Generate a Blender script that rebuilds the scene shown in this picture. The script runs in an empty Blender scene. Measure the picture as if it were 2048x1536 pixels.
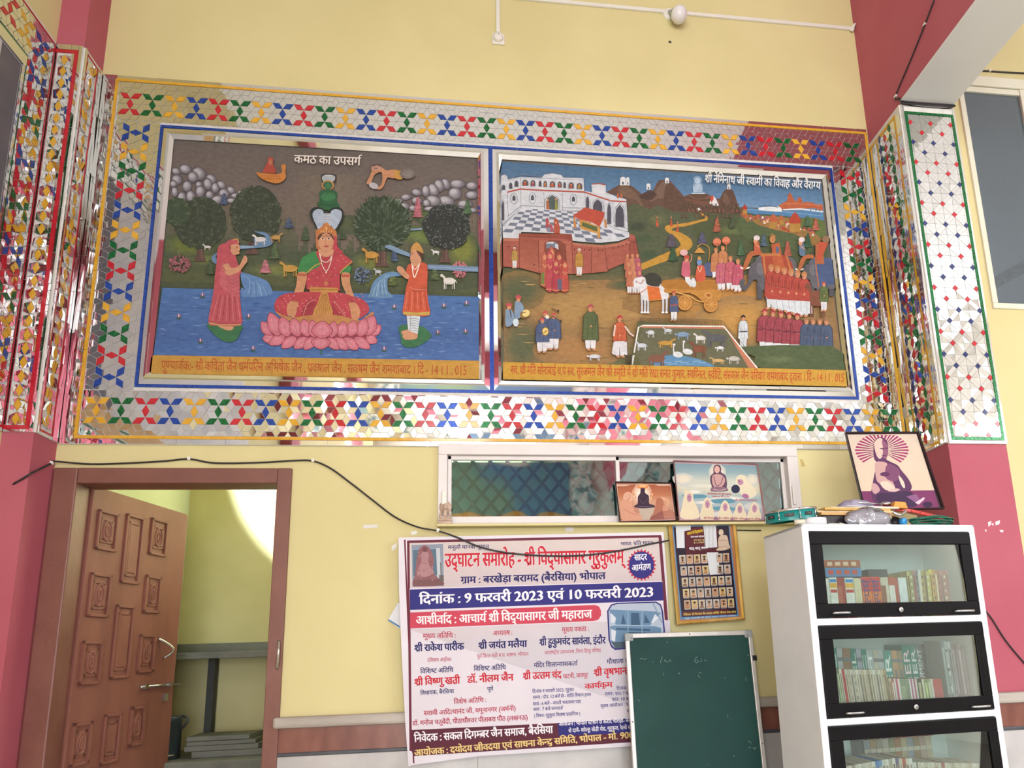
import bpy, math, random
from mathutils import Vector, Matrix
scene = bpy.context.scene
COL = scene.collection
random.seed(7)
# ---------------------------------------------------------------- camera
cam_d = bpy.data.cameras.new('camera'); cam = bpy.data.objects.new('camera', cam_d); COL.objects.link(cam)
cam_d.sensor_width = 36; cam_d.lens = 36 * 1350.0 / 2048; cam_d.clip_start = 0.05; cam_d.clip_end = 200
cam_d.shift_x = -130.45 / 2048; cam_d.shift_y = 262.55 / 2048
CF, CU, CV = 1350.0, 1154.45, 1030.55
R_RIGHT = Vector((0.9916251, -0.1254168, -0.0308258))
R_FWD = Vector((0.1290191, 0.9727164, 0.1928130))
R_UP = Vector((0.0058027, -0.1951753, 0.9807512))
CAM = Vector((0.0, -3.3, 1.4))
mw = Matrix.Identity(4)
for i in range(3):
    mw[i][0] = R_RIGHT[i]; mw[i][1] = R_UP[i]; mw[i][2] = -R_FWD[i]; mw[i][3] = CAM[i]
cam.matrix_world = mw
scene.camera = cam
# ---------------------------------------------------------------- exposure, world, large lights
vs = scene.view_settings
scene.display_settings.display_device = 'sRGB'
vs.view_transform = 'Standard'; vs.look = 'None'; vs.gamma = 1.0; vs.use_curve_mapping = False
vs.exposure = -0.07
scene.cycles.caustics_reflective = False; scene.cycles.caustics_refractive = False
scene.cycles.max_bounces = 10; scene.cycles.diffuse_bounces = 4; scene.cycles.glossy_bounces = 5; scene.cycles.transparent_max_bounces = 24
w = bpy.data.worlds.new('daylight'); scene.world = w; w.use_nodes = True
w.node_tree.nodes['Background'].inputs[0].default_value = (0.75, 0.86, 1.0, 1)
w.node_tree.nodes['Background'].inputs[1].default_value = 1.2
def area(name, loc, rot, sx, sy, power, col):
    l = bpy.data.lights.new(name, 'AREA'); l.shape = 'RECTANGLE'; l.size = sx; l.size_y = sy; l.energy = power; l.color = col
    o = bpy.data.objects.new(name, l); o.location = loc; o.rotation_euler = rot; COL.objects.link(o); return o
PI = math.pi
# daylight through the openings of the hall's far side (behind the photographer); both side lights are added fill
area('daylight_far_doors', (0.6, -9.35, 1.7), (PI / 2, 0, 0), 4.2, 2.6, 350, (0.93, 0.96, 1.0))
area('daylight_far_window_high', (-0.6, -9.35, 5.5), (PI / 2, 0, 0), 1.1, 0.45, 40, (0.86, 0.93, 1.0))
area('daylight_far_window_high', (3.6, -9.35, 5.5), (PI / 2, 0, 0), 1.1, 0.45, 40, (0.86, 0.93, 1.0))
area('right_fill', (7.38, -6.0, 3.9), (0, PI / 2, 0), 1.5, 3.9, 210, (0.95, 0.97, 1.0))  # unseen area light added to brighten the ceiling and hall
area('left_fill', (-2.30, -7.3, 3.2), (0, -PI / 2, 0), 2.6, 2.2, 500, (0.95, 0.97, 1.0))  # unseen area light added to lift the beam side and far wall
sp = bpy.data.lights.new('storeroom_patch_spot', 'SPOT'); sp.energy = 560; sp.spot_size = math.radians(88); sp.spot_blend = 0.06; sp.shadow_soft_size = 0.03; sp.color = (0.88, 0.97, 1.0)  # unseen spot added so its cone edge shapes the storeroom's lit patch
so = bpy.data.objects.new('storeroom_patch_spot', sp); so.location = (-0.72, 0.24, 2.80); so.rotation_euler = (PI / 2, 0, 0); COL.objects.link(so)
# ---------------------------------------------------------------- geometry helpers
def ray(u, v): return R_RIGHT * ((u - CU) / CF) + R_FWD + R_UP * (-(v - CV) / CF)
def on_plane(u, v, o, n):
    """the point of a real plane (point o, normal n) that the photograph shows at u, v"""
    d = ray(u, v); return CAM + d * ((Vector(o) - CAM).dot(n) / d.dot(n))
def W(u, v, y=0.0): return on_plane(u, v, (0, y, 0), Vector((0, 1, 0)))
def lin(c): return c / 12.92 if c <= 0.04045 else ((c + 0.055) / 1.055) ** 2.4
def hx(h, a=1.0):
    h = h.lstrip('#'); return tuple(lin(int(h[i:i + 2], 16) / 255) for i in (0, 2, 4)) + (a,)
class MB:
    """collects faces for ONE mesh object"""
    def __init__(s): s.v = []; s.f = []; s.m = []; s.c = []; s.mats = []; s.sm = []
    def mi(s, mat):
        if mat is None: return 0
        if mat not in s.mats: s.mats.append(mat)
        return s.mats.index(mat)
    def add(s, vs, fs, mat=None, col=(1, 1, 1, 1), smooth=False):
        n = len(s.v); s.v.extend(Vector(p) for p in vs); k = s.mi(mat)
        for f in fs: s.f.append(tuple(i + n for i in f)); s.m.append(k); s.c.append(col); s.sm.append(smooth)
    def box(s, x0, x1, y0, y1, z0, z1, mat=None, col=(1, 1, 1, 1), T=None):
        vs = [(x, y, z) for z in (z0, z1) for y in (y0, y1) for x in (x0, x1)]
        if T: vs = [T(*p) for p in vs]
        s.add(vs, [(0, 2, 3, 1), (4, 5, 7, 6), (0, 1, 5, 4), (2, 6, 7, 3), (0, 4, 6, 2), (1, 3, 7, 5)], mat, col)
    def prism(s, poly, off, mat=None, col=(1, 1, 1, 1), smooth=False):
        """poly: 3d outline, extruded by the vector off"""
        n = len(poly); off = Vector(off); a = [Vector(p) for p in poly]; b = [p + off for p in a]
        s.add(a + b, [tuple(range(n))[::-1], tuple(range(n, 2 * n))] + [(i, (i + 1) % n, n + (i + 1) % n, n + i) for i in range(n)], mat, col, smooth)
    def tube(s, pts, r, mat=None, n=8, col=(1, 1, 1, 1), caps=True):
        pts = [Vector(p) for p in pts]; rings = []; up = Vector((0, 0, 1)); N = len(pts)
        rr = r if isinstance(r, (list, tuple)) else [r] * N
        t0 = (pts[1] - pts[0]).normalized(); a = t0.cross(up if abs(t0.z) < 0.9 else Vector((1, 0, 0))).normalized()
        vs = []
        for i, p in enumerate(pts):
            t = (pts[min(i + 1, N - 1)] - pts[max(i - 1, 0)]).normalized()
            a = (a - t * a.dot(t)).normalized(); b = t.cross(a)
            vs += [p + (a * math.cos(2 * PI * k / n) + b * math.sin(2 * PI * k / n)) * rr[i] for k in range(n)]
        fs = [(i * n + k, i * n + (k + 1) % n, (i + 1) * n + (k + 1) % n, (i + 1) * n + k) for i in range(N - 1) for k in range(n)]
        if caps: fs += [tuple(range(n))[::-1], tuple(range((N - 1) * n, N * n))]
        s.add(vs, fs, mat, col, True)
    def lathe(s, prof, c, axis=(0, 0, 1), n=24, mat=None, col=(1, 1, 1, 1), sx=1, sy=1):
        """prof: (radius, height) pairs about an axis through c"""
        ax = Vector(axis).normalized(); a = ax.cross(Vector((0, 0, 1)) if abs(ax.z) < 0.9 else Vector((1, 0, 0))).normalized(); b = ax.cross(a); c = Vector(c)
        vs = [c + ax * h + (a * math.cos(2 * PI * k / n) * sx + b * math.sin(2 * PI * k / n) * sy) * r for r, h in prof for k in range(n)]
        fs = [(i * n + k, i * n + (k + 1) % n, (i + 1) * n + (k + 1) % n, (i + 1) * n + k) for i in range(len(prof) - 1) for k in range(n)]
        s.add(vs, fs, mat, col, True)
    def ball(s, c, r, mat=None, n=12, sq=(1, 1, 1), col=(1, 1, 1, 1)):
        c = Vector(c); vs = []; m = n // 2
        for i in range(m + 1):
            th = PI * i / m
            for k in range(n): vs.append(c + Vector((math.sin(th) * math.cos(2 * PI * k / n) * sq[0], math.sin(th) * math.sin(2 * PI * k / n) * sq[1], math.cos(th) * sq[2])) * r)
        s.add(vs, [(i * n + k, (i + 1) * n + k, (i + 1) * n + (k + 1) % n, i * n + (k + 1) % n) for i in range(m) for k in range(n)], mat, col, True)
    def build(s, name, mat=None, parent=None, bevel=0.0, flat=False):
        me = bpy.data.meshes.new(name)
        off = parent_loc(parent)
        me.from_pydata([tuple(p - off) for p in s.v], [], s.f)
        mats = s.mats if s.mats else [mat]
        for m in mats: me.materials.append(m)
        me.polygons.foreach_set('material_index', s.m if s.mats else [0] * len(s.f))
        me.polygons.foreach_set('use_smooth', s.sm)
        if any(c != (1, 1, 1, 1) for c in s.c):
            at = me.color_attributes.new('Col', 'FLOAT_COLOR', 'CORNER'); data = []
            for p, c in zip(me.polygons, s.c): data += list(c) * p.loop_total
            at.data.foreach_set('color', data)
        me.update()
        o = bpy.data.objects.new(name, me); COL.objects.link(o)
        if parent: o.parent = parent
        if bevel:
            b = o.modifiers.new('bevel', 'BEVEL'); b.width = bevel; b.segments = 2; b.limit_method = 'ANGLE'; b.angle_limit = math.radians(50)
        return o
def parent_loc(p):
    l = Vector((0, 0, 0))
    while p: l += p.location; p = p.parent
    return l
def tag(o, label=None, cat=None, group=None, kind=None):
    if label: o['label'] = label
    if cat: o['category'] = cat
    if group: o['group'] = group
    if kind: o['kind'] = kind
    return o
def thing(name, label, cat, loc, group=None, kind=None):
    o = bpy.data.objects.new(name, None); o.location = loc; o.empty_display_size = 0.05; COL.objects.link(o)
    return tag(o, label, cat, group, kind)
def smooth_path(pts, k=6, closed=False):
    n = len(pts); out = []
    rng = range(n if closed else n - 1)
    for i in rng:
        g = (lambda j: pts[j % n]) if closed else (lambda j: pts[max(0, min(n - 1, j))])
        p0, p1, p2, p3 = g(i - 1), g(i), g(i + 1), g(i + 2)
        for q in range(k):
            t = q / k
            out.append(tuple(0.5 * (2 * b + (c - a) * t + (2 * a - 5 * b + 4 * c - d) * t * t + (3 * b - a - 3 * c + d) * t ** 3) for a, b, c, d in zip(p0, p1, p2, p3)))
    if not closed: out.append(tuple(pts[-1]))
    return out
# ---------------------------------------------------------------- materials
def new_mat(name):
    m = bpy.data.materials.new(name); m.use_nodes = True; nt = m.node_tree; return m, nt, nt.nodes['Principled BSDF']
def N(nt, kind, **kw):
    n = nt.nodes.new(kind)
    for k, v in kw.items():
        if isinstance(k, str) and hasattr(n, k): setattr(n, k, v)
    return n
def noisy(name, c1, c2=None, scale=6.0, rough=0.6, metal=0.0, bump=0.0, bscale=60.0, detail=4, stretch=None, spec=0.5, lo=0.35, hi=0.65):
    m, nt, b = new_mat(name); c2 = c2 or c1
    tc = N(nt, 'ShaderNodeTexCoord'); mp = N(nt, 'ShaderNodeMapping'); nt.links.new(tc.outputs['Object'], mp.inputs[0])
    if stretch: mp.inputs['Scale'].default_value = stretch
    n = N(nt, 'ShaderNodeTexNoise'); n.inputs['Scale'].default_value = scale; n.inputs['Detail'].default_value = detail
    nt.links.new(mp.outputs[0], n.inputs['Vector'])
    r = N(nt, 'ShaderNodeValToRGB'); r.color_ramp.elements[0].position = lo; r.color_ramp.elements[1].position = hi
    r.color_ramp.elements[0].color = hx(c1); r.color_ramp.elements[1].color = hx(c2)
    nt.links.new(n.outputs['Fac'], r.inputs[0]); nt.links.new(r.outputs[0], b.inputs['Base Color'])
    b.inputs['Roughness'].default_value = rough; b.inputs['Metallic'].default_value = metal; b.inputs['Specular IOR Level'].default_value = spec
    if bump:
        n2 = N(nt, 'ShaderNodeTexNoise'); n2.inputs['Scale'].default_value = bscale; nt.links.new(mp.outputs[0], n2.inputs['Vector'])
        bp = N(nt, 'ShaderNodeBump'); bp.inputs['Strength'].default_value = bump; bp.inputs['Distance'].default_value = 0.01
        nt.links.new(n2.outputs['Fac'], bp.inputs['Height']); nt.links.new(bp.outputs[0], b.inputs['Normal'])
    return m
def painted(name, rough=0.55, noise=0.12, scale=30, stretch=(1, 1, 1), spec=0.3, gain=1.0):
    """colour of each patch of paint or print from the mesh's own colour layer, gently uneven"""
    m, nt, b = new_mat(name)
    a = N(nt, 'ShaderNodeVertexColor'); a.layer_name = 'Col'
    tc = N(nt, 'ShaderNodeTexCoord'); mp = N(nt, 'ShaderNodeMapping'); mp.inputs['Scale'].default_value = stretch
    nt.links.new(tc.outputs['Object'], mp.inputs[0])
    n = N(nt, 'ShaderNodeTexNoise'); n.inputs['Scale'].default_value = scale; n.inputs['Detail'].default_value = 3; nt.links.new(mp.outputs[0], n.inputs['Vector'])
    mr = N(nt, 'ShaderNodeMapRange'); mr.inputs[1].default_value = 0.3; mr.inputs[2].default_value = 0.7; mr.inputs[3].default_value = gain - noise; mr.inputs[4].default_value = gain + noise
    nt.links.new(n.outputs['Fac'], mr.inputs[0])
    mx = N(nt, 'ShaderNodeVectorMath'); mx.operation = 'SCALE'; nt.links.new(a.outputs['Color'], mx.inputs[0]); nt.links.new(mr.outputs[0], mx.inputs['Scale'])
    nt.links.new(mx.outputs[0], b.inputs['Base Color']); b.inputs['Roughness'].default_value = rough; b.inputs['Specular IOR Level'].default_value = spec
    return m
def mirror_mat(name, col='E4E6E6', rough=0.03, ripple=0.0, rs=30.0):
    m, nt, b = new_mat(name); b.inputs['Base Color'].default_value = hx(col); b.inputs['Metallic'].default_value = 1.0; b.inputs['Roughness'].default_value = rough
    if ripple:
        tc = N(nt, 'ShaderNodeTexCoord'); n = N(nt, 'ShaderNodeTexNoise'); n.inputs['Scale'].default_value = rs; mp = N(nt, 'ShaderNodeMapping'); mp.inputs['Scale'].default_value = (1.6, 1.6, 0.12); nt.links.new(tc.outputs['Object'], mp.inputs[0]); nt.links.new(mp.outputs[0], n.inputs['Vector'])
        bp = N(nt, 'ShaderNodeBump'); bp.inputs['Strength'].default_value = ripple; bp.inputs['Distance'].default_value = 0.01
        nt.links.new(n.outputs['Fac'], bp.inputs['Height']); nt.links.new(bp.outputs[0], b.inputs['Normal'])
    return m
def foil(name, c1, c2, scale=260):
    m, nt, b = new_mat(name)
    tc = N(nt, 'ShaderNodeTexCoord'); n = N(nt, 'ShaderNodeTexVoronoi'); n.inputs['Scale'].default_value = scale; nt.links.new(tc.outputs['Object'], n.inputs['Vector'])
    r = N(nt, 'ShaderNodeValToRGB'); r.color_ramp.elements[0].color = hx(c1); r.color_ramp.elements[1].color = hx(c2); r.color_ramp.elements[0].position = 0.25; r.color_ramp.elements[1].position = 0.95
    sepc = N(nt, 'ShaderNodeSeparateColor'); nt.links.new(n.outputs['Color'], sepc.inputs[0]); nt.links.new(sepc.outputs[0], r.inputs[0])
    nt.links.new(r.outputs[0], b.inputs['Base Color']); b.inputs['Roughness'].default_value = 0.22; b.inputs['Metallic'].default_value = 0.35
    bp = N(nt, 'ShaderNodeBump'); bp.inputs['Strength'].default_value = 0.35; bp.inputs['Distance'].default_value = 0.003
    nt.links.new(sepc.outputs[1], bp.inputs['Height']); nt.links.new(bp.outputs[0], b.inputs['Normal'])
    return m
def thin_glass(name, tint='DDE6E4', refl=0.12, rough=0.0, ripple=0.0, rs=12, opac=0.0, body='607070'):
    m, nt, b = new_mat(name); nt.nodes.remove(b); out = nt.nodes['Material Output']
    t = N(nt, 'ShaderNodeBsdfTransparent'); t.inputs[0].default_value = hx(tint)
    g = N(nt, 'ShaderNodeBsdfGlossy'); g.inputs['Roughness'].default_value = rough; g.inputs[0].default_value = (1, 1, 1, 1)
    d = N(nt, 'ShaderNodeBsdfDiffuse'); d.inputs[0].default_value = hx(body)
    m1 = N(nt, 'ShaderNodeMixShader'); m1.inputs[0].default_value = opac; nt.links.new(t.outputs[0], m1.inputs[1]); nt.links.new(d.outputs[0], m1.inputs[2])
    fr = N(nt, 'ShaderNodeFresnel'); fr.inputs[0].default_value = 1.5
    ad = N(nt, 'ShaderNodeMath'); ad.operation = 'ADD'; ad.inputs[1].default_value = refl; nt.links.new(fr.outputs[0], ad.inputs[0])
    m2 = N(nt, 'ShaderNodeMixShader'); nt.links.new(ad.outputs[0], m2.inputs[0]); nt.links.new(m1.outputs[0], m2.inputs[1]); nt.links.new(g.outputs[0], m2.inputs[2])
    if ripple:
        tc = N(nt, 'ShaderNodeTexCoord'); n = N(nt, 'ShaderNodeTexNoise'); n.inputs['Scale'].default_value = rs; n.inputs['Detail'].default_value = 1; nt.links.new(tc.outputs['Object'], n.inputs['Vector'])
        bp = N(nt, 'ShaderNodeBump'); bp.inputs['Strength'].default_value = ripple; bp.inputs['Distance'].default_value = 0.02
        nt.links.new(n.outputs['Fac'], bp.inputs['Height']); nt.links.new(bp.outputs[0], g.inputs['Normal'])
    nt.links.new(m2.outputs[0], out.inputs[0]); return m
M = {}
M['yellow_wall'] = noisy('yellow wall paint', 'D1C591', 'DACE9B', 1.3, 0.65, spec=0.2, bump=0.05, bscale=9, detail=6)
M['pink'] = noisy('pink wall paint', 'AE5766', 'B4606D', 2.0, 0.6, spec=0.2, bump=0.04, bscale=12)
M['cream_wall'] = noisy('hall cream paint', 'DEDAD0', 'E6E2D8', 1.3, 0.6)
M['beam_white'] = noisy('white beam paint', 'D9D9D9', 'DEDEDE', 2.0, 0.6)
M['ceiling'] = noisy('ceiling paint', 'F0EFF0', 'F3F2F3', 1.5, 0.7)
M['store_wall'] = noisy('storeroom paint', 'B5AE80', 'C2BC8E', 2.2, 0.7, bump=0.1, bscale=14)
M['store_side'] = noisy('storeroom side paint', 'B9BE98', 'C4C8A6', 2.4, 0.7)
M['marble'] = noisy('grey marble', 'A9A5A6', 'C9C5C4', 5.0, 0.25, detail=9, lo=0.25, hi=0.75)
M['ledge'] = noisy('grey ledge stone', '9E948C', 'B4ABA2', 6.0, 0.5, bump=0.2, bscale=30, stretch=(0.4, 1, 4))
M['brown_tile'] = noisy('red brown granite', '6E3E36', '87564A', 5.0, 0.3, detail=6, stretch=(2.4, 1, 0.8))
M['dark_strip'] = noisy('dark strip', '3C3C44', '4C4C52', 8, 0.4)
M['floor'] = noisy('floor stone', 'C4BFB6', 'D2CDC4', 3, 0.25)
M['door_paint'] = noisy('brown door paint', '7D4F45', '8A5A4E', 5.0, 0.5, spec=0.25, bump=0.12, bscale=24, stretch=(1, 1, 0.25))
M['frame_paint'] = noisy('brown frame paint', '74483F', '7F5248', 5.0, 0.45, bump=0.15, bscale=30)
M['alu'] = noisy('white painted aluminium', 'D6CECC', 'DDD6D3', 4, 0.35)
M['cream_alu'] = noisy('cream painted aluminium', 'D6D3BE', 'DEDCC8', 4, 0.4)
M['steel'] = noisy('steel', 'B9B9BC', 'CBCBCE', 20, 0.25, metal=1.0)
M['white_plastic'] = noisy('white plastic', 'DEDAD2', 'E4E0D8', 10, 0.4)
M['black'] = noisy('black plastic', '17171A', '1F1F22', 20, 0.4)
M['cable_grey'] = noisy('cable sheath', '1D1A1C', '272326', 20, 0.5)
M['cab_white'] = noisy('white enamel', 'E0E1E6', 'E6E7EB', 6, 0.3)
M['cab_black'] = noisy('black enamel', '100E11', '151316', 8, 0.4, spec=0.12)
M['cab_inside'] = noisy('cabinet inside enamel', 'DCE8E6', 'E2ECEB', 6, 0.45)
M['mirror'] = mirror_mat('mirror')
M['mirror_ripple'] = mirror_mat('rippled mirror', 'DEE2E4', 0.05, 0.22, 26)
M['grout'] = noisy('mosaic bed', 'CFCAC4', 'DAD6D0', 30, 0.6)
M['t_red'] = noisy('red glass', 'B3202C', 'C02A34', 30, 0.12)
M['t_yel'] = noisy('yellow glass', 'D09B2E', 'DBA738', 30, 0.12)
M['t_blu'] = foil('blue foil glass', '1B3A8A', '3158B4')
M['t_grn'] = foil('green foil glass', '0C4A24', '1F8544')
M['t_navy'] = noisy('navy glass', '27305F', '2E3870', 30, 0.12)
M['art'] = painted('mural paint', 0.6, 0.10, 34, (1, 1, 1.6), 0.12, 0.90)
M['print'] = painted('printed film', 0.5, 0.03, 6, (1, 1, 1), 0.12, 0.90)
M['photo'] = painted('glazed print', 0.15, 0.03, 12, (1, 1, 1), 0.25, 0.92)
M['glass'] = thin_glass('cabinet glass', 'EFF6F4', 0.0, 0.0)
M['dark_glass'] = thin_glass('reflective window glass', 'C4D8D6', 0.10, 0.02, 0.07, 5)
M['frost'] = thin_glass('frosted glass', 'A9B8C0', 0.02, 0.2, 0.0, opac=0.45, body='6C7983')
M['green_board'] = noisy('green chalkboard', '24423F', '2B4B47', 2.0, 0.55, detail=6, spec=0.12)
M['gold'] = noisy('gold frame', 'C59A45', 'E2C079', 14, 0.3, metal=0.5, stretch=(1, 1, 0.3))
M['dark_wood'] = noisy('dark frame', '2B1C22', '35242A', 14, 0.35)
M['teal'] = noisy('teal shell', '0F7B78', '138A86', 12, 0.3)
M['figure'] = noisy('stone figure', 'B89C8A', 'CBB3A0', 40, 0.6, bump=0.3, bscale=80)
M['clear_bag'] = thin_glass('grey plastic bag', 'B8B8C4', 0.10, 0.15, 0.5, 30, 0.55, 'A9A7B5')
M['red_plastic'] = noisy('red plastic', 'C8322C', 'D23C34', 12, 0.3)
M['green_wire'] = noisy('green wire', '0E5A46', '157058', 20, 0.35)
M['blue_cap'] = noisy('blue cap', '2F8ACB', '3997D6', 20, 0.35)
M['stone_slab'] = noisy('storeroom stone', '5F615C', '71736C', 6, 0.6, bump=0.2, bscale=20)
M['drum'] = noisy('dark metal drum', '3B444A', '4A545A', 8, 0.3, metal=0.6)
# ---------------------------------------------------------------- the hall
def struct(name, mb, mat=None, parent=None, bevel=0.0):
    o = mb.build(name, mat, parent, bevel)
    if not parent: o['kind'] = 'structure'
    return o
def wall_cells(mb, x0, x1, z0, z1, holes, f):
    xs = sorted({x0, x1, *[h[0] for h in holes], *[h[1] for h in holes]}); zs = sorted({z0, z1, *[h[2] for h in holes], *[h[3] for h in holes]})
    for a, b in zip(xs, xs[1:]):
        run = None
        for c, d in zip(zs, zs[1:]):
            mx, mz = (a + b) / 2, (c + d) / 2
            if any(h[0] < mx < h[1] and h[2] < mz < h[3] for h in holes): continue
            f(a, b, c, d)
XL, XP, YP = -2.125, -1.996, -0.164           # left wall, left pier's inner face, left pier's front
XR0, XR1, YR = 2.28, 2.60, -0.314             # right pier
XE, YB, ZC = 7.3, -9.3, 5.9
# far wall: a mural with mirror pillars, seen only in reflections
DOOR = (-1.975, -0.94, 0.0, 2.29); WIN = (-0.235, 1.61, 2.02, 2.41); WIN2 = (2.96, 4.7, 3.30, 4.80)
mb = MB(); wall_cells(mb, XL - 0.1, XE, 0, ZC, [DOOR, WIN, WIN2], lambda a, b, c, d: mb.box(a, b, 0, 0.12, c, d)); struct('wall_back', mb, M['yellow_wall'])
mb = MB(); wall_cells(mb, YB, 0, 0, ZC, [(-8.4, -6.2, 1.9, 4.5)], lambda a, b, c, d: mb.box(XL - 0.12, XL, a, b, c, d)); struct('wall_left', mb, M['yellow_wall'])
mb = MB(); wall_cells(mb, YB, 0.12, 0, ZC, [(-7.95, -4.05, 3.15, 4.65)], lambda a, b, c, d: mb.box(XE, XE + 0.15, a, b, c, d)); struct('wall_right', mb, M['cream_wall'])
mb = MB(); wall_cells(mb, XL - 0.1, XE, 0, ZC, [(-1.5, 2.7, 0.4, 3.0), (-1.15, -0.05, 5.27, 5.73), (3.05, 4.15, 5.27, 5.73)], lambda a, b, c, d: mb.box(a, b, YB - 0.15, YB, c, d)); struct('wall_front', mb, M['cream_wall'])
mb = MB(); mb.box(XL - 0.12, XE + 0.15, YB - 0.15, 0.12, ZC, ZC + 0.12); struct('ceiling', mb, M['ceiling'])
mb = MB(); mb.box(XL - 0.12, XE + 0.15, YB - 0.15, 1.7, -0.1, 0); struct('floor', mb, M['floor'])
# piers and beams
mb = MB(); mb.box(XL, XP, YP, 0, 0, ZC); struct('wall_pier_left', mb, M['pink'])
mb = MB(); mb.box(XR0, XR1, YR, 0, 0, 4.335); struct('wall_pier_right', mb, M['pink'])
mb = MB(); mb.box(XR0, XR1, YB, 0, 4.335, ZC, M['pink']); mb.box(XR0 + 0.001, XR1 - 0.001, YB, -0.001, 4.325, 4.334, M['beam_white']); struct('trim_1', mb)
for k, y in enumerate((-3.9, -6.6)):
    mb = MB(); mb.box(XL, XR0, y - 0.15, y + 0.15, 5.45, ZC); struct('trim_%d' % (k + 2), mb, M['pink'])
mb = MB()
for y in (-3.9, -6.6): mb.box(XL, XL + 0.12, y - 0.15, y + 0.15, 0, 5.45)
struct('trim_4', mb, M['pink'])
# dado: ledge, brown band, dark strip, marble
def dado(name, x0, x1, yf, top=1.137):
    o = thing(name, None, None, ((x0 + x1) / 2, yf, 0)); o['kind'] = 'structure'
    b = MB(); b.box(x0, x1, yf - 0.034, yf, top - 0.05, top); b.build('ledge', M['ledge'], o, 0.012)
    b = MB(); b.box(x0 + 0.003, x1, yf - 0.010, yf, top - 0.155, top - 0.05); b.build('brown_band', M['brown_tile'], o)
    b = MB(); b.box(x0 + 0.001, x1, yf - 0.015, yf, top - 0.172, top - 0.155); b.build('dark_strip', M['dark_strip'], o, 0.004)
    b = MB()
    x = x0 + 0.004
    while x < x1 - 0.01:
        e = min(x + 0.9, x1); b.box(x, e - 0.002, yf - 0.008, yf, 0, top - 0.172); x = e
    b.build('marble_panel', M['marble'], o)
dado('baseboard_back', -0.962, XR0, 0.0)
dado('baseboard_right', XR0, XR1, YR)
dado('baseboard_left', XL, XP, YP)
dado('baseboard_far_right', XR1, 4.2, 0.0)
# storeroom behind the door
mb = MB(); mb.box(-2.12, 1.3, 1.32, 1.44, 0, 3.3); struct('wall_storeroom_back', mb, M['store_wall'])
mb = MB(); mb.box(-2.12, -1.955, 0.12, 1.32, 0, 3.3); struct('wall_storeroom_left', mb, M['store_side'])
mb = MB(); mb.box(1.2, 1.32, 0.12, 1.32, 0, 3.3); struct('wall_storeroom_right', mb, M['store_wall'])
mb = MB(); mb.box(-2.12, 1.32, 0.12, 1.44, 3.3, 3.4); struct('ceiling_storeroom', mb, M['ceiling'])
# ---- door
D = thing('door_1', None, None, (-1.45, 0.03, 0)); D['kind'] = 'structure'
mb = MB(); mb.box(-1.988, -1.885, -0.018, 0.12, 0, 2.29); mb.build('door_jamb', M['frame_paint'], D, 0.006)
mb = MB(); mb.box(-1.005, -0.94, -0.018, 0.12, 0, 2.29); mb.box(-1.012, -1.005, 0.03, 0.12, 0, 2.22); mb.build('door_jamb', M['frame_paint'], D, 0.006)
mb = MB(); mb.box(-1.885, -1.005, -0.018, 0.12, 2.215, 2.29); mb.build('lintel', M['frame_paint'], D, 0.006)
H0 = Vector((-1.872, 0.10, 0)); LD = (Vector((-1.742, 0.80, 0)) - H0).normalized(); LN = Vector((-LD.y, LD.x, 0)); LT = 2.232; LWD = 0.72
def TL(a, b, z): return H0 + LD * a - LN * b + Vector((0, 0, z))          # a along the leaf, b out of its visible face
leaf = MB(); leaf.box(0, LWD, -0.035, 0, 0.03, LT, T=TL); lf = leaf.build('door_leaf', M['door_paint'], D, 0.003)
def leafp(u, v):
    p = on_plane(u, v, H0, LN); return (p - H0).dot(LD), p.z
def panel(px, oval=False):
    q = [leafp(*p) for p in px]; a0 = (q[0][0] + q[3][0]) / 2; a1 = (q[1][0] + q[2][0]) / 2; z1 = (q[0][1] + q[1][1]) / 2; z0 = (q[2][1] + q[3][1]) / 2
    b = MB()
    for k, (t, h) in enumerate(((0.0, 0.010), (0.022, 0.004), (0.034, 0.010))):
        A0, A1, Z0, Z1 = a0 + t, a1 - t, z0 + t * 1.6, z1 - t * 1.6
        w_ = 0.014 if k != 2 else None
        if w_:
            b.box(A0, A0 + w_, 0, h, Z0, Z1, T=TL); b.box(A1 - w_, A1, 0, h, Z0, Z1, T=TL); b.box(A0, A1, 0, h, Z0, Z0 + w_, T=TL); b.box(A0, A1, 0, h, Z1 - w_, Z1, T=TL)
        else: b.box(A0, A1, 0, 0.005, Z0, Z1, T=TL)
    if oval:
        c = TL((a0 + a1) / 2, 0.004, (z0 + z1) / 2); rw, rh = (a1 - a0) * 0.2, (z1 - z0) * 0.25
        pts = [c + LD * rw * math.cos(t * PI / 10) + Vector((0, 0, rh * math.sin(t * PI / 10))) for t in range(21)]
        b.tube(pts, 0.006, n=6, caps=False)
        pts = [c + LD * rw * 0.45 * math.cos(t * PI / 10) + Vector((0, 0, rh * 0.5 * math.sin(t * PI / 10))) for t in range(21)]
        b.tube(pts, 0.006, n=6, caps=False)
    b.build('raised_panel', M['door_paint'], lf, 0.002)
def c3(x, y): return (x * 0.29297, 768 + y * 0.29297)
def c4(x, y): return (x * 0.29297, 1100 + y * 0.29297)
panel([c3(675, 860), c3(812, 882), c3(780, 1140), c3(640, 1135)], True)
panel([c3(862, 885), c3(985, 912), c4(935, 232), c4(820, 228)])
panel([c3(1035, 915), c3(1148, 938), c3(1120, 1178), c3(1010, 1165)], True)
panel([c4(620, 160), c4(765, 165), c4(725, 455), c4(582, 460)], True)
panel([c4(1000, 175), c4(1100, 180), c4(1075, 428), c4(965, 430)], True)
panel([c4(565, 622), c4(705, 618), c4(670, 905), c4(528, 930)], True)
panel([c4(800, 378), c4(925, 378), c4(862, 872), c4(735, 882)])
panel([c4(958, 578), c4(1062, 572), c4(1035, 828), c4(925, 845)], True)
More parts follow.
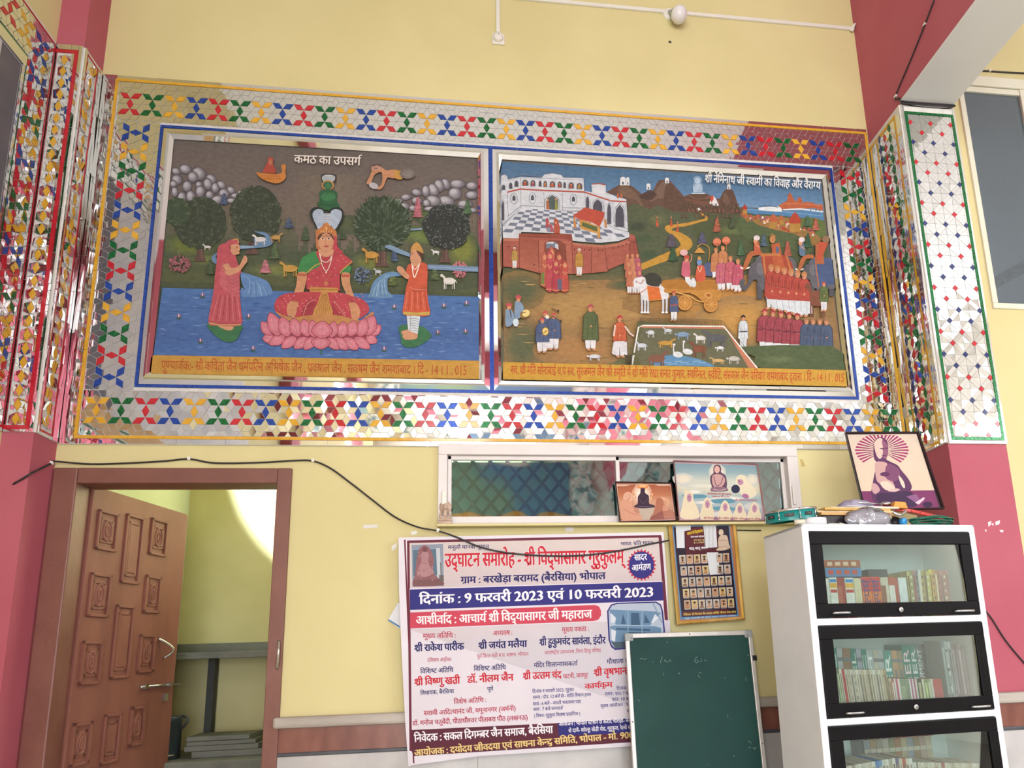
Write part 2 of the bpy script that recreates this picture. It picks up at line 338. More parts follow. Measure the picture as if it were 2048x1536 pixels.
panel([c4(500, 1190), c4(632, 1158), c4(590, 1455), c4(455, 1490)], True)
panel([c4(715, 1130), c4(832, 1100), c4(790, 1440), c4(670, 1480)])
panel([c4(900, 1078), c4(995, 1052), c4(965, 1318), c4(860, 1355)], True)
b = MB()
hp = [leafp(*c4(x, y)) for x, y in ((1082, 605), (1115, 650), (1128, 690), (1115, 740))]
b.tube(smooth_path([tuple(TL(min(a, LWD - 0.02), d, z)) for (a, z), d in zip(hp, (0.0, 0.035, 0.045, 0.0))], 5), 0.007, M['steel']); b.build('door_handle', None, lf)
b = MB(); p0 = leafp(*c4(940, 952)); p1 = leafp(*c4(1100, 908)); zb = (p0[1] + p1[1]) / 2
b.tube([TL(p0[0], 0.014, zb), TL(LWD + 0.03, 0.014, zb)], 0.006, M['steel']); b.box(p0[0] + 0.03, p0[0] + 0.05, 0, 0.022, zb - 0.012, zb + 0.012, M['steel'], T=TL); b.box(LWD - 0.07, LWD - 0.05, 0, 0.022, zb - 0.012, zb + 0.012, M['steel'], T=TL); b.build('sliding_bolt', None, lf)
b = MB(); b.box(LWD - 0.09, LWD - 0.06, 0, 0.012, zb - 0.085, zb - 0.045, M['steel'], T=TL); b.build('latch_plate', None, lf)
b = MB(); b.tube(smooth_path([tuple(W(*c4(1903, 620), -0.02)), tuple(W(*c4(1900, 700), -0.045)), tuple(W(*c4(1890, 812), -0.02))], 6), 0.006, M['steel']); b.build('frame_handle', None, D)
# ---- the long window above the banner
Wd = thing('window_1', None, None, (0.68, 0.0, 2.01)); Wd['kind'] = 'structure'
wx0, wx1, wz0, wz1 = -0.25, 1.625, 2.005, 2.417
mb = MB()
mb.box(wx0, wx1, -0.022, 0.10, wz1 - 0.055, wz1); mb.box(wx0, wx1, -0.022, 0.10, wz0, wz0 + 0.012)
mb.box(wx0, wx0 + 0.045, -0.022, 0.10, wz0 + 0.012, wz1 - 0.055); mb.box(wx1 - 0.06, wx1, -0.022, 0.10, wz0 + 0.012, wz1 - 0.055)
mb.build('window_frame', M['alu'], Wd, 0.004)
def sash(x0, x1, y, bt=0.022, bs=0.02, bb=0.035):
    b = MB(); z0, z1 = wz0 + 0.012, wz1 - 0.055
    b.box(x0, x1, y, y + 0.02, z1 - bt, z1); b.box(x0, x1, y, y + 0.02, z0, z0 + bb); b.box(x0, x0 + bs, y, y + 0.02, z0, z1); b.box(x1 - bs, x1, y, y + 0.02, z0, z1)
    s = b.build('window_sash', M['alu'], Wd, 0.003)
    g = MB(); g.box(x0 + bs - 0.003, x1 - bs + 0.003, y + 0.008, y + 0.012, z0 + bb - 0.003, z1 - bt + 0.003); g.build('glass_pane', M['dark_glass'], s)
    return s
sash(wx0 + 0.045, 0.665, 0.0); sash(0.64, wx1 - 0.06, 0.022)
mb = MB()                                                 # diagonal mesh grille behind the panes
gx0, gx1, gz0, gz1 = wx0 + 0.045, wx1 - 0.06, wz0 + 0.012, wz1 - 0.06
sp_, gy = 0.088, 0.085
for sgn in (1, -1):
    t = gx0 - 0.5
    while t < gx1 + 0.5:
        h = gz1 - gz0; dx = h * 0.82; a, e = (t, t + dx) if sgn > 0 else (t + dx, t)
        # clip to the frame
        def cl(xa, za, xb, zb_):
            for lim, s_ in ((gx0, 1), (gx1, -1)):
                if (xa - lim) * s_ < 0 and (xb - lim) * s_ < 0: return None
                if (xa - lim) * s_ < 0: q = (lim - xa) / (xb - xa); xa, za = lim, za + q * (zb_ - za)
                if (xb - lim) * s_ < 0: q = (lim - xb) / (xa - xb); xb, zb_ = lim, zb_ + q * (za - zb_)
            return xa, za, xb, zb_
        r = cl(a, gz0, e, gz1)
        if r: mb.tube([(r[0], gy + 0.004 * sgn, r[1]), (r[2], gy + 0.004 * sgn, r[3])], 0.0085, n=6)
        t += sp_
mb.build('mesh_grille', noisy('grille paint', '141C1E', '1C2628', 20, 0.5), Wd)
mb = MB(); mb.box(gx0, gx1, 0.105, 0.118, gz0, gz1); mb.build('room_tone_board', noisy('dim board behind grille', '86A8A6', '9AB8B2', 3, 0.7), Wd)  # flat backing board, its tone stands in for the dim room beyond
mb = MB(); mb.box(wx0 + 0.02, wx0 + 0.044, -0.034, -0.022, 2.105, 2.175, M['white_plastic']); mb.build('latch', None, Wd, 0.003)
mb = MB(); mb.box(wx1 - 0.052, wx1 - 0.036, -0.034, -0.022, 2.10, 2.20, M['alu']); mb.build('latch', None, Wd, 0.003)
mb = MB(); mb.box(wx0, wx1 + 0.02, -0.062, 0.0, 1.992, 2.0049); mb.build('sill', M['yellow_wall'], Wd, 0.003)
# ---- the tall window right of the pier
W2 = thing('window_2', None, None, (3.7, 0, 3.3)); W2['kind'] = 'structure'
a0, a1, b0, b1 = 2.925, 4.75, 3.27, 4.87
mb = MB(); mb.box(a0, a1, -0.012, 0.06, b1 - 0.07, b1); mb.box(a0, a1, -0.012, 0.06, b0, b0 + 0.035); mb.box(a0, a0 + 0.035, -0.012, 0.06, b0 + 0.035, b1 - 0.07); mb.box(a1 - 0.035, a1, -0.012, 0.06, b0 + 0.035, b1 - 0.07)
mb.box(a0 + 0.035, 3.36, 0.0, 0.03, b1 - 0.11, b1 - 0.07); mb.box(3.36, 3.43, -0.004, 0.05, b0 + 0.035, b1 - 0.07); mb.build('window_frame', M['cream_alu'], W2, 0.004)
for x0, x1, yy in ((a0 + 0.03, 3.365, 0.012), (3.42, a1 - 0.03, 0.02)):
    mb = MB(); mb.box(x0, x1, yy, yy + 0.006, b0 + 0.03, b1 - 0.10); mb.build('glass_pane', M['frost'], W2)
mb = MB()
for k in range(14): mb.box(a0 + 0.05 + 0.125 * k, a0 + 0.062 + 0.125 * k, 0.07, 0.08, b0, b1 - 0.07)
for k in range(10): mb.box(a0, a1, 0.08, 0.09, b0 + 0.07 + 0.15 * k, b0 + 0.082 + 0.15 * k)
mb.build('bar_grille', noisy('grille bars', '2C373D', '36414A', 10, 0.5), W2)
mb = MB(); mb.box(a0, a1, 0.11, 0.118, b0, b1 - 0.07); mb.build('dim_backdrop', noisy('dim backdrop tone', '6E7C84', '7E8C94', 1.0, 0.8), W2)  # flat panel coloured to imitate the dim space behind the panes
mb = MB()                                                 # dark strip on the pane, imitates the reflection of a ramp
q0, q1 = Vector((2.955, 0.0195, 3.43)), Vector((3.34, 0.0195, 3.66))
mb.prism([Vector((2.957, 0.0105, 3.40)), Vector((3.335, 0.0105, 3.60)), Vector((3.335, 0.0105, 3.68)), Vector((2.957, 0.0105, 3.47))], (0, 0.001, 0))
mb.build('ramp_reflection', noisy('ramp reflection tone', '4B5358', '555D62', 60, 0.6), W2)
# ---- far side of the hall behind the photographer (met only in the mirrors and panes)
mb = MB(); mb.box(-1.6, 1.55, YB, YB + 0.03, 3.75, 4.95); struct('wall_front_mural', mb, noisy('far mural paint', '5A7490', '74866C', 0.9, 0.5, lo=0.42, hi=0.58))
mb = MB(); mb.box(-1.6, 1.55, YB + 0.03, YB + 0.034, 3.75, 3.92); struct('trim_5', mb, noisy('far caption', 'C08A3C', 'C89444', 3, 0.5))
for k, (x0, x1) in enumerate(((-2.0, -1.65), (1.6, 2.0), (2.35, 2.9), (3.1, 3.35))):
    mb = MB(); mb.box(x0, x1, YB, YB + 0.05, 3.6, 5.2); struct('trim_%d' % (6 + k), mb, noisy('far mosaic', '6E8A8E', 'D8DCD4', 9 + k, 0.3, lo=0.45, hi=0.55))
# ---------------------------------------------------------------- lettering (Devanagari is set glyph by glyph)
_gc = {}
def _glyph_raw(s, bold):
    cu = bpy.data.curves.new('t', 'FONT'); cu.body = s; cu.resolution_u = 2; cu.offset = bold
    o = bpy.data.objects.new('t', cu); bpy.context.scene.collection.objects.link(o)
    me = bpy.data.meshes.new_from_object(o)
    vs = [(v.co.x, v.co.y) for v in me.vertices]; fs = [tuple(p.vertices) for p in me.polygons]
    bpy.data.objects.remove(o); bpy.data.curves.remove(cu); bpy.data.meshes.remove(me)
    return vs, fs
def glyph(ch, bold=0.0):
    k = (ch, round(bold, 3))
    if k not in _gc:
        vs, fs = _glyph_raw(ch, 0.0)
        if bold and vs:                      # a heavier face: the same outline laid side by side
            n = len(vs); b = vs
            for q in (-1, 1):
                vs = vs + [(v[0] + q * bold, v[1] + q * bold * 0.5) for v in b]
            fs = fs + [tuple(i + n for i in f) for f in fs] + [tuple(i + 2 * n for i in f) for f in fs]
        d, _ = _glyph_raw('म', 0.0); dv, _ = _glyph_raw(ch + 'म', 0.0)
        adv = max(v[0] for v in dv) - max(v[0] for v in d) if dv else 0.3
        _gc[k] = (vs, fs, adv)
    return _gc[k]
def _cut(vs, fs, x1):
    """keep the part of a glyph left of x1"""
    out_v, out_f = list(vs), []
    for f in fs:
        poly = [vs[i] for i in f]; res = []
        for i in range(len(poly)):
            a, b = poly[i], poly[(i + 1) % len(poly)]
            if a[0] <= x1: res.append(a)
            if (a[0] <= x1) != (b[0] <= x1):
                t = (x1 - a[0]) / (b[0] - a[0]); res.append((x1, a[1] + t * (b[1] - a[1])))
        if len(res) >= 3:
            n = len(out_v); out_v += res; out_f.append(tuple(range(n, n + len(res))))
    return out_v, out_f
def _poly_stroke(pts, w):
    vs, fs = [], []
    for (ax, ay), (bx, by) in zip(pts, pts[1:]):
        dx, dy = bx - ax, by - ay; l = math.hypot(dx, dy) or 1; nx, ny = -dy / l * w / 2, dx / l * w / 2
        n = len(vs); vs += [(ax + nx, ay + ny), (ax - nx, ay - ny), (bx - nx, by - ny), (bx + nx, by + ny)]; fs.append((n, n + 1, n + 2, n + 3))
    return vs, fs
CONS = set(chr(c) for c in range(0x915, 0x93A)) | set('क़ख़ग़ज़ड़ढ़फ़')
STEM = set('खगघचजझञणतथधनपबभमयलवशषस')
SC = 0.62           # top line height of this face
def typeset(s, bold=0.0):
    """one line of writing -> (vertices, faces, width) in em units"""
    V, F = [], []; x = 0.0
    def put(vs, fs, dx=0.0, dy=0.0):
        n = len(V); used = sorted({i for f in fs for i in f}); m = {u: n + k for k, u in enumerate(used)}
        V.extend((vs[u][0] + dx, vs[u][1] + dy) for u in used); F.extend(tuple(m[i] for i in f) for f in fs)
    i = 0; wb = 0.062 + 2 * bold
    while i < len(s):
        c = s[i]
        if c == ' ': x += 0.24; i += 1; continue
        if c not in CONS:
            o = ord(c)
            if 0x904 <= o <= 0x914:          # independent vowel
                vs, fs, a = glyph(c, bold); put(vs, fs, x); last = (x, a, True); x += a; i += 1
                while i < len(s) and (s[i] in 'ंँः' or s[i] == '्'):
                    _mark(put, s[i], last, bold); i += 1
                continue
            vs, fs, a = glyph(c, bold); put(vs, fs, x); x += a; i += 1; continue
        # a cluster: C (nukta) (virama C)* matras
        cl = []; j = i; reph = False
        if c == 'र' and s[j + 1:j + 2] == '्' and s[j + 2:j + 3] in CONS and s[j + 2:j + 3]:
            reph = True; j += 2
        while j < len(s) and s[j] in CONS:
            k = s[j]; j += 1
            if s[j:j + 1] == '़': k += '़'; j += 1
            cl.append(k)
            if s[j:j + 1] == '्' and s[j + 1:j + 2] in CONS and s[j + 1:j + 2] and k[0] not in 'टठडढदहछ' and s[j + 1] != '\u200c': j += 1
            elif s[j:j + 1] == '्' and s[j + 1:j + 2] == 'र': j += 1
            else: break
        mats = []
        while j < len(s) and s[j] in 'ािीुूृेैोौॉॅंँः्\u200c': mats.append(s[j]); j += 1
        i = j
        mats = [m for m in mats if m != '\u200c']
        if 'ि' in mats:
            vs, fs, a = glyph('ि', bold); put(vs, fs, x); x += a; mats.remove('ि')
        rak = False
        if len(cl) > 1 and cl[-1] == 'र': rak = True; cl = cl[:-1]
        for q, k in enumerate(cl):
            vs, fs, a = glyph(k[0], bold)
            if q < len(cl) - 1:
                xc = a - 0.155 if k[0] in STEM else a * 0.84
                if k[0] == 'ग' or k[0] == 'ण' or k[0] == 'श' : xc = a - 0.165
                xc -= 1.5 * bold
                vs, fs = _cut(vs, fs, xc); put(vs, fs, x); x += xc
            else:
                put(vs, fs, x); last = (x, a, k[0] in STEM); x += a
                sx = last[0] + (a - 0.125 if last[2] else a * 0.52)
                if len(k) > 1: put(*_poly_stroke([(sx - 0.03, -0.11), (sx + 0.03, -0.11)], 0.075))
        if rak:
            if last[2]: put(*_poly_stroke([(sx, 0.17), (sx - 0.12, 0.10), (sx - 0.24, -0.02)], wb))
            else: put(*_poly_stroke([(sx - 0.13, -0.12), (sx, -0.02), (sx + 0.13, -0.12)], wb))
        for m in mats:
            if m in 'ाीोौॉः':
                vs, fs, a = glyph(m, bold); put(vs, fs, x); x += a
                last = (last[0], x - last[0], True)
            else: _mark(put, m, last, bold)
        if reph:
            rx = x - 0.12
            put(*_poly_stroke([(rx, SC), (rx - 0.02, SC + 0.10), (rx + 0.05, SC + 0.19), (rx + 0.15, SC + 0.20), (rx + 0.20, SC + 0.15)], wb))
    return V, F, x
def _mark(put, m, last, bold):
    vs, fs, a = glyph(m, bold); x0, adv, stem = last
    if not vs: return
    cx = (min(v[0] for v in vs) + max(v[0] for v in vs)) / 2; w = max(v[0] for v in vs) - min(v[0] for v in vs)
    sx = x0 + (adv - 0.125 if stem else adv * 0.5)
    if m in 'ंँ': put(vs, fs, sx - cx + (0.02 if stem else 0.05))
    elif m in 'ेैॅ': put(vs, fs, sx - (max(v[0] for v in vs)) + 0.03)
    elif m == '्': put(vs, fs, sx - min(v[0] for v in vs) - 0.08)
    else: put(vs, fs, sx - cx - (0.0 if stem else 0.03))
# ---------------------------------------------------------------- mirror mosaic
rnd = random.Random(11)
def clip_rect(poly, x0, x1, z0, z1):
    for ax, lim, sg in ((0, x0, 1), (0, x1, -1), (1, z0, 1), (1, z1, -1)):
        out = []
        for i in range(len(poly)):
            a, b = poly[i], poly[(i + 1) % len(poly)]
            ia, ib = (a[ax] - lim) * sg >= 0, (b[ax] - lim) * sg >= 0
            if ia: out.append(a)
            if ia != ib:
                t = (lim - a[ax]) / (b[ax] - a[ax]); out.append((a[0] + t * (b[0] - a[0]), a[1] + t * (b[1] - a[1])))
        poly = out
        if len(poly) < 3: return []
    return poly
def shrink(poly, d):
    n = len(poly); A = sum(poly[i][0] * poly[(i + 1) % n][1] - poly[(i + 1) % n][0] * poly[i][1] for i in range(n)) / 2
    if abs(A) < 4e-6: return []
    cx = sum(p[0] for p in poly) / n; cy = sum(p[1] for p in poly) / n; out = []
    for p in poly:
        l = math.hypot(p[0] - cx, p[1] - cy)
        if l < 1e-6: return []
        k = max(0, 1 - d * 1.5 / l); out.append((cx + (p[0] - cx) * k, cy + (p[1] - cy) * k))
    return out
def tile(mb, poly, P, h, mat, tilt=0.0, bend=0.0):
    """a thin glass piece; P maps (a, b, height) to the world; tilt: the piece sits slightly out of true"""
    if len(poly) < 3: return
    cx = sum(p[0] for p in poly) / len(poly); cy = sum(p[1] for p in poly) / len(poly)
    tx, ty = rnd.gauss(0, tilt), rnd.gauss(0, tilt)
    top = [P(p[0], p[1], h + (p[0] - cx) * tx + (p[1] - cy) * ty) for p in poly]; bot = [P(p[0], p[1], 0.0) for p in poly]; n = len(poly)
    mb.add(top + bot, [tuple(range(n))] + [(i, n + i, n + (i + 1) % n, (i + 1) % n) for i in range(n)], mat)
CY = [M['t_red'], M['t_grn'], M['t_yel'], M['t_blu']]
def star_band(owner, P, a0, a1, b0, b1, c0, pitch, cb, seq, n, tilt, grout=0.0011, vertical=False, hs=None):
    """rhomb lattice; motifs start at c0 along a, centred on cb across; band a0..a1 x b0..b1"""
    mbm = mbc = MB(); s = pitch / 3.0; sa = s; sb = (hs / (2 * math.sqrt(3))) if hs else s
    L = [(0, math.sqrt(3)), (1.5, math.sqrt(3) / 2), (1.5, -math.sqrt(3) / 2)]
    for i in range(-3, 2 * n + 4):
        for j in range(-4, 5):
            x = 1.5 * i; y = math.sqrt(3) * (j + (0.5 if i % 2 == 0 else 0.0))
            for q, (dx, dy) in enumerate(L):
                ex, ey = x + dx, y + dy; mx, my = (x + ex) / 2, (y + ey) / 2; px, py = -dy / math.sqrt(3) / 2, dx / math.sqrt(3) / 2
                poly = [(x, y), (mx + px, my + py), (ex, ey), (mx - px, my - py)]
                poly = [(c0 + p[0] * sa, cb + p[1] * sb) for p in poly]
                colr = None
                if i % 2 == 0:
                    k = i // 2
                    if 0 <= k < n:
                        if q == 0 and j == -1: colr = seq(k)
                        if q == 1 and j == 0: colr = seq(k)
                        if q == 2 and j == -1: colr = seq(k)
                else:
                    k = (i + 1) // 2                       # edges that end on an even column
                    # lattice odd points: y = sqrt3*j ; the motif's outer tips are at +-sqrt3
                    if 0 <= k < n:
                        if q == 2 and j == 1: colr = seq(k)
                        if q == 1 and j == -1: colr = seq(k)
                poly = clip_rect(poly, a0, a1, b0, b1)
                if not poly: continue
                poly = shrink(poly, grout)
                if not poly: continue
                if colr: tile(mbc, poly, P, 0.0042, colr, 0.004)
                else: tile(mbm, poly, P, 0.0035, M['mirror'], tilt)
    mbm.build('star_pattern_band', None, owner)
def strip_tiles(mb, P, a0, a1, b0, b1, mat, piece, along='a', tilt=0.004, h=0.0035, g=0.0008):
    t = a0 if along == 'a' else b0; end = a1 if along == 'a' else b1
    while t < end - 1e-4:
        e = min(t + piece * rnd.uniform(0.7, 1.15), end)
        if end - e < piece * 0.25: e = end
        p = [(t + g, b0), (e - g, b0), (e - g, b1), (t + g, b1)] if along == 'a' else [(a0, t + g), (a1, t + g), (a1, e - g), (a0, e - g)]
        tile(mb, p, P, h, mat, tilt); t = e
def frame_strips(mb, P, a0, a1, b0, b1, wd, mat, piece=0.3, h=0.005, tilt=0.003):
    strip_tiles(mb, P, a0, a1, b1 - wd, b1, mat, piece, 'a', tilt, h); strip_tiles(mb, P, a0, a1, b0, b0 + wd, mat, piece, 'a', tilt, h)
    strip_tiles(mb, P, a0, a0 + wd, b0 + wd, b1 - wd, mat, piece, 'b', tilt, h); strip_tiles(mb, P, a1 - wd, a1, b0 + wd, b1 - wd, mat, piece, 'b', tilt, h)
# ---- the great surround on the back wall
PB = lambda a, b, h: Vector((a, -0.010 - h, b))
S = thing('mirror_mosaic_surround', 'wide mirror mosaic surround with coloured star pattern round the two murals', 'mosaic', (0.15, 0, 2.405))
bed = MB()
XA, XZ = XP + 0.014, XR0 - 0.014
bed.box(XA, XZ, -0.010, 0, 2.405, 2.69); bed.box(XA, XZ, -0.010, 0, 4.131, 4.414); bed.box(XA, -1.681, -0.010, 0, 2.69, 4.131); bed.box(2.016, XZ, -0.010, 0, 2.69, 4.131); bed.box(-1.681, 2.016, -0.0095, 0, 2.69, 4.131)
bed.build('mosaic_bed', M['grout'], S)
star_band(S, PB, -1.903, 2.248, 4.147, 4.376, -1.840, 0.10808, 4.2460, lambda k: CY[k % 4], 38, 0.0035, hs=0.128)
star_band(S, PB, -1.903, 2.248, 2.448, 2.672, -1.838, 0.10873, 2.5705, lambda k: CY[(2, 1, 0, 3)[k % 4]], 38, 0.030, hs=0.130)
PV = lambda a, b, h: Vector((b, -0.010 - h, -a))
star_band(S, PV, -4.145, -2.674, -1.903, -1.683, -4.077, 0.1116, -1.797, lambda k: CY[(3, 2, 1, 0)[k % 4]], 13, 0.012, hs=0.128)
star_band(S, PV, -4.145, -2.674, 2.020, 2.248, -4.072, 0.1122, 2.1265, lambda k: CY[(0, 1, 2, 3)[k % 4]], 13, 0.008, hs=0.128)
b = MB(); frame_strips(b, PB, -1.921, 2.264, 2.432, 4.393, 0.0145, M['t_yel'], 0.42); b.build('yellow_border_strip', None, S)
b = MB(); frame_strips(b, PB, -1.681, 2.016, 2.69, 4.131, 0.0150, M['t_blu'], 0.30, h=0.006); strip_tiles(b, PB, 0.006, 0.028, 2.705, 4.116, M['t_blu'], 0.33, 'b', 0.002, 0.006); b.build('blue_border_strip', None, S)
b = MB(); frame_strips(b, PB, XA, XZ, 2.407, 4.412, 0.0235, M['mirror'], 0.25, 0.0035, 0.006)
strip_tiles(b, PB, XA + 0.024, -1.922, 2.432, 4.388, M['mirror_ripple'], 0.2, 'b', 0.01)
b.build('outer_mirror_strip', None, S)
# mirror mouldings round each painting: an outer flat strip and a bevelled one
def moulding(x0, x1, z0, z1, X0, X1, Z0, Z1, name):
    b = MB()
    m = lambda t: (X0 + (x0 - X0) * t, X1 + (x1 - X1) * t, Z0 + (z0 - Z0) * t, Z1 + (z1 - Z1) * t)
    prof = [(0.0, 0.004), (0.42, 0.006), (0.46, 0.020), (0.72, 0.026), (1.0, 0.010)]
    for (t, h), (t2, h2) in zip(prof, prof[1:]):
        A, B = m(t), m(t2)
        ring = lambda q, hh: [Vector((q[0], -0.010 - hh, q[2])), Vector((q[1], -0.010 - hh, q[2])), Vector((q[1], -0.010 - hh, q[3])), Vector((q[0], -0.010 - hh, q[3]))]
        r1, r2 = ring(A, h), ring(B, h2)
        for i in range(4):
            p, q, p2, q2 = r1[i], r1[(i + 1) % 4], r2[i], r2[(i + 1) % 4]; n = max(2, int((q - p).length / 0.22)); cuts = [0] + sorted((k + rnd.uniform(-0.3, 0.3)) / n for k in range(1, n)) + [1]
            for c0, c1 in zip(cuts, cuts[1:]):
                e = 0.0008 * 0
                dz = rnd.gauss(0, 0.0007)
                vs_ = [p.lerp(q, c0), p.lerp(q, c1), p2.lerp(q2, c1), p2.lerp(q2, c0)]; vs_[1] = vs_[1] + Vector((0, dz, 0)); vs_[2] = vs_[2] + Vector((0, dz, 0))
                b.add(vs_, [(0, 1, 2, 3)], M['mirror'])
    return b.build(name, None, S)
moulding(-1.608, -0.052, 2.765, 4.048, -1.665, 0.006, 2.706, 4.115, 'mirror_moulding')
moulding(0.078, 1.944, 2.765, 4.048, 0.028, 2.000, 2.706, 4.115, 'mirror_moulding')
# ---- left pier, front face
T_ = thing('mirror_mosaic_pilaster', 'narrow mirror mosaic on the left pier front, yellow diamonds inside a red border', 'mosaic', (-2.06, YP, 2.41))
PF = lambda a, b, h: Vector((a, YP - 0.008 - h, b))
bm_ = MB(); bm_.box(XL, XP, YP - 0.008, YP, 2.41, 4.42); bm_.build('mosaic_bed', M['grout'], T_)
b = MB(); strip_tiles(b, PF, XL + 0.001, -2.011, 4.372, 4.390, M['t_red'], 0.2); strip_tiles(b, PF, XL + 0.001, -2.011, 2.421, 2.439, M['t_red'], 0.2); strip_tiles(b, PF, -2.029, -2.011, 2.439, 4.372, M['t_red'], 0.3, 'b'); b.build('red_border_strip', None, T_)
b, c = MB(), MB(); z = 4.331
while z > 2.45:
    dia = [(-2.0705, z + 0.031), (-2.0705 + 0.0165, z), (-2.0705, z - 0.031), (-2.0705 - 0.0165, z)]
    tile(c, shrink(dia, 0.0007), PF, 0.0045, M['t_yel'], 0.004)
    for sg in (-1, 1):
        tile(b, [(-2.0705 + sg * 0.0008, z - 0.032), (-2.0705 + sg * 0.0175, z), (-2.0705 + sg * 0.0008, z + 0.032), (-2.0705 + sg * 0.030, z + 0.020), (-2.0705 + sg * 0.030, z - 0.020)], PF, 0.0035, M['mirror'], 0.08)
    z -= 0.0665
strip_tiles(b, PF, -2.041, -2.0295, 2.44, 4.37, M['mirror'], 0.035, 'b', 0.03); strip_tiles(b, PF, XL + 0.001, -2.106, 2.44, 4.37, M['mirror_ripple'], 0.10, 'b', 0.02)
strip_tiles(b, PF, -2.010, XP, 2.41, 4.42, M['mirror'], 0.22, 'b', 0.01); strip_tiles(b, PF, XL, -2.011, 4.392, 4.42, M['mirror'], 0.1); strip_tiles(b, PF, XL, -2.011, 2.41, 2.42, M['mirror'], 0.1)
b.build('mirror_tile_field', None, T_); c.build('yellow_diamonds', None, T_)
# left pier, side face (reveal)
T_ = thing('mirror_mosaic_pilaster', 'mirror mosaic on the left pier side facing the murals, thin red lines', 'mosaic', (XP, YP / 2, 2.41))
PS = lambda a, b, h: Vector((XP + 0.008 + h, a, b))
bm_ = MB(); bm_.box(XP, XP + 0.008, YP, 0, 2.41, 4.42); bm_.build('mosaic_bed', M['grout'], T_)
b = MB()
for x in (-0.150, -0.062): strip_tiles(b, PS, x, x + 0.006, 2.43, 4.40, M['t_red'], 0.3, 'b')
strip_tiles(b, PS, -0.150, -0.012, 4.395, 4.403, M['t_red'], 0.3); strip_tiles(b, PS, -0.150, -0.012, 2.425, 2.433, M['t_red'], 0.3); b.build('red_border_strip', None, T_)
b, c = MB(), MB(); z = 4.34
while z > 2.47:
    tile(c, shrink([(-0.106, z + 0.031), (-0.092, z), (-0.106, z - 0.031), (-0.120, z)], 0.0006), PS, 0.0045, M['t_yel'], 0.01)
    for sg in (-1, 1): tile(b, [(-0.106 + sg * 0.001, z - 0.032), (-0.106 + sg * 0.0155, z), (-0.106 + sg * 0.001, z + 0.032), (-0.106 + sg * 0.034, z + 0.02), (-0.106 + sg * 0.034, z - 0.02)], PS, 0.0035, M['mirror'], 0.12)
    z -= 0.0665
for x0, x1, pc, ti in ((-0.164, -0.151, 0.2, 0.01), (-0.054, -0.036, 0.12, 0.03), (-0.035, -0.001, 0.3, 0.02)): strip_tiles(b, PS, x0, x1, 2.41, 4.42, M['mirror_ripple'], pc, 'b', ti)
b.build('mirror_tile_field', None, T_); c.build('yellow_diamonds', None, T_)
# ---- left wall: surround of the mural that runs out of the picture
T_ = thing('mirror_mosaic_surround', 'mirror mosaic star surround on the left wall round a dark mural', 'mosaic', (XL, -1.3, 2.41))
PL = lambda a, b, h: Vector((XL + 0.008 + h, -a, b))       # a: distance from the back wall
A1, AE = 0.178, 2.75
bm_ = MB(); bm_.box(XL, XL + 0.008, -AE, -A1, 2.41, 4.425); bm_.build('mosaic_bed', M['grout'], T_)
PLv = lambda a, b, h: Vector((XL + 0.008 + h, -b, -a))
star_band(T_, PL, 0.19, AE, 4.18, 4.395, 0.27, 0.108, 4.29, lambda k: CY[(3, 2, 0, 1)[k % 4]], 23, 0.012, hs=0.125)
star_band(T_, PLv, -4.18, -2.64, 0.19, 0.345, -4.12, 0.1116, 0.268, lambda k: CY[(3, 0, 1, 2)[k % 4]], 14, 0.02, hs=0.115)
star_band(T_, PL, 0.19, AE, 2.44, 2.64, 0.27, 0.108, 2.54, lambda k: CY[(2, 1, 0, 3)[k % 4]], 23, 0.02, hs=0.125)
b = MB(); strip_tiles(b, PL, 0.346, AE, 4.163, 4.176, M['t_grn'], 0.3); strip_tiles(b, PL, 0.346, 0.356, 2.66, 4.163, M['t_grn'], 0.3, 'b'); strip_tiles(b, PL, 0.346, AE, 2.648, 2.66, M['t_grn'], 0.3); b.build('green_border_strip', None, T_)
b = MB(); strip_tiles(b, PL, 0.180, AE, 4.40, 4.408, M['t_red'], 0.3); strip_tiles(b, PL, 0.180, 0.187, 2.43, 4.40, M['t_red'], 0.3, 'b'); strip_tiles(b, PL, 0.180, AE, 2.425, 2.434, M['t_red'], 0.3); b.build('red_border_strip', None, T_)
b = MB(); strip_tiles(b, PL, 0.358, AE, 4.105, 4.158, M['mirror'], 0.3, 'a', 0.01, 0.010); strip_tiles(b, PL, 0.358, 0.376, 2.67, 4.105, M['mirror_ripple'], 0.05, 'b', 0.05, 0.008); b.build('mirror_moulding', None, T_)
# ---- right pier, side face
T_ = thing('mirror_mosaic_pilaster', 'mirror mosaic on the right pier side, red diamond chain between yellow bars', 'mosaic', (XR0, YR / 2, 2.35))
PR = lambda a, b, h: Vector((XR0 - 0.008 - h, a, b))
bm_ = MB(); bm_.box(XR0 - 0.008, XR0, YR, 0, 2.352, 4.31); bm_.build('mosaic_bed', M['grout'], T_)
b = MB(); strip_tiles(b, PR, -0.275, -0.262, 2.38, 4.26, M['t_yel'], 0.4, 'b'); strip_tiles(b, PR, -0.098, -0.085, 2.38, 4.26, M['t_yel'], 0.4, 'b'); strip_tiles(b, PR, -0.275, -0.013, 4.262, 4.282, M['t_yel'], 0.4); strip_tiles(b, PR, -0.275, -0.085, 2.362, 2.378, M['t_yel'], 0.4); b.build('yellow_border_strip', None, T_)
b, c = MB(), MB(); e = b; z = 4.22; k = 0
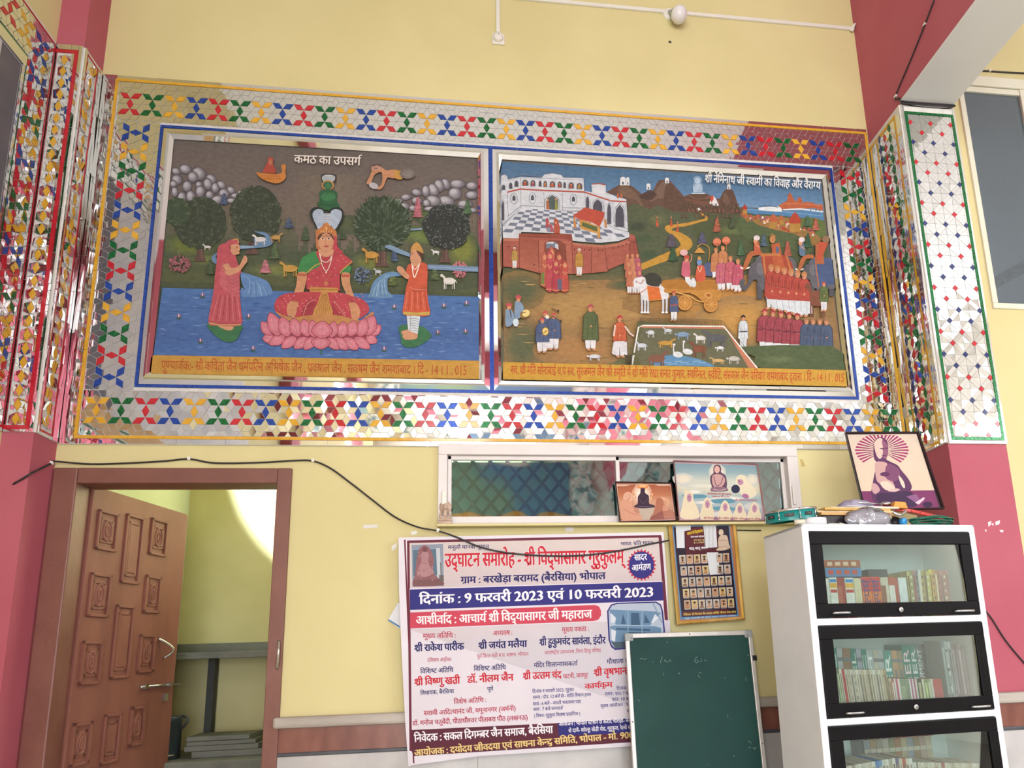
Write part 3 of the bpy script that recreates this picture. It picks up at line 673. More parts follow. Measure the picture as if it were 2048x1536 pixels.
while z > 2.40:
    tile(c, shrink([(-0.166, z + 0.032), (-0.151, z), (-0.166, z - 0.032), (-0.181, z)], 0.0006), PR, 0.0045, M['t_red'], 0.01)
    for sg in (-1, 1):
        tile(b, [(-0.166 + sg * 0.001, z - 0.032), (-0.166 + sg * 0.0160, z), (-0.166 + sg * 0.001, z + 0.032), (-0.166 + sg * 0.030, z + 0.032), (-0.166 + sg * 0.044, z), (-0.166 + sg * 0.030, z - 0.032)], PR, 0.0035, M['mirror'], 0.10)
        zz = z + 0.032; tile(e, shrink([(-0.166 + sg * 0.032, zz), (-0.166 + sg * 0.046, zz + 0.030), (-0.166 + sg * 0.060, zz), (-0.166 + sg * 0.046, zz - 0.030)], 0.0005), PR, 0.0045, M['t_grn'] if sg < 0 else M['t_navy'], 0.01)
    z -= 0.0665
for x0, x1, pc, ti in ((-0.084, -0.066, 0.3, 0.02), (-0.065, -0.040, 0.25, 0.03), (-0.039, -0.001, 0.3, 0.02), (-0.313, -0.277, 0.12, 0.02), (-0.261, -0.228, 0.06, 0.04), (-0.108, -0.099, 0.06, 0.04)): strip_tiles(b, PR, x0, x1, 2.355, 4.26, M['mirror_ripple'], pc, 'b', ti)
b.build('mirror_tile_field', None, T_); c.build('red_diamonds', None, T_)
# ---- right pier, front face
T_ = thing('mirror_mosaic_pilaster', 'tall mirror mosaic on the right pier front, green border, small red and blue squares', 'mosaic', (2.44, YR, 2.35))
PQ = lambda a, b, h: Vector((a, YR - 0.008 - h, b))
bm_ = MB(); bm_.box(XR0, XR1, YR - 0.008, YR, 2.345, 4.31); bm_.build('mosaic_bed', M['grout'], T_)
b = MB(); frame_strips(b, PQ, 2.293, 2.587, 2.363, 4.262, 0.0155, M['t_grn'], 0.25); b.build('green_border_strip', None, T_)
b = MB(); frame_strips(b, PQ, XR0 + 0.001, XR1 - 0.001, 2.347, 4.308, 0.0125, M['mirror'], 0.3, 0.0035)
b2 = b; x0, x1, z0, z1 = 2.3095, 2.5705, 2.380, 4.245
u_, v_ = 0.0605, 0.0623; Z0 = 4.194; cx = 2.440; q = 0.27
for i in range(-3, 4):
    for j in range(-2, 34):
        if (i + j) % 2: continue
        X, Z = cx + i * u_, Z0 - j * v_
        cell = lambda pts: shrink(clip_rect([(X + a * u_, Z + c * v_) for a, c in pts], x0, x1, z0, z1) or [(0, 0)] * 3, 0.0009)
        # lattice point: a coloured square; bars run diagonally; the rest is a large mirror diamond
        colr = (M['t_red'], M['t_red'], M['t_navy'], M['t_navy'])[j % 4]
        p = cell([(0, q), (q, 0), (0, -q), (-q, 0)])
        if p: tile(b2, p, PQ, 0.0045, colr, 0.003)
        for sx in (1, -1):
            p = cell([(sx * q, 0), (0, -q), (sx * (1 - q), -1), (sx * 1, -1 + q)])
            if p: tile(b, p, PQ, 0.0038, M['mirror'], 0.006)
        p0 = [(0, -q), (1 - q, -1), (0, -2 + q), (-1 + q, -1)]
        for a_, b_ in ((0, 1), (1, 2), (2, 3), (3, 0)):
            A, B = p0[a_], p0[b_]
            p = cell([A, B, (0, -1)])
            if p: tile(b, p, PQ, 0.0034, M['mirror'], 0.016 if Z > 3.2 else 0.035)
b.build('mosaic_tiles', None, T_)
# ---------------------------------------------------------------- painted and printed pictures: flat patches of paint laid over each other
class Art:
    def __init__(s, o, n=(0, 1, 0), step=1.0e-5):
        s.o = Vector(o); s.n = Vector(n).normalized(); s.st = step; s.k = 1; s.mb = MB(); s.fr = (0, 0, 1); s.r = random.Random(3); s.fade = 0.0
        s.clip = None
    def cs(s, ox=0, oy=0, k=1.0): s.fr = (ox, oy, k); return s
    def to(s, x, y):
        u, v = s.fr[0] + x * s.fr[2], s.fr[1] + y * s.fr[2]
        return on_plane(u, v, s.o, s.n)
    def lay(s, d=1.0): s.k += d; return -s.n * (s.st * s.k)
    def h(s, c): return hx(s.mix(c, 'A8A29E', s.fade)) if s.fade else hx(c)
    def face(s, pts, off, col):
        ox, oy, k = s.fr; pts = [(ox + x * k, oy + y * k) for x, y in pts]
        if s.clip:                              # nothing is painted beyond the edge of the panel (corners clockwise)
            for i in range(4):
                A, B = s.clip[i], s.clip[(i + 1) % 4]; out = []; sd = lambda p: (B[0] - A[0]) * (p[1] - A[1]) - (B[1] - A[1]) * (p[0] - A[0])
                for j in range(len(pts)):
                    a, b = pts[j], pts[(j + 1) % len(pts)]; da, db = sd(a), sd(b)
                    if da >= 0: out.append(a)
                    if (da >= 0) != (db >= 0): t = da / (da - db); out.append((a[0] + t * (b[0] - a[0]), a[1] + t * (b[1] - a[1])))
                pts = out
                if len(pts) < 3: return
        s.mb.add([on_plane(u, v, s.o, s.n) + off for u, v in pts], [tuple(range(len(pts)))], None, s.h(col))
    def P(s, pts):
        if isinstance(pts, str): pts = [tuple(float(a) for a in p.split(',')) for p in pts.split()]
        return pts
    def p(s, col, pts, sm=0, same=False):
        pts = s.P(pts)
        if sm: pts = smooth_path(pts, sm, True)
        off = s.lay(0.2 if same else 1.0)
        s.face(pts, off, col)
    def e(s, col, cx, cy, rx, ry=None, rot=0, n=14, jag=0, same=False):
        ry = rx if ry is None else ry; c, d = math.cos(math.radians(rot)), math.sin(math.radians(rot)); pts = []
        for i in range(n):
            t = 2 * PI * i / n; j = 1 + (s.r.uniform(-jag, jag) if jag else 0); x, y = rx * math.cos(t) * j, ry * math.sin(t) * j
            pts.append((cx + x * c - y * d, cy + x * d + y * c))
        s.p(col, pts, 0, same)
    def l(s, col, w, pts, sm=0, same=False):
        pts = s.P(pts)
        if sm: pts = smooth_path(pts, sm)
        off = s.lay(0.2 if same else 1.0)
        vs, fs = [], []; n = len(pts)
        for i, p in enumerate(pts):
            a, b = pts[max(i - 1, 0)], pts[min(i + 1, n - 1)]; dx, dy = b[0] - a[0], b[1] - a[1]; l = math.hypot(dx, dy) or 1
            ww = w if not isinstance(w, tuple) else w[0] + (w[1] - w[0]) * i / (n - 1)
            vs += [(p[0] - dy / l * ww / 2, p[1] + dx / l * ww / 2), (p[0] + dy / l * ww / 2, p[1] - dx / l * ww / 2)]
        for i in range(n - 1): s.face([vs[2 * i], vs[2 * i + 1], vs[2 * i + 3], vs[2 * i + 2]], off, col)
    def mix(s, a, b, t):
        a, b = a.lstrip('#'), b.lstrip('#'); return ''.join('%02X' % round(int(a[i:i + 2], 16) * (1 - t) + int(b[i:i + 2], 16) * t) for i in (0, 2, 4))
    def soft(s, col, bg, cx, cy, rx, ry, rot=0, n=4, jag=0.06):
        for i in range(n): s.e(s.mix(bg, col, (i + 1) / n), cx, cy, rx * (1 - 0.7 * i / n), ry * (1 - 0.7 * i / n), rot, 18, jag)
    def band(s, quad, stops, n=24):
        """quad: TL TR BR BL; colour bands from top to bottom"""
        q = s.P(quad); s.lay()
        for i in range(n):
            t0, t1, t = i / n, (i + 1) / n, (i + 0.5) / n
            for (a, ca), (b, cb) in zip(stops, stops[1:]):
                if a <= t <= b: col = s.mix(ca, cb, (t - a) / (b - a)); break
            L = lambda t: (q[0][0] + (q[3][0] - q[0][0]) * t, q[0][1] + (q[3][1] - q[0][1]) * t); Rr = lambda t: (q[1][0] + (q[2][0] - q[1][0]) * t, q[1][1] + (q[2][1] - q[1][1]) * t)
            s.p(col, [L(t0), Rr(t0), Rr(t1), L(t1)], 0, True)
    def t(s, text, col, x0, y0, x1, y1, h, bold=0.0, outline=None, ow=0.03):
        """writing from (x0,y0) to (x1,y1) along its base line, top line h above it"""
        V, F, w = typeset(text, 0.0); dx, dy = x1 - x0, y1 - y0; l = math.hypot(dx, dy); kx = l / max(w, 1e-6); ky = h / SC; ux, uy = dx / l, dy / l
        def put(ox, oy, col):
            off = s.lay(0.5); s.mb.add([s.to(x0 + ux * (a + ox) * kx + uy * (b + oy) * ky, y0 + uy * (a + ox) * kx - ux * (b + oy) * ky) + off for a, b in V], F, None, s.h(col))
        if outline:
            for q in range(8): put((ow + bold) * math.cos(q * PI / 4), ow * math.sin(q * PI / 4), outline)
        for q in ((0,) if not bold else (-1, 1) if bold < 0.03 else (-1, 0, 1)): put(q * bold, q * bold * 0.4, col)
    def build(s, name, mat, parent): 
        # keep to the panel: nothing is cut here, outlines are drawn inside it
        return s.mb.build(name, mat, parent)
# ---- recurring motifs
def rock(a, cx, cy, rx, ry, rot=0, base='8E8A90'):
    a.e('4A4549', cx, cy, rx * 1.06, ry * 1.08, rot, 16)
    for i in range(5): a.e(a.mix('655F66', 'B3AFB5', i / 4), cx - rx * 0.06 * i, cy - ry * 0.07 * i, rx * (1 - 0.15 * i), ry * (1 - 0.15 * i), rot, 16)
def tree(a, cx, cy, rx, ry, dark, light, n=240, trunk=None, dab=7, tcol='5E4740', strokes=False):
    if trunk:
        (tx, ty, tw) = trunk
        a.p(tcol, [(tx - tw / 2, cy), (tx + tw / 2, cy), (tx + tw * 0.62, ty - 14), (tx + tw * 1.15, ty), (tx - tw * 1.15, ty), (tx - tw * 0.62, ty - 14)])
        a.l(a.mix(tcol, '302420', 0.5), tw * 0.12, [(tx - tw * 0.2, cy), (tx - tw * 0.3, ty - 4)]); a.l(a.mix(tcol, 'A08878', 0.4), tw * 0.1, [(tx + tw * 0.2, cy), (tx + tw * 0.3, ty - 6)])
    a.e(dark, cx, cy, rx, ry, 0, 30, 0.07)
    a.lay()
    for i in range(n):
        t = a.r.uniform(0, 2 * PI); q = math.sqrt(a.r.random()); x, y = cx + rx * 1.02 * q * math.cos(t), cy + ry * 1.02 * q * math.sin(t)
        c = a.mix(dark, light, a.r.random() ** 1.6 * (0.4 + 0.6 * q))
        if i % 40 == 0: a.lay()
        if strokes: a.e(c, x, y, dab * 1.5, dab * 0.4, math.degrees(math.atan2(y - cy - ry * 0.5, x - cx)), 5, 0, True)
        else: a.e(c, x, y, dab * a.r.uniform(0.6, 1.2), dab * a.r.uniform(0.5, 1), a.r.uniform(0, 90), 5, 0, True)
def bush(a, cx, cy, r, c1, c2, n=60, dab=4, sq=1.0):
    for i in range(n):
        t = a.r.uniform(0, 2 * PI); q = math.sqrt(a.r.random())
        if i % 20 == 0: a.lay()
        a.e(a.mix(c1, c2, a.r.random()), cx + r * q * math.cos(t), cy + r * sq * q * math.sin(t), dab, dab * 0.6, math.degrees(t), 5, 0, True)
def fir(a, cx, cy, w, h, c1, c2):
    a.l('3C3A30', w * 0.08, [(cx, cy), (cx, cy - h * 0.9)])
    for i in range(7):
        y = cy - h * (0.12 + 0.12 * i); ww = w * (1 - 0.11 * i) / 2
        for sg in (-1, 1): a.p(a.mix(c1, c2, a.r.random()), [(cx, y), (cx + sg * ww, y - h * 0.03), (cx + sg * ww * 0.55, y - h * 0.13), (cx, y - h * 0.16)])
def beast(a, cx, cy, w, h, col, f=1, dark=None, neck=True):
    """four footed animal, w long, h high; f=1 looks left"""
    X = lambda t: cx - f * t * w; d = dark or a.mix(col, '403020', 0.35)
    for lx in (-0.33, -0.22, 0.2, 0.33): a.l(d if lx in (-0.22, 0.2) else col, w * 0.07, [(X(-lx), cy), (X(-lx) , cy + h * 0.62)])
    a.e(col, cx, cy, w * 0.40, h * 0.27, 0, 14)
    if neck: a.p(col, [(X(0.26), cy + h * 0.05), (X(0.36), cy - h * 0.12), (X(0.50), cy - h * 0.40), (X(0.38), cy - h * 0.46), (X(0.20), cy - h * 0.18)])
    a.e(col, X(0.50), cy - (h * 0.42 if neck else 0.0), w * 0.11, h * 0.12, 20 * f, 10)
    a.l(col, w * 0.05, [(X(-0.38), cy - h * 0.1), (X(-0.48), cy + h * 0.15)])
SKIN = 'C98A66'
def man(a, x, y, h, coat, trou='D9D6DA', turban='C0514A', skin=SKIN, long=0.62, face=-1, w=1.0, sash=None):
    """standing man, feet at (x, y), h tall; long: how far the coat comes down"""
    hw = h * 0.115 * w; d = a.mix(coat, '201818', 0.45)
    ys = y - h * 0.82; yc = ys + h * long * 0.82
    a.p(trou, [(x - hw * 0.9, yc - 2), (x + hw * 0.9, yc - 2), (x + hw * 0.75, y - h * 0.05), (x + hw * 0.1, y - h * 0.05), (x, yc + h * 0.06), (x - hw * 0.1, y - h * 0.05), (x - hw * 0.75, y - h * 0.05)])
    a.l(a.mix(trou, '606068', 0.6), h * 0.008, [(x, yc), (x, y - h * 0.05)])
    for sg in (-0.45, 0.45): a.e(skin, x + hw * sg + face * h * 0.02, y - h * 0.03, h * 0.045, h * 0.025, 0, 8)
    a.p(d, [(x - hw * 0.6, ys - h * 0.012), (x + hw * 0.6, ys - h * 0.012), (x + hw * 1.18, ys + h * 0.08), (x + hw * 1.35, yc + h * 0.008), (x - hw * 1.35, yc + h * 0.008), (x - hw * 1.18, ys + h * 0.08)])
    a.p(coat, [(x - hw * 0.55, ys), (x + hw * 0.55, ys), (x + hw * 1.05, ys + h * 0.08), (x + hw * 1.2, yc), (x - hw * 1.2, yc), (x - hw * 1.05, ys + h * 0.08)])
    for q in (-0.5, 0.3): a.l(d, h * 0.008, [(x + hw * q * 0.7, ys + h * 0.1), (x + hw * q, yc)])
    a.l(d, h * 0.012, [(x + hw * 0.95 * face, ys + h * 0.08), (x + hw * 0.75 * face, ys + h * 0.25), (x + hw * 0.2, ys + h * 0.30)]); a.e(skin, x + hw * 0.1, ys + h * 0.3, h * 0.025, h * 0.02, 0, 7)
    if sash: a.l(sash, h * 0.03, [(x - hw * 1.05, ys + h * 0.30), (x + hw * 1.05, ys + h * 0.29)])
    a.e(skin, x, y - h * 0.885, h * 0.052, h * 0.066, 0, 12)
    a.p(turban, [(x - h * 0.062, y - h * 0.895), (x - h * 0.06, y - h * 0.955), (x, y - h * 0.995), (x + h * 0.06, y - h * 0.955), (x + h * 0.062, y - h * 0.895), (x + h * 0.01, y - h * 0.935)])
    a.l('4A2C24', h * 0.012, [(x + face * h * 0.045, y - h * 0.872), (x + face * h * 0.015, y - h * 0.868)]); a.e('301C18', x + face * h * 0.02, y - h * 0.895, h * 0.008, h * 0.006, 0, 5)
# ---------------------------------------------------------------- left mural
G_ = thing('mural_painting', 'left mural, a seated goddess on a pink lotus in blue water between two attendants', 'painting', (-0.83, -0.010, 2.765))
b = MB(); b.box(-1.612, -0.048, -0.0118, -0.0100, 2.760, 4.052); b.build('painting_board', noisy('board', '5E5650', '6A605A', 5, 0.6), G_)
a = Art((0, -0.0119, 0)); a.fade = 0.08; a.clip = [(348, 281), (956, 320), (958.8, 762), (304.5, 750)]; yl = lambda x: 283 + (x - 351) * 0.0638
a.band('348,281 956,320 958.5,762 304.5,750', [(0, '665D57'), (0.16, '6B6059'), (0.28, '6C6156'), (0.38, '5E5C4B'), (0.46, '4B5340'), (0.58, '555A3C'), (0.66, '3D463A'), (1, '3D463A')], 40)
def clear(a_, n, fn):
    for _ in range(n): fn()
# vertical brush light behind the idol
for i in range(26):
    x = 600 + i * 4.6; a.l(a.mix('6B6056', '85786A', 0.08 + 0.45 * math.exp(-((i - 13) / 6) ** 2)), 5.2, [(x, 345 + (i * 7) % 13), (x + (i - 13) * 0.5, 470 + (i * 31) % 40)])
# distant greens
for cx, cy, rx, ry, c in ((380, 490, 60, 26, '66703A'), (430, 520, 60, 14, '6B7440'), (560, 540, 70, 16, '707645'), (500, 440, 40, 12, '55603F'), (745, 525, 46, 20, '70773F'), (860, 470, 70, 22, '6B7A45'), (925, 500, 35, 38, '767B3B'), (900, 560, 70, 22, '49523A'), (760, 560, 60, 20, '5C653A'), (690, 450, 60, 20, '535A42'), (880, 430, 60, 22, '56693F')):
    a.soft(c, '4B5340', cx, cy, rx, ry, 0, 5, 0.05)
for i in range(170):
    x, y = a.r.uniform(335, 950), a.r.uniform(440, 575); a.l(a.mix('3E4A36', '868A4C', a.r.random()), 0.9, [(x, y), (x + a.r.uniform(-1.5, 1.5), y - a.r.uniform(4, 12))])
# rocks
a.cs(300, 260, 0.17578)
for r in ((300, 475, 55, 42, 20), (405, 450, 70, 56, 10), (560, 500, 85, 72, 30), (310, 570, 62, 58, 25), (490, 540, 60, 62, 0), (700, 560, 66, 48, 35), (270, 620, 42, 42, 0), (425, 645, 55, 62, 10), (560, 630, 40, 44, 0), (660, 620, 52, 66, -10), (815, 630, 55, 44, 35), (575, 705, 55, 66, 10), (285, 710, 38, 60, 0), (745, 665, 44, 60, 0), (365, 775, 50, 66, 0), (465, 765, 52, 74, 0), (680, 745, 45, 50, 20), (925, 690, 50, 42, 35), (845, 730, 62, 58, 0), (770, 800, 84, 48, -20), (980, 755, 60, 30, 0), (1040, 715, 40, 18, 0), (930, 810, 60, 30, 0)): rock(a, *r)
a.cs(640, 260, 0.17578)
for r in ((1730, 640, 70, 46, 0), (1565, 620, 88, 52, 0), (1430, 620, 48, 66, -25), (1355, 640, 58, 74, -15), (1290, 690, 58, 82, -25), (1205, 700, 46, 68, 0), (1535, 730, 78, 70, 0), (1730, 745, 76, 46, 0), (1100, 715, 62, 40, 10), (980, 770, 62, 34, -10), (1440, 815, 96, 62, 15), (1290, 810, 88, 62, 15), (1105, 810, 62, 46, 0), (890, 825, 62, 36, -20), (1215, 838, 46, 42, 0), (1650, 850, 90, 46, 0), (955, 875, 66, 44, 0), (1260, 905, 80, 28, 0), (1060, 895, 46, 34, 0), (1600, 915, 60, 34, 0), (1740, 920, 56, 28, 0)): rock(a, *r)
a.cs()
# conifers and trees
tree(a, 402, 447, 52, 50, '394034', '56604A', 330, (401, 524, 11), 3.2); tree(a, 512, 430, 50, 55, '394034', '5B6450', 380, (505, 510, 12), 3.2)
tree(a, 355, 425, 26, 28, '3E4A38', '5A6A4C', 90, None, 3)
tree(a, 765, 448, 56, 54, '34402F', '6E7A68', 420, (765, 535, 13), 3.4, strokes=True); tree(a, 893, 455, 47, 46, '2F3330', '8A8F88', 360, (890, 527, 11), 1.7)
a.cs(300, 260, 0.17578)
fir(a, 850, 880, 110, 150, '3F4C66', '55637E'); fir(a, 1585, 1145, 130, 130, '3C4A60', '5A6A80'); fir(a, 1425, 1500, 150, 190, '3F4E38', '5A6A48'); fir(a, 1775, 1290, 120, 190, '43503C', '56644A')
a.cs(640, 260, 0.17578)
fir(a, 1115, 1040, 130, 270, '9A5560', 'B87078'); fir(a, 850, 1530, 100, 200, '3C4862', '5A6A88'); fir(a, 1680, 990, 120, 190, '3F5A40', '55704C'); fir(a, 265, 1270, 110, 140, '3E4C38', '54604A')
a.cs(290, 520, 0.17578)
bush(a, 400, 60, 125, '7E4A50', 'A86870', 150, 14, 0.75); fir(a, 1378, 180, 160, 170, 'A0606A', 'C48088'); fir(a, 750, 200, 120, 190, '3E4A36', '505C40')
a.cs(640, 520, 0.17578)
bush(a, 490, 190, 105, '38465E', '7A8AA0', 130, 13, 0.9); bush(a, 1590, 120, 90, 'A85A66', 'CC8088', 130, 13, 1.0); fir(a, 830, 330, 130, 200, '4A5638', '6E7A48'); fir(a, 1310, 260, 120, 180, '46543A', '66744C')
a.l('5A4038', 14, '1600,180 1600,262'); a.l('3A4048', 10, '490,220 492,300')
# streams
a.cs(300, 260, 0.17578)
a.p('6684A4', '1205,1170 1330,1185 1400,1270 1390,1320 1300,1350 1040,1370 900,1380 760,1420 710,1470 740,1530 810,1536 760,1460 800,1420 900,1400 880,1350 1040,1325 1190,1330 1195,1240 1330,1230 1210,1180', 3)
a.p('8CA6C0', '1040,1335 1180,1335 1185,1355 1040,1360')
a.cs(640, 260, 0.17578)
a.p('7A94AE', '745,1330 800,1320 1030,1420 1030,1460 900,1420 740,1350'); a.p('7A94AE', '1030,1140 1170,1130 1165,1150 1035,1160'); 
a.cs(640, 520, 0.17578)
a.p('6F88A6', '1225,65 1800,90 1800,150 1230,120'); a.l('93A8C0', 8, '1240,90 1500,105 1790,125')
# water
a.cs()
a.band('327,578 959,596 958.8,724 309,714', [(0, '7E97B8'), (0.03, '4B6EA4'), (0.35, '4A6AA2'), (0.7, '45629A'), (1, '4C6CA6')], 16)
for i in range(420):
    x, y = a.r.uniform(318, 930), a.r.uniform(584, 712); y += (x - 318) * 0.016
    if i % 30 == 0: a.lay()
    l = a.r.uniform(6, 26); x1 = min(x + l, 952); a.p(a.mix('34518C', '86A2CC', a.r.random() ** 1.5), [(x, y), ((x + x1) / 2, y - 0.8), (x1, y + 0.3), ((x + x1) / 2, y + 0.9)], 0, True)
# waterfalls
a.cs(290, 520, 0.17578)
a.p('5F83B4', '1095,170 1130,160 1300,210 1400,260 1440,320 1455,400 1330,430 1120,430 1105,330 1150,350 1120,300', 3)
for i in range(12): a.l(a.mix('86A6CC', '45689C', (i * 5 % 7) / 7), 9, [(1120 + i * 8, 190 + i * 4), (1200 + i * 14, 240 + i * 6), (1190 + i * 21, 400 + (i % 3) * 16)], 4)
a.cs(640, 520, 0.17578)
a.p('6488AE', '870,150 760,160 660,215 600,290 570,400 560,440 830,440 780,370 770,270 800,210 930,195', 3)
for i in range(12): a.l(a.mix('93B0C8', '4A7096', (i * 5 % 7) / 7), 9, [(850 - i * 10, 165 + i * 3), (740 - i * 9, 230 + i * 5), (760 - i * 16, 410 + (i % 3) * 14)], 4)
a.cs()
def lily(x, y, s=1.0):
    a.e('3E5A4C', x, y + 5 * s, 6 * s, 2 * s, 0, 8)
    for t in (-1, 0, 1): a.p(('A04A5C', 'E0D0D4', 'B05A6A')[t + 1], [(x, y + 4 * s), (x + t * 3.5 * s - 1.3 * s, y - 1 * s), (x + t * 4.5 * s, y - 5 * s + abs(t) * 2), (x + t * 3.5 * s + 1.3 * s, y)])
for x, y in ((407, 592), (360, 634), (499, 634), (403, 683), (508, 698), (789, 615), (888, 613), (933, 608), (876, 666), (931, 664), (769, 699)): lily(x, y)
# animals
beast(a, 522, 482, 26, 18, 'D8D4D0'); beast(a, 417, 497, 16, 10, 'D0CCC6'); beast(a, 553, 478, 24, 16, 'B08A4C', -1); beast(a, 582, 540, 36, 26, 'BC9048', 1); beast(a, 744, 513, 32, 26, 'BC8A44', 1); beast(a, 872, 507, 16, 10, 'D8D8D4'); beast(a, 899, 565, 30, 26, 'D4D0C8', 1); beast(a, 757, 546, 15, 12, 'B8BCC4')
# the flying boat and the flying figure
a.cs(300, 260, 0.17578)
a.p('C07A3C', '1220,505 1270,510 1480,520 1510,480 1500,430 1530,410 1555,430 1550,500 1555,560 1510,610 1440,628 1330,600 1250,550', 4)
for i in range(14): a.e('A8622E', 1290 + (i % 7) * 32, 545 + (i // 7) * 30, 13, 9, 0, 8)
a.p('A04438', '1290,500 1330,420 1350,370 1350,340 1385,330 1412,350 1410,410 1430,450 1440,512 1300,508', 3); a.e('B06850', 1380, 385, 24, 34)
a.cs(640, 260, 0.17578)
a.p('BC8460', '740,470 770,480 850,475 850,570 780,560 760,580 730,660 690,695 655,690 700,640 715,560 700,500 640,520 610,560 590,620 545,640 540,610 590,500 590,450 640,425 700,440', 3)
a.p('BC8A44', '850,470 940,490 940,580 900,585 850,568'); a.e('B88A78', 645, 452, 55, 30, 0); a.l('503830', 12, '600,430 660,415 700,430', 4); a.e('B4B0B4', 615, 655, 56, 34, 20); a.soft('807872', '6B6059', 1000, 520, 90, 60, 0, 4)
a.l('4A3830', 8, '620,455 660,462')
# the green idol and its serpent
a.cs(640, 260, 0.17578)
a.p('3E3834', '20,560 30,525 100,515 180,525 195,565 160,640 50,640', 3); a.p('B4B8C0', '30,560 60,535 100,530 150,535 180,560 150,610 55,610', 3)
for i in range(9): a.l('808488', 4, [(45 + i * 15, 545), (60 + i * 11, 605)])
a.e('B88A50', 97, 650, 72, 58); a.e('6A6050', 97, 652, 58, 46)
a.p('2F5B3C', '-10,905 0,880 -30,860 0,830 5,790 -2,740 20,710 65,705 70,680 50,655 55,625 100,612 135,630 135,665 125,700 180,712 205,745 195,800 200,830 225,875 235,895 200,912 100,935', 4)
a.p('3C7048', '20,770 60,730 100,740 150,730 180,770 170,810 100,830 30,810', 4); a.l('234530', 5, '10,860 100,880 210,868', 3); a.e('3C7048', 96, 655, 30, 34)
a.cs(500, 400, 0.20833)
a.p('2E3430', '660,300 620,240 590,190 580,140 600,100 640,85 700,95 740,140 790,95 850,85 895,110 905,160 890,230 850,290 825,320', 4)
a.p('A9B4C6', '665,300 640,250 612,190 610,140 640,110 680,105 712,130 712,220 700,270', 4); a.p('A9B4C6', '820,300 860,240 885,180 885,130 850,108 810,108 782,135 780,220 790,270', 4); a.p('BCC4CE', '712,145 782,145 782,270 712,270')
for i in range(6): a.l('70788A', 4, [(712, 155 + i * 17), (782, 155 + i * 17)])
for i in range(34): a.e('5A6684', 640 + (i % 4) * 18 + (190 if i > 16 else 0) - 20, 130 + (i * 37 % 130), 3.2, 3.2, 0, 5)
# the goddess
a.p('3F7F49', '470,715 480,640 510,570 580,525 650,505 700,520 690,640 560,720', 4)
a.p('B3434B', '640,520 690,500 800,490 880,520 950,570 990,610 960,640 900,680 870,740 870,860 850,890 580,880 550,830 555,740 600,690 680,640', 4)
a.p('3F7F49', '975,640 965,715 880,715 900,680', 2); a.l('B89548', 10, '985,605 940,645 890,690 870,720', 4); a.l('B89548', 10, '690,625 640,640 580,690 550,720', 4)
# arms
a.p('C58B66', '470,715 548,715 545,800 520,900 480,960 470,1000 400,990 430,910 455,820', 4); a.p('C58B66', '885,720 962,720 965,800 985,880 1010,950 1020,1010 955,1010 930,920 890,820', 4)
a.p('B45A48', '466,722 550,722 548,745 466,745'); a.p('B45A48', '884,730 964,730 964,755 884,755')
# skirt and legs
a.p('B3434B', '420,905 330,920 270,960 245,1010 245,1060 270,1100 380,1130 520,1140 620,1120 800,1120 900,1140 1020,1160 1110,1120 1150,1070 1130,1010 1080,965 1010,945 850,900 580,895', 4)
a.p('9A3840', '560,980 520,1050 500,1130 620,1125 650,1000', 3); a.p('9A3840', '800,990 830,1060 900,1135 800,1120', 3)
a.p('C08A4A', '690,905 750,905 770,1000 800,1120 610,1120 660,1000', 2)
for i in range(7): a.l('8E5630', 4, [(700 + i * 7, 915), (640 + i * 24, 1115)])
a.l('C48A80', 6, '640,970 560,1010 520,1120', 4); a.l('C48A80', 6, '810,980 860,1040 920,1130', 4)
a.p('C08A4A', '580,852 850,858 850,905 580,895'); 
for i in range(16): a.e('8A5A30', 592 + i * 16.5, 876, 5, 10, 0, 6)
a.p('B87F4E', '420,1140 620,1115 760,1112 900,1130 1050,1170 1120,1130 1180,1090 1190,1115 1100,1180 960,1210 740,1215 540,1205 400,1180 300,1130 255,1085 330,1120', 4)
for i in range(60):
    x, y = 270 + (i * 137) % 860, 915 + (i * 71) % 200
    if not (600 < x < 810) and abs(x - 700) < 430 - (y - 900) * 0.0 and y < 1110 - abs(x - 700) * 0.05: a.e('D88A88', x, y, 5.5, 6.5, 0, 6)
for x, y in ((615, 717), (655, 760), (572, 775), (820, 670), (850, 600), (905, 580), (830, 740), (880, 550), (650, 840), (800, 820), (930, 610), (600, 840), (780, 560)): a.e('D88A88', x, y, 5.5, 7, 0, 6)
# hands
a.p('C58B66', '400,985 470,995 460,1060 440,1130 415,1145 400,1130 385,1135 368,1110 365,1040', 4); a.p('C58B66', '955,1005 1020,1005 1060,1070 1055,1140 1040,1165 1010,1165 980,1140 968,1060', 4)
for d in (0, 1, 2): a.l('9A5C48', 3, [(390 + d * 18, 1060), (385 + d * 18, 1128)]); a.l('9A5C48', 3, [(990 + d * 18, 1080), (1000 + d * 17, 1152)])
for y in (965, 985): a.l('A04A40', 6, [(405, y), (478, y + 8)]); a.l('A04A40', 6, [(948, y + 18), (1018, y + 8)])
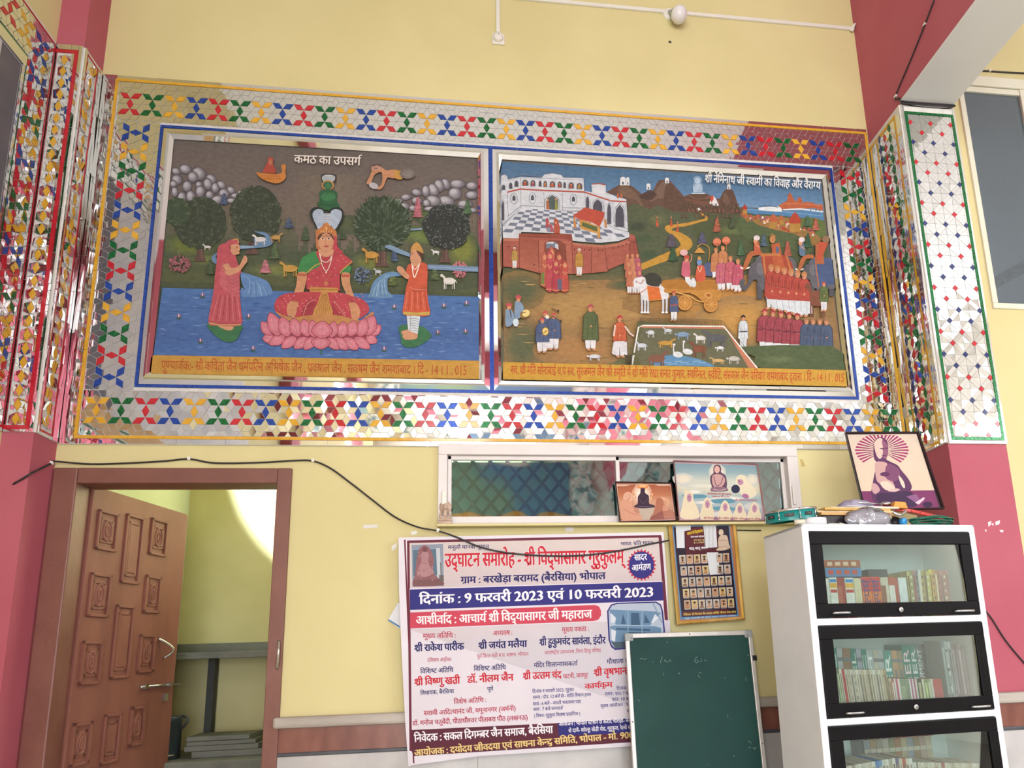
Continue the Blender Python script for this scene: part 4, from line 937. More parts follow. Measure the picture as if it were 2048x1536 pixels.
# head
a.p('B8744E', '650,300 640,380 645,480 670,490 690,540 800,545 815,490 835,470 838,330 800,300', 4)
a.p('B3434B', '815,360 840,400 850,470 900,520 830,540 800,500', 3)
a.p('C9906E', '665,490 735,500 805,490 805,530 770,560 700,560 672,530', 3)
a.p('CB926F', '662,380 680,345 735,330 790,345 808,385 808,440 790,480 740,502 690,485 665,445', 5)
a.p('4A332C', '655,385 680,345 735,333 700,350 668,400', 2); a.p('4A332C', '812,390 790,345 735,333 775,352 806,400', 2)
a.p('BC7442', '648,345 660,305 700,270 738,232 780,270 820,305 832,345 790,335 735,325 690,335', 3)
for x in (690, 715, 740, 765, 790): a.e('D8A468', x, 318, 7, 7, 0, 7)
a.e('D8A468', 740, 290, 12, 16)
for x in (706, 764): a.e('EADCD0', x, 390, 17, 8); a.e('2A1814', x, 390, 7.5, 7.5); a.l('3A241C', 4, [(x - 20, 372), (x, 364), (x + 20, 370)], 3); a.l('2A1814', 2.5, [(x - 18, 387), (x, 381), (x + 18, 387)], 3)
a.l('9A5C48', 4, '736,395 730,425 722,436 738,440 752,434', 3); a.p('A84C44', '712,460 738,455 765,460 738,472', 3); a.e('7A2018', 738, 358, 4, 6)
a.l('C0504A', 6, '690,545 735,575 790,545', 4)
a.l('E6DDD0', 7, '675,530 690,590 735,615 775,590 795,545', 5); a.l('E6DDD0', 7, '680,540 700,640 738,700 770,650 795,560', 5); a.e('E6DDD0', 738, 712, 8, 8); a.l('C07A60', 4, '690,690 738,790 790,700', 5); a.e('B8604A', 738, 818, 26, 26); a.e('C8785A', 738, 818, 15, 15)
# lotus
def petal(x0, y0, x1, y1, w, c='C7707F'):
    dx, dy = x1 - x0, y1 - y0; l = math.hypot(dx, dy); nx, ny = -dy / l, dx / l
    pts = [(x0, y0), (x0 + dx * .35 + nx * w, y0 + dy * .35 + ny * w), (x0 + dx * .75 + nx * w * .75, y0 + dy * .75 + ny * w * .75), (x1, y1), (x0 + dx * .75 - nx * w * .75, y0 + dy * .75 - ny * w * .75), (x0 + dx * .35 - nx * w, y0 + dy * .35 - ny * w)]
    a.p('8E3E50', pts, 4); q = lambda k: [(x0 + dx * .5 + (p[0] - x0 - dx * .5) * k, y0 + dy * .5 + (p[1] - y0 - dy * .5) * k) for p in pts]
    a.p(c, q(0.92), 4); a.p(a.mix(c, 'DE98A4', 0.45), q(0.6), 4); a.l('A85566', 3, [(x0 + dx * .1, y0 + dy * .1), (x0 + dx * .8, y0 + dy * .8)])
a.p('8E3E50', '230,1290 500,1270 900,1280 1150,1300 1180,1340 1050,1380 700,1400 330,1380 200,1340', 4)
for p in ((235, 1340, 130, 1345, 34), (330, 1330, 190, 1400, 34), (440, 1340, 310, 1435, 34), (550, 1345, 430, 1440, 34), (620, 1345, 525, 1450, 34), (1130, 1330, 1225, 1380, 32), (1020, 1345, 1160, 1440, 34), (920, 1350, 1045, 1450, 34), (830, 1350, 950, 1450, 34), (760, 1350, 860, 1450, 32), (690, 1335, 685, 1450, 62)): petal(p[0] - (p[2] - p[0]) * 0.12, p[1] - (p[3] - p[1]) * 0.12, p[2], p[3], p[4] * 1.5)
for p in ((200, 1300, 122, 1180, 34), (1170, 1300, 1260, 1215, 34), (280, 1300, 200, 1095, 46), (1130, 1300, 1190, 1120, 46), (370, 1310, 310, 1135, 44), (1060, 1310, 1115, 1150, 42), (470, 1310, 420, 1148, 42), (970, 1310, 1010, 1170, 40), (560, 1310, 520, 1158, 40), (880, 1320, 910, 1180, 40), (630, 1320, 600, 1165, 36), (790, 1320, 815, 1178, 38), (700, 1330, 702, 1175, 68)): petal(p[0] - (p[2] - p[0]) * 0.12, p[1] - (p[3] - p[1]) * 0.12, p[2], p[3], p[4] * 1.5)
a.l('3E6A48', 12, '688,1450 690,1500')
# left attendant
a.cs(290, 520, 0.17578)
a.p('3A6C48', '725,775 760,745 1110,765 1105,830 1060,920 1000,950 920,945 830,890 770,830', 4)
a.p('C9906E', '850,765 990,765 1020,780 1010,810 960,820 880,790', 3)
a.p('B5515A', '870,-150 835,-60 830,60 810,200 800,340 770,520 740,740 860,765 1105,760 1108,600 1095,440 1090,200 1110,160 1060,30 1000,-160', 3)
for i in range(9): a.l('8E3C46' if i % 2 else 'C87A7A', 7, [(850 + i * 26, 420), (780 + i * 40, 715)])
a.l('C0A060', 12, '742,735 860,758 1108,755'); a.l('8E3C46', 5, '745,715 860,738 1108,738')
a.p('BE6068', '900,-40 880,120 860,250 880,320 960,400 1085,440 1090,420 1085,200 1000,200 930,160', 4)
for i in range(5): a.l('93404A', 5, [(940, 190 + i * 42), (1010, 250 + i * 42), (1080, 210 + i * 46)], 4)
a.p('C9906E', '900,90 960,60 1000,110 1080,90 1120,20 1150,-30 1180,10 1160,60 1090,150 990,195 930,170', 4); a.l('A84A48', 10, '905,105 930,150', 0)
a.cs(300, 260, 0.17578)
a.p('B5515A', '860,1340 900,1285 980,1262 1025,1290 1015,1350 960,1350 930,1400 945,1440 900,1500 810,1536 850,1420', 4)
a.p('C9906E', '930,1340 985,1320 1030,1335 1040,1380 1028,1400 1035,1425 1005,1440 960,1440 935,1400', 4); a.l('C49A50', 12, '960,1275 1010,1262 1020,1310', 2); a.e('2A1814', 1005, 1355, 9, 5); a.l('301C18', 8, '925,1345 930,1380', 0); a.l('A84A44', 6, '1010,1412 1030,1408'); a.p('C9906E', '1060,1500 1090,1470 1120,1500 1110,1536 1060,1536', 2)
# right attendant
a.cs(640, 520, 0.17578)
a.p('3A6C48', '900,790 960,755 1140,770 1210,800 1272,880 1200,950 1100,1005 990,1010 930,960 925,900', 4)
a.p('C9906E', '928,835 1010,810 1100,850 1115,880 1095,915 980,925 945,890 950,870', 4)
a.p('CED4DA', '990,650 1145,655 1130,760 1115,862 1035,830 1008,810', 0)
for i in range(6): a.l('6A7280', 5, [(1036, 690 + i * 26), (1085, 680 + i * 28), (1132, 700 + i * 26)], 3)
a.l('505866', 5, '1030,655 1030,820')
a.p('C4563E', '1000,90 1040,60 1150,45 1200,60 1228,110 1222,350 1235,500 1252,645 1090,655 950,635 960,500 985,330 1010,240 985,160', 3)
for i in range(8): a.l('983828' if i % 2 else 'D88068', 6, [(1000 + i * 28, 380), (975 + i * 36, 590)])
a.l('C0A050', 34, '952,622 1090,635 1250,625')
for i in range(4): a.l('98402E', 5, [(1050, 330 + i * 18), (1130, 352 + i * 8), (1215, 325 + i * 16)], 4)
a.l('D88068', 8, '1020,330 1120,360 1220,350', 4)
a.p('C9906E', '880,110 905,90 950,110 975,150 1020,200 1000,240 940,200 890,150', 4)
a.l('EFE6DA', 11, '1050,50 1060,150 1078,218 1110,150 1140,50', 5); a.l('EFE6DA', 8, '1060,80 1080,130 1125,80', 4)
a.p('C9906E', '1040,-60 1160,-70 1150,45 1080,100 1045,50', 2)
a.cs(640, 260, 0.17578)
a.p('C9906E', '1040,1390 1090,1385 1150,1420 1160,1500 1140,1536 1050,1536 1030,1480 1038,1450', 3); a.p('4A332C', '1100,1390 1180,1410 1165,1500 1140,1460', 3)
a.p('BC8A4A', '1035,1380 1060,1330 1100,1300 1140,1325 1178,1400 1172,1425 1090,1385 1040,1400', 3); a.e('2A1814', 1056, 1425, 8, 5); a.l('A84A44', 6, '1038,1492 1058,1492')
# caption band and writing
a.cs()
a.p('C08F3F', '309.5,713.5 958.8,724.5 958.6,761 305,750.5')
cap = 'पुण्यार्जक:- सौ कविता जैन धर्मपत्नि अभिषेक जैन , प्रक्षाल जैन . सक्षम जैन शमशाबाद । दि - 14 । 1 . 015'
a.t(cap, 'B0522C', 326, 742, 934, 753, 17, 0.012)
a.t('कमठ का उपसर्ग', 'E6DCD2', 590, 330.5, 722, 335.5, 15.5, 0.022)
a.build('mural_picture', M['art'], G_)
# ---------------------------------------------------------------- right mural
G_ = thing('mural_painting', 'right mural, a white palace, a winding road, a wedding procession and a pen of animals', 'painting', (1.01, -0.010, 2.765))
b = MB(); b.box(0.074, 1.948, -0.0118, -0.0100, 2.760, 4.052); b.build('painting_board', noisy('board', '5E5650', '6A605A', 5, 0.6), G_)
a = Art((0, -0.0119, 0)); a.fade = 0.08; a.clip = [(1000.5, 323), (1642, 361.5), (1691, 776), (1006, 762)]; a.r = random.Random(9)
a.band('1001,323 1642,361.5 1648,425 1003,400', [(0, '4A6B8C'), (0.3, '4F6F90'), (0.7, '5C7FA4'), (1, '7090B0')], 14)
a.band('1003,398 1646,420 1691,776 1006,762', [(0, '505A46'), (0.2, '4C5640'), (0.38, '55583E'), (0.5, '8A6A44'), (0.72, '93714A'), (0.86, '6E6B48'), (1, '4C5A40')], 30)
a.soft('A8824E', '8A6A44', 1180, 620, 190, 60, 0, 6); a.soft('B07C40', '8A6A44', 1440, 600, 200, 50, 0, 6); a.soft('BA8A48', '93714A', 1480, 640, 90, 50, 0, 5)
a.soft('555A40', '8A6A44', 1040, 580, 55, 40, 0, 5); a.soft('5A5E44', '93714A', 1045, 690, 45, 60, 0, 5); a.soft('A5794A', '93714A', 1160, 700, 90, 36, 0, 5); a.soft('545A3E', '8A6A44', 1250, 570, 40, 12, 0, 4)
for i in range(150):
    x, y = a.r.uniform(1020, 1650), a.r.uniform(560, 740)
    a.p(a.mix('6B5A3C', 'C09A60', a.r.random()), [(x, y), (x + 12, y - 0.8), (x + a.r.uniform(18, 34), y + 0.6), (x + 12, y + 1.2)], 0, True)
# hills
a.cs(990, 320, 0.17578)
a.p('5E473C', '1260,380 1330,330 1400,290 1440,262 1530,285 1590,320 1700,400 1800,340 1850,250 1900,230 1990,240 2048,300 2200,500 2200,760 1500,760 1490,470 1380,400', 3)
a.p('6E5646', '1440,290 1400,360 1480,420 1600,460 1700,560 1640,440 1560,340', 3); a.p('70584A', '1900,250 1800,400 1760,480 1900,430 2048,470 2040,380 1980,300', 3); a.p('4A3A34', '1640,420 1720,360 1760,345 1800,360 1840,400 1760,460', 3)
a.cs(1340, 320, 0.17578)
a.p('5A4338', '-60,330 -20,270 20,290 80,370 130,420 230,390 400,380 470,420 560,440 600,370 650,325 700,335 730,380 760,470 780,540 820,600 760,760 200,700 60,600 -60,560', 3)
a.p('7A5644', '230,395 300,440 400,430 450,400 480,420 420,440 320,450 240,420', 3); a.p('6E4A3C', '160,440 300,500 520,520 560,450 480,470 350,470', 3); a.p('6A5044', '620,370 600,460 640,520 680,480 660,420', 3)
a.cs(990, 320, 0.17578)
a.p('50563F', '1490,560 1600,500 1760,560 1860,520 2048,590 2300,600 2900,640 3400,900 3500,1200 2700,1200 2048,1080 1620,1160 1560,900 1510,830', 3)
for cx, cy, c in ((1700, 900, '44523A'), (1850, 680, '606444'), (1760, 1080, '3F4E38'), (1620, 760, '3C4436')): a.soft(c, '50563F', cx, cy, 120, 70, 0, 4)
a.cs(1340, 320, 0.17578)
a.p('4A5238', '380,640 600,620 800,620 900,720 1100,800 1300,840 1480,930 1600,1050 1700,1200 1600,1260 1300,1100 1000,1100 700,1080 400,950 250,820', 3); a.soft('5C6640', '4A5238', 700, 800, 220, 60, 0, 4); a.soft('54603C', '4A5238', 1150, 900, 200, 70, 0, 4)
# hill-top shrines
def shrine(x, y, w, h, c='D4D4D8'):
    a.p('3A4450', [(x - w * .56, y), (x - w * .56, y - h * .62), (x, y - h * 1.04), (x + w * .56, y - h * .62), (x + w * .56, y)]); a.p(c, [(x - w / 2, y), (x - w / 2, y - h * .5), (x + w / 2, y - h * .5), (x + w / 2, y)]); a.e(c, x, y - h * .6, w * .5, h * .3, 0, 12); a.l('7A8088', w * .06, [(x, y - h * .9), (x, y - h * 1.3)]); a.e('3A4048', x, y - h * .22, w * .15, h * .17, 0, 8)
a.cs(990, 320, 0.17578)
shrine(1455, 290, 66, 110); shrine(1510, 292, 40, 110); shrine(1745, 338, 48, 80); shrine(1957, 265, 46, 72)
a.cs(1340, 320, 0.17578); shrine(668, 335, 40, 70)
# distant lake and island temples
a.p('4F7BA6', '860,545 1000,560 1250,580 1740,570 1752,690 1500,660 1300,640 1120,620 960,620 850,590'); a.l('8FB0CC', 5, '870,560 1100,580 1400,600 1740,640', 3)
a.p('D8DADC', '1000,545 1080,535 1230,530 1270,545 1275,590 1200,588 1010,572'); a.l('4A5A6C', 8, '1010,525 1120,520 1230,540')
a.p('B05A3A', '1235,520 1300,480 1330,470 1345,390 1365,375 1385,400 1400,440 1440,480 1450,440 1475,420 1500,450 1510,490 1540,475 1640,490 1650,505 1735,505 1740,580 1640,550 1270,560')
a.l('C8886A', 5, '1290,500 1420,500 1640,510 1735,520'); a.p('D4D8DC', '1280,560 1480,550 1740,580 1740,600 1500,570 1290,575'); a.l('7A3A28', 4, '1345,400 1375,470'); a.l('7A3A28', 4, '1475,430 1490,480')
for x in (1600, 1660, 1700): a.e('506070', x, 575, 8, 10, 0, 7)
# town along the road right
a.p('8E6A3C', '795,610 850,690 880,712 930,690 1000,740 1200,800 1400,840 1480,880 1600,960 1640,980 1740,900 1700,860 1600,820 1500,780 1480,700 1300,650 1100,640 920,640 850,600')
a.p('5C6A3C', '1480,680 1580,655 1750,700 1770,900 1700,880 1600,800 1500,760', 3)
for i in range(70):
    x = 800 + a.r.random() * 820; y = 570 + (x - 800) * 0.30 + a.r.uniform(0, 90); c = ('B8483A', 'A8382E', 'C05A44', 'D8A070', 'D0C8C0', '8A4A60')[i % 6]
    a.p(c, [(x, y), (x + 7, y - 22), (x + 18, y - 30), (x + 26, y - 18), (x + 30, y)])
for x, y, w, h, c in ((1175, 760, 90, 140, 'B0583C'), (1420, 800, 120, 200, 'A8402E'), (1265, 720, 46, 90, 'B0603C'), (850, 600, 50, 90, 'A83A30')):
    a.p('A87C3C', [(x - w / 2, y + 20), (x - w / 2, y - h * .45), (x + w / 2, y - h * .45), (x + w / 2, y + 20)]); a.p(c, [(x - w / 2, y - h * .4), (x - w * .45, y - h * .7), (x, y - h), (x + w * .45, y - h * .7), (x + w / 2, y - h * .4)], 4); a.l('5A3A28', 4, [(x, y - h), (x, y - h * 1.15)])
# green slope in front of the town
a.p('4E5A3C', '800,620 880,715 930,700 990,745 1200,805 1400,850 1480,890 1590,980 1640,1010 1560,1060 1300,1000 1000,980 760,800', 2)
# winding yellow road
a.p('B98A3A', '330,600 380,615 425,650 420,690 360,705 260,735 160,760 60,770 20,800 120,830 220,890 255,950 230,1010 150,1060 60,1110 -60,1160 -180,1200 -420,1290 -440,1230 -250,1150 -120,1090 0,1040 90,1000 120,960 60,880 -20,830 -60,790 -40,750 60,735 200,715 330,685 390,670 385,650', 4)
a.l('8A6428', 5, '120,960 90,1000 0,1040 -120,1090', 3)
# white and red pilgrim figures on the hill, the seated saint above
a.p('D8D4D4', '450,480 490,410 520,440 555,520 520,530 450,500'); a.p('B84A38', '455,430 490,400 495,450 470,490'); a.p('D8D4D4', '295,560 330,545 350,570 320,580')
a.p('7E98B4', '250,385 262,360 255,290 275,240 262,225 270,200 310,185 350,200 362,240 350,255 372,290 372,360 400,380 320,388', 3); a.e('A8BCD0', 310, 240, 32, 36); a.p('A8BCD0', '275,285 350,285 365,350 340,365 280,365 262,350', 2); a.l('5A7490', 4, '280,300 290,345 335,350 345,300', 3); a.l('C8D4DC', 9, '245,384 400,384')
for x, y in ((10, 700), (80, 760), (-150, 700)): a.p('B85038', [(x - 12, y + 60), (x, y - 40), (x + 24, y + 60)]); a.e(SKIN, x + 4, y - 44, 9)
for i in range(34):
    x, y = 130 + (i * 83) % 700, 520 + (i * 57) % 170; fir(a, x, y + 30, 34, 60, ('4A3E34', '7A4A40', '5A3A38')[i % 3], '6E5A48')
for x, y, w, h, c1, c2 in ((530, 850, 110, 190, '8A4A38', 'A8604A'), (360, 980, 130, 150, '4A4860', '5C5A70'), (700, 800, 90, 130, '3F4A38', '4C5640'), (1060, 1010, 100, 160, '3E5060', '55687A'), (1560, 780, 90, 140, '3E5A44', '4E6A4C'), (1650, 830, 100, 160, '9A5040', 'B06850'), (1330, 1130, 110, 200, '9A4A3C', 'A85A48'), (800, 1120, 110, 190, '3E5A40', '4C6848'), (30, 1180, 140, 180, '2F4A34', '3E5840'), (1560, 1030, 120, 190, '2F4A34', '3E5840'), (10, 1020, 150, 170, '4A4450', '58505A')): fir(a, x, y, w, h, c1, c2)
# ---- palace
a.cs(990, 320, 0.17578)
a.p('C9CBD2', '75,190 110,180 140,200 145,235 290,205 530,215 560,180 650,165 750,185 775,215 1005,220 1012,365 1100,380 1095,285 1255,290 1260,380 1375,430 1490,460 1510,835 1350,800 1200,760 1000,590 780,590 300,560 85,770 75,500')
a.l('6C7484', 6, '75,180 110,172 140,195 145,228 285,178 530,205 565,172 650,162 750,178 775,208 1005,220', 0); a.l('5A6272', 4, '150,245 290,212 1005,240')
a.p('A84A3E', '140,370 285,335 530,350 1010,368 1320,470 1490,480 1490,494 1320,486 1010,386 530,366 285,352 140,388')
a.l('5A6272', 4, '290,215 295,560'); a.l('5A6272', 4, '555,380 560,580'); a.l('5A6272', 4, '762,385 768,590'); a.l('5A6272', 4, '1012,220 1030,590'); a.l('5A6272', 4, '140,385 150,660')
def arch(x, y, w, h, c='4A4A54', fig=None, rim='5A6272'):
    pts = [(x - w / 2, y), (x - w / 2, y - h * .55), (x - w * .4, y - h * .8), (x, y - h), (x + w * .4, y - h * .8), (x + w / 2, y - h * .55), (x + w / 2, y)]
    a.p(rim, [(x + (p[0] - x) * 1.22, y + 3 + (p[1] - y) * 1.1) for p in pts]); a.p('D4D4D8', [(x + (p[0] - x) * 1.14, y + 2 + (p[1] - y) * 1.06) for p in pts]); a.p(c, pts)
    if fig: a.e(fig, x - w * .05, y - h * .35, w * .3, h * .34, 0, 9); a.e(SKIN, x, y - h * .62, w * .16, h * .14, 0, 8)
for x, y, w, fg in ((178, 340, 38, None), (243, 318, 44, None), (343, 308, 66, 'A04A3A'), (430, 312, 54, '9A4A58'), (512, 316, 32, None), (570, 320, 40, 'A86A3A'), (652, 325, 62, 'B05A3A'), (735, 328, 46, 'A85040'), (790, 334, 28, None), (865, 338, 60, 'A8503C'), (958, 345, 62, '9A7A3C')): arch(x, y, w, 72, '4A4A54', fg)
arch(98, 355, 36, 60); arch(90, 700, 30, 230)
for x, y in ((215, 475), (425, 470), (890, 485)): a.e('6C7484', x, y - 22, 42, 66, 0, 14); a.e('C9CBD2', x, y - 22, 36, 60, 0, 14); arch(x, y, 34, 60)
arch(650, 580, 140, 168, '4E5A58'); a.p('A8603C', '580,580 585,480 605,480 622,580'); a.e(SKIN, 598, 470, 12); a.p('8A8A4A', '680,580 682,470 705,480 718,580'); a.e(SKIN, 690, 460, 12)
a.p('D4D4D8', '1110,350 1150,325 1200,330 1240,360 1235,400 1115,385', 3); a.l('A84A3E', 12, '1100,288 1180,282 1255,296')
arch(1050, 565, 38, 140); arch(1165, 640, 108, 180); arch(1295, 740, 46, 240); arch(1415, 775, 100, 255)
for x in (1080, 1235, 1335, 1480): a.l('8A90A0', 5, [(x, 480), (x + 12, 720)])
for pts in ('1340,760 1500,790 1510,830 1340,790', '1200,690 1340,780'): a.l('5A6272', 4, pts)
for x, y in ((1395, 430), (1432, 430)): a.e('A8603C', x, y - 10, 14, 30); 
a.l('5A6272', 5, '150,650 300,530 560,545'); a.l('5A6272', 5, '768,555 1030,560 1100,600')
a.p('9AA0AE', '85,735 300,555 300,565 85,772')
# chequered court
Q0, Q1, Q2, Q3 = (290, 560), (1080, 600), (1530, 900), (85, 775)
a.p('C9CBD2', '300,558 560,570 780,595 1010,600 1200,740 1350,800 1520,835 1525,890 1400,935 1200,955 1000,945 880,930 870,855 300,830 270,905 90,900 85,775')
poly_ok = [(300, 562), (1010, 602), (1205, 742), (1350, 802), (1518, 838), (1522, 890), (1400, 930), (1200, 950), (890, 930), (870, 858), (275, 835), (265, 900), (92, 898), (88, 778)]
def inside(x, y):
    r = False; n = len(poly_ok)
    for i in range(n):
        x1, y1 = poly_ok[i]; x2, y2 = poly_ok[(i + 1) % n]
        if (y1 > y) != (y2 > y) and x < (x2 - x1) * (y - y1) / (y2 - y1) + x1: r = not r
    return r
for i in range(14):
    for j in range(17):
        if (i + j) % 2: continue
        def g(i_, j_): v = (j_ / 11) ** 1.25; y = 560 + 350 * v + i_ * (5 + 3 * v); xl = 300 - 270 * v; return (xl + i_ * (64 + 46 * v) + 30 * v * (i_ / 8), y)
        q = [g(i, j), g(i + 1, j), g(i + 1, j + 1), g(i, j + 1)]; cx, cy = sum(p[0] for p in q) / 4, sum(p[1] for p in q) / 4
        if all(inside(cx + (p[0] - cx) * 0.9, cy + (p[1] - cy) * 0.9) for p in q): a.p('6E7486', q)
# canopy and couple
a.p('B9783C', '890,670 905,670 925,780 895,785'); a.p('B9783C', '1240,690 1262,690 1268,790 1245,780'); a.p('C08A44', '955,700 990,695 1190,780 1195,900 1165,900 1160,850 975,800'); a.p('56633C', '990,720 1160,775 1160,830 985,765'); a.p('B04A3A', '880,650 1020,552 1245,610 1235,660 1185,770 1100,720 960,690', 0); a.l('D88A5A', 5, '890,665 960,695 1100,725 1185,772 1240,660')
a.p('A84A50', '578,680 605,670 612,760 635,740 660,790 655,830 590,830 575,760'); a.p('A8503C', '668,690 690,675 710,690 735,770 735,850 665,850'); a.e(SKIN, 612, 735, 12); a.e(SKIN, 690, 730, 12); a.p('7A8298', '590,780 630,780 630,828 590,828')
# red fort wall and gate
a.p('9E5548', '90,905 270,905 272,850 865,855 885,960 1000,985 1200,985 1380,960 1520,905 1530,850 1590,880 1640,1140 1530,1160 1290,1260 1100,1300 870,1310 500,1300 280,1240 92,1225')
a.band('275,870 490,930 500,1300 280,1235', [(0, '94503F'), (1, 'A8604E')], 6); a.p('8A4438', '272,850 865,855 880,935 800,900 500,895 272,880'); a.l('6A3028', 5, '272,880 500,895 800,905 885,940')
for p, c in (('500,925 870,940 880,1310 500,1300', 'A8604E'), ('1095,985 1240,985 1280,1280 1095,1300', 'A05848'), ('1525,920 1595,900 1630,1145 1530,1160', '8E4A3E')): a.p(c, p)
a.p('7E4236', '560,960 620,925 740,930 800,975 810,1300 550,1300', 0); a.p('6E7486', '580,960 640,945 700,950 720,1010 580,1020'); a.p('C9CBD2', '575,965 600,945 665,943 668,965'); a.p('C9CBD2', '680,970 715,970 722,1035 682,1010')
for p in ('275,905 280,1240', '490,925 500,1300', '870,950 885,1305', '1095,985 1095,1300', '1240,985 1280,1275', '1520,915 1530,1160', '800,975 812,1230', '1590,885 1640,1140'): a.l('5E2C24', 5, p)
for i in range(7): a.p('B4705C', [(95 + i * 25, 935), (95 + i * 25, 912), (106 + i * 25, 903), (116 + i * 25, 912), (116 + i * 25, 935)])
for i in range(27):
    x = 885 + i * 24; y = 955 + 32 * math.sin((x - 885) / 640 * PI * 0.62) - max(0, x - 1250) * 0.19; a.p('B4705C', [(x, y + 28), (x, y + 4), (x + 10, y - 4), (x + 20, y + 4), (x + 20, y + 28)])
for i, (x, y) in enumerate(((155, 1000), (230, 1000), (900, 1030), (960, 1030), (1015, 1035), (1070, 1035), (1170, 1040), (1215, 1035), (1340, 1015), (1400, 1003), (1450, 990), (1490, 968), (1575, 950), (445, 1205))): a.e('4A221C', x, y, 8, 8, 0, 7)
# women in the gate, guards
for x, y, h, c in ((560, 1440, 390, 'B05A48'), (725, 1410, 350, 'A84A44'), (640, 1400, 410, 'B8604C'), (620, 1490, 460, 'B2484E'), (690, 1500, 370, 'A83E48'), (790, 1500, 350, 'B44C44')):
    a.p(a.mix(c, '301010', 0.4), [(x - 48, y), (x - 34, y - h * .6), (x - 40, y - h * .8), (x, y - h), (x + 40, y - h * .8), (x + 36, y - h * .6), (x + 50, y)], 2); a.p(c, [(x - 43, y - 4), (x - 30, y - h * .6), (x - 36, y - h * .8), (x, y - h * .98), (x + 36, y - h * .8), (x + 32, y - h * .6), (x + 45, y - 4)], 2); a.e(SKIN, x + 4, y - h * .82, 22, 27); a.l('C8A05A', 6, [(x - 42, y - 6), (x + 44, y - 6)]); a.l(SKIN, 14, [(x - 20, y - h * .62), (x + 5, y - h * .52), (x + 25, y - h * .6)])
a.p('5C5A70', '705,1370 760,1370 758,1490 712,1490'); a.p('6A7A3C', '525,1290 560,1300 555,1430 520,1425')
a.cs(); a.r = random.Random(5)
def mc(x, y, h, **k): man(a, 990 + x * 0.17578, 320 + y * 0.17578, h * 0.17578, **k)
mc(222, 1250, 250, coat='B08A48', turban='C8C0BC', long=0.55, trou='D4D0D0'); mc(955, 1335, 320, coat='B5853E', turban='CCC4C0', long=0.6, trou='D8D4D4')
# crowd behind the horse
for i in range(9): man(a, 1254 + (i % 3) * 10 + (i // 3) * 2, 568 + (i // 3) * 11 - (2 - i // 3) * 6, 46, coat=('B86A50', 'C07C5A', 'B05868')[i % 3], turban='C07A58')
# ---- horse and chariot
a.cs(990, 560, 0.17578)
a.e('3A3A34', 1780, 20, 110, 90); 
for x in (1665, 1700, 1735, 1905, 1945): a.p('C8C6CC', [(x - 16, 200), (x + 16, 200), (x + 12, 300), (x + 14, 385), (x - 12, 385), (x - 8, 300)]); a.l('5E5A60', 3, [(x + 15, 210), (x + 12, 380)]); a.p('E4E2E4', [(x - 14, 372), (x + 14, 372), (x + 16, 392), (x - 16, 392)])
a.p('D8D6DA', '1640,60 1620,10 1650,-20 1700,-10 1730,70 1860,90 1940,60 1960,130 1965,220 1880,235 1760,250 1680,240 1650,180', 4); a.p('D8D6DA', '1570,20 1600,-10 1650,-15 1680,40 1640,100 1600,110 1575,90', 3); a.l('6A5A50', 5, '1640,60 1700,10', 2); a.l('B84A3A', 8, '1640,170 1690,130 1725,110'); a.l('B84A3A', 6, '1600,20 1660,60 1680,0', 2)
a.p('D06A34', '1720,80 1860,98 1890,235 1745,255', 0); a.l('E0B060', 6, '1722,84 1745,252 1888,235'); a.e('2A2020', 1600, 40, 6)
a.p('D8D6DA', '1860,90 1900,40 1940,50 1950,100', 2); 
a.cs(1340, 560, 0.19531)
a.p('B9803C', '-60,100 0,90 180,110 330,110 500,110 515,180 480,230 340,240 300,210 200,150 20,150 -60,140', 3); a.p('A87030', '-70,20 20,10 280,20 490,10 510,110 -60,100', 2)
for x, y, r in ((145, 245, 75), (410, 265, 72)):
    a.e('8A5426', x, y, r * 1.05, r * 1.1); a.e('C48C46', x, y, r, r * 1.05); a.e('9A6430', x, y, r * .78, r * .82); a.e('B87E3C', x, y, r * .7, r * .74)
    for t in range(8): a.l('C89450', 6, [(x, y), (x + r * .75 * math.cos(t * PI / 4), y + r * .78 * math.sin(t * PI / 4))])
    a.e('C89450', x, y, 14)
a.l('D8A860', 9, '40,140 180,170 260,220 340,240', 3); a.e('C89450', 385, 170, 45, 30); a.e('A05828', 385, 170, 22, 16)
# riders of the chariot
a.cs(1340, 320, 0.17578)
a.e('4F5878', 440, 1260, 88, 82); a.l('C08A44', 8, '300,1010 330,980 380,975 430,1010 440,1080 430,1170', 4); a.p('C08A44', '265,1075 310,1015 340,1015 392,1075'); 
a.p('C4563E', '280,1360 300,1230 330,1210 380,1230 395,1370 330,1400', 3); a.e('6A86B4', 325, 1180, 30, 36); a.p('C49048', '300,1150 315,1110 335,1115 352,1150'); a.l('E0D0B0', 6, '305,1220 330,1290 355,1225', 3)
a.p('C06070', '120,1310 135,1180 160,1165 200,1170 218,1200 220,1345 150,1345', 2); a.p('D4D4D8', '160,1345 215,1345 250,1440 225,1460 170,1400'); a.e(SKIN, 180, 1150, 24, 28); a.p('B84A3A', '148,1140 155,1100 180,1092 210,1110 212,1140'); a.e('D8A8A8', 150, 1070, 45, 36); a.l(SKIN, 12, '205,1190 235,1150 235,1085'); a.p('CFD4DA', '235,1370 270,1360 290,1440 260,1465 235,1440', 2)
for x, y in ((525, 950), (630, 935)): a.e('B8604A', x, y, 48, 46); a.p('D07A5A', [(x - 46, y + 8), (x - 20, y - 40), (x + 20, y - 40), (x + 46, y + 8)], 3); a.l('A8703C', 7, [(x, y + 40), (x, y + 260)])
a.cs()
for x, y, h, c in ((1430, 560, 62, 'BC7A50'), (1444, 556, 62, 'BC7A50'), (1441, 585, 68, 'BC6070'), (1459, 584, 70, 'BC5A68'), (1474, 588, 68, 'B85468')): man(a, x, y, h, coat=c, turban='C07A4A', long=0.72, w=1.15)
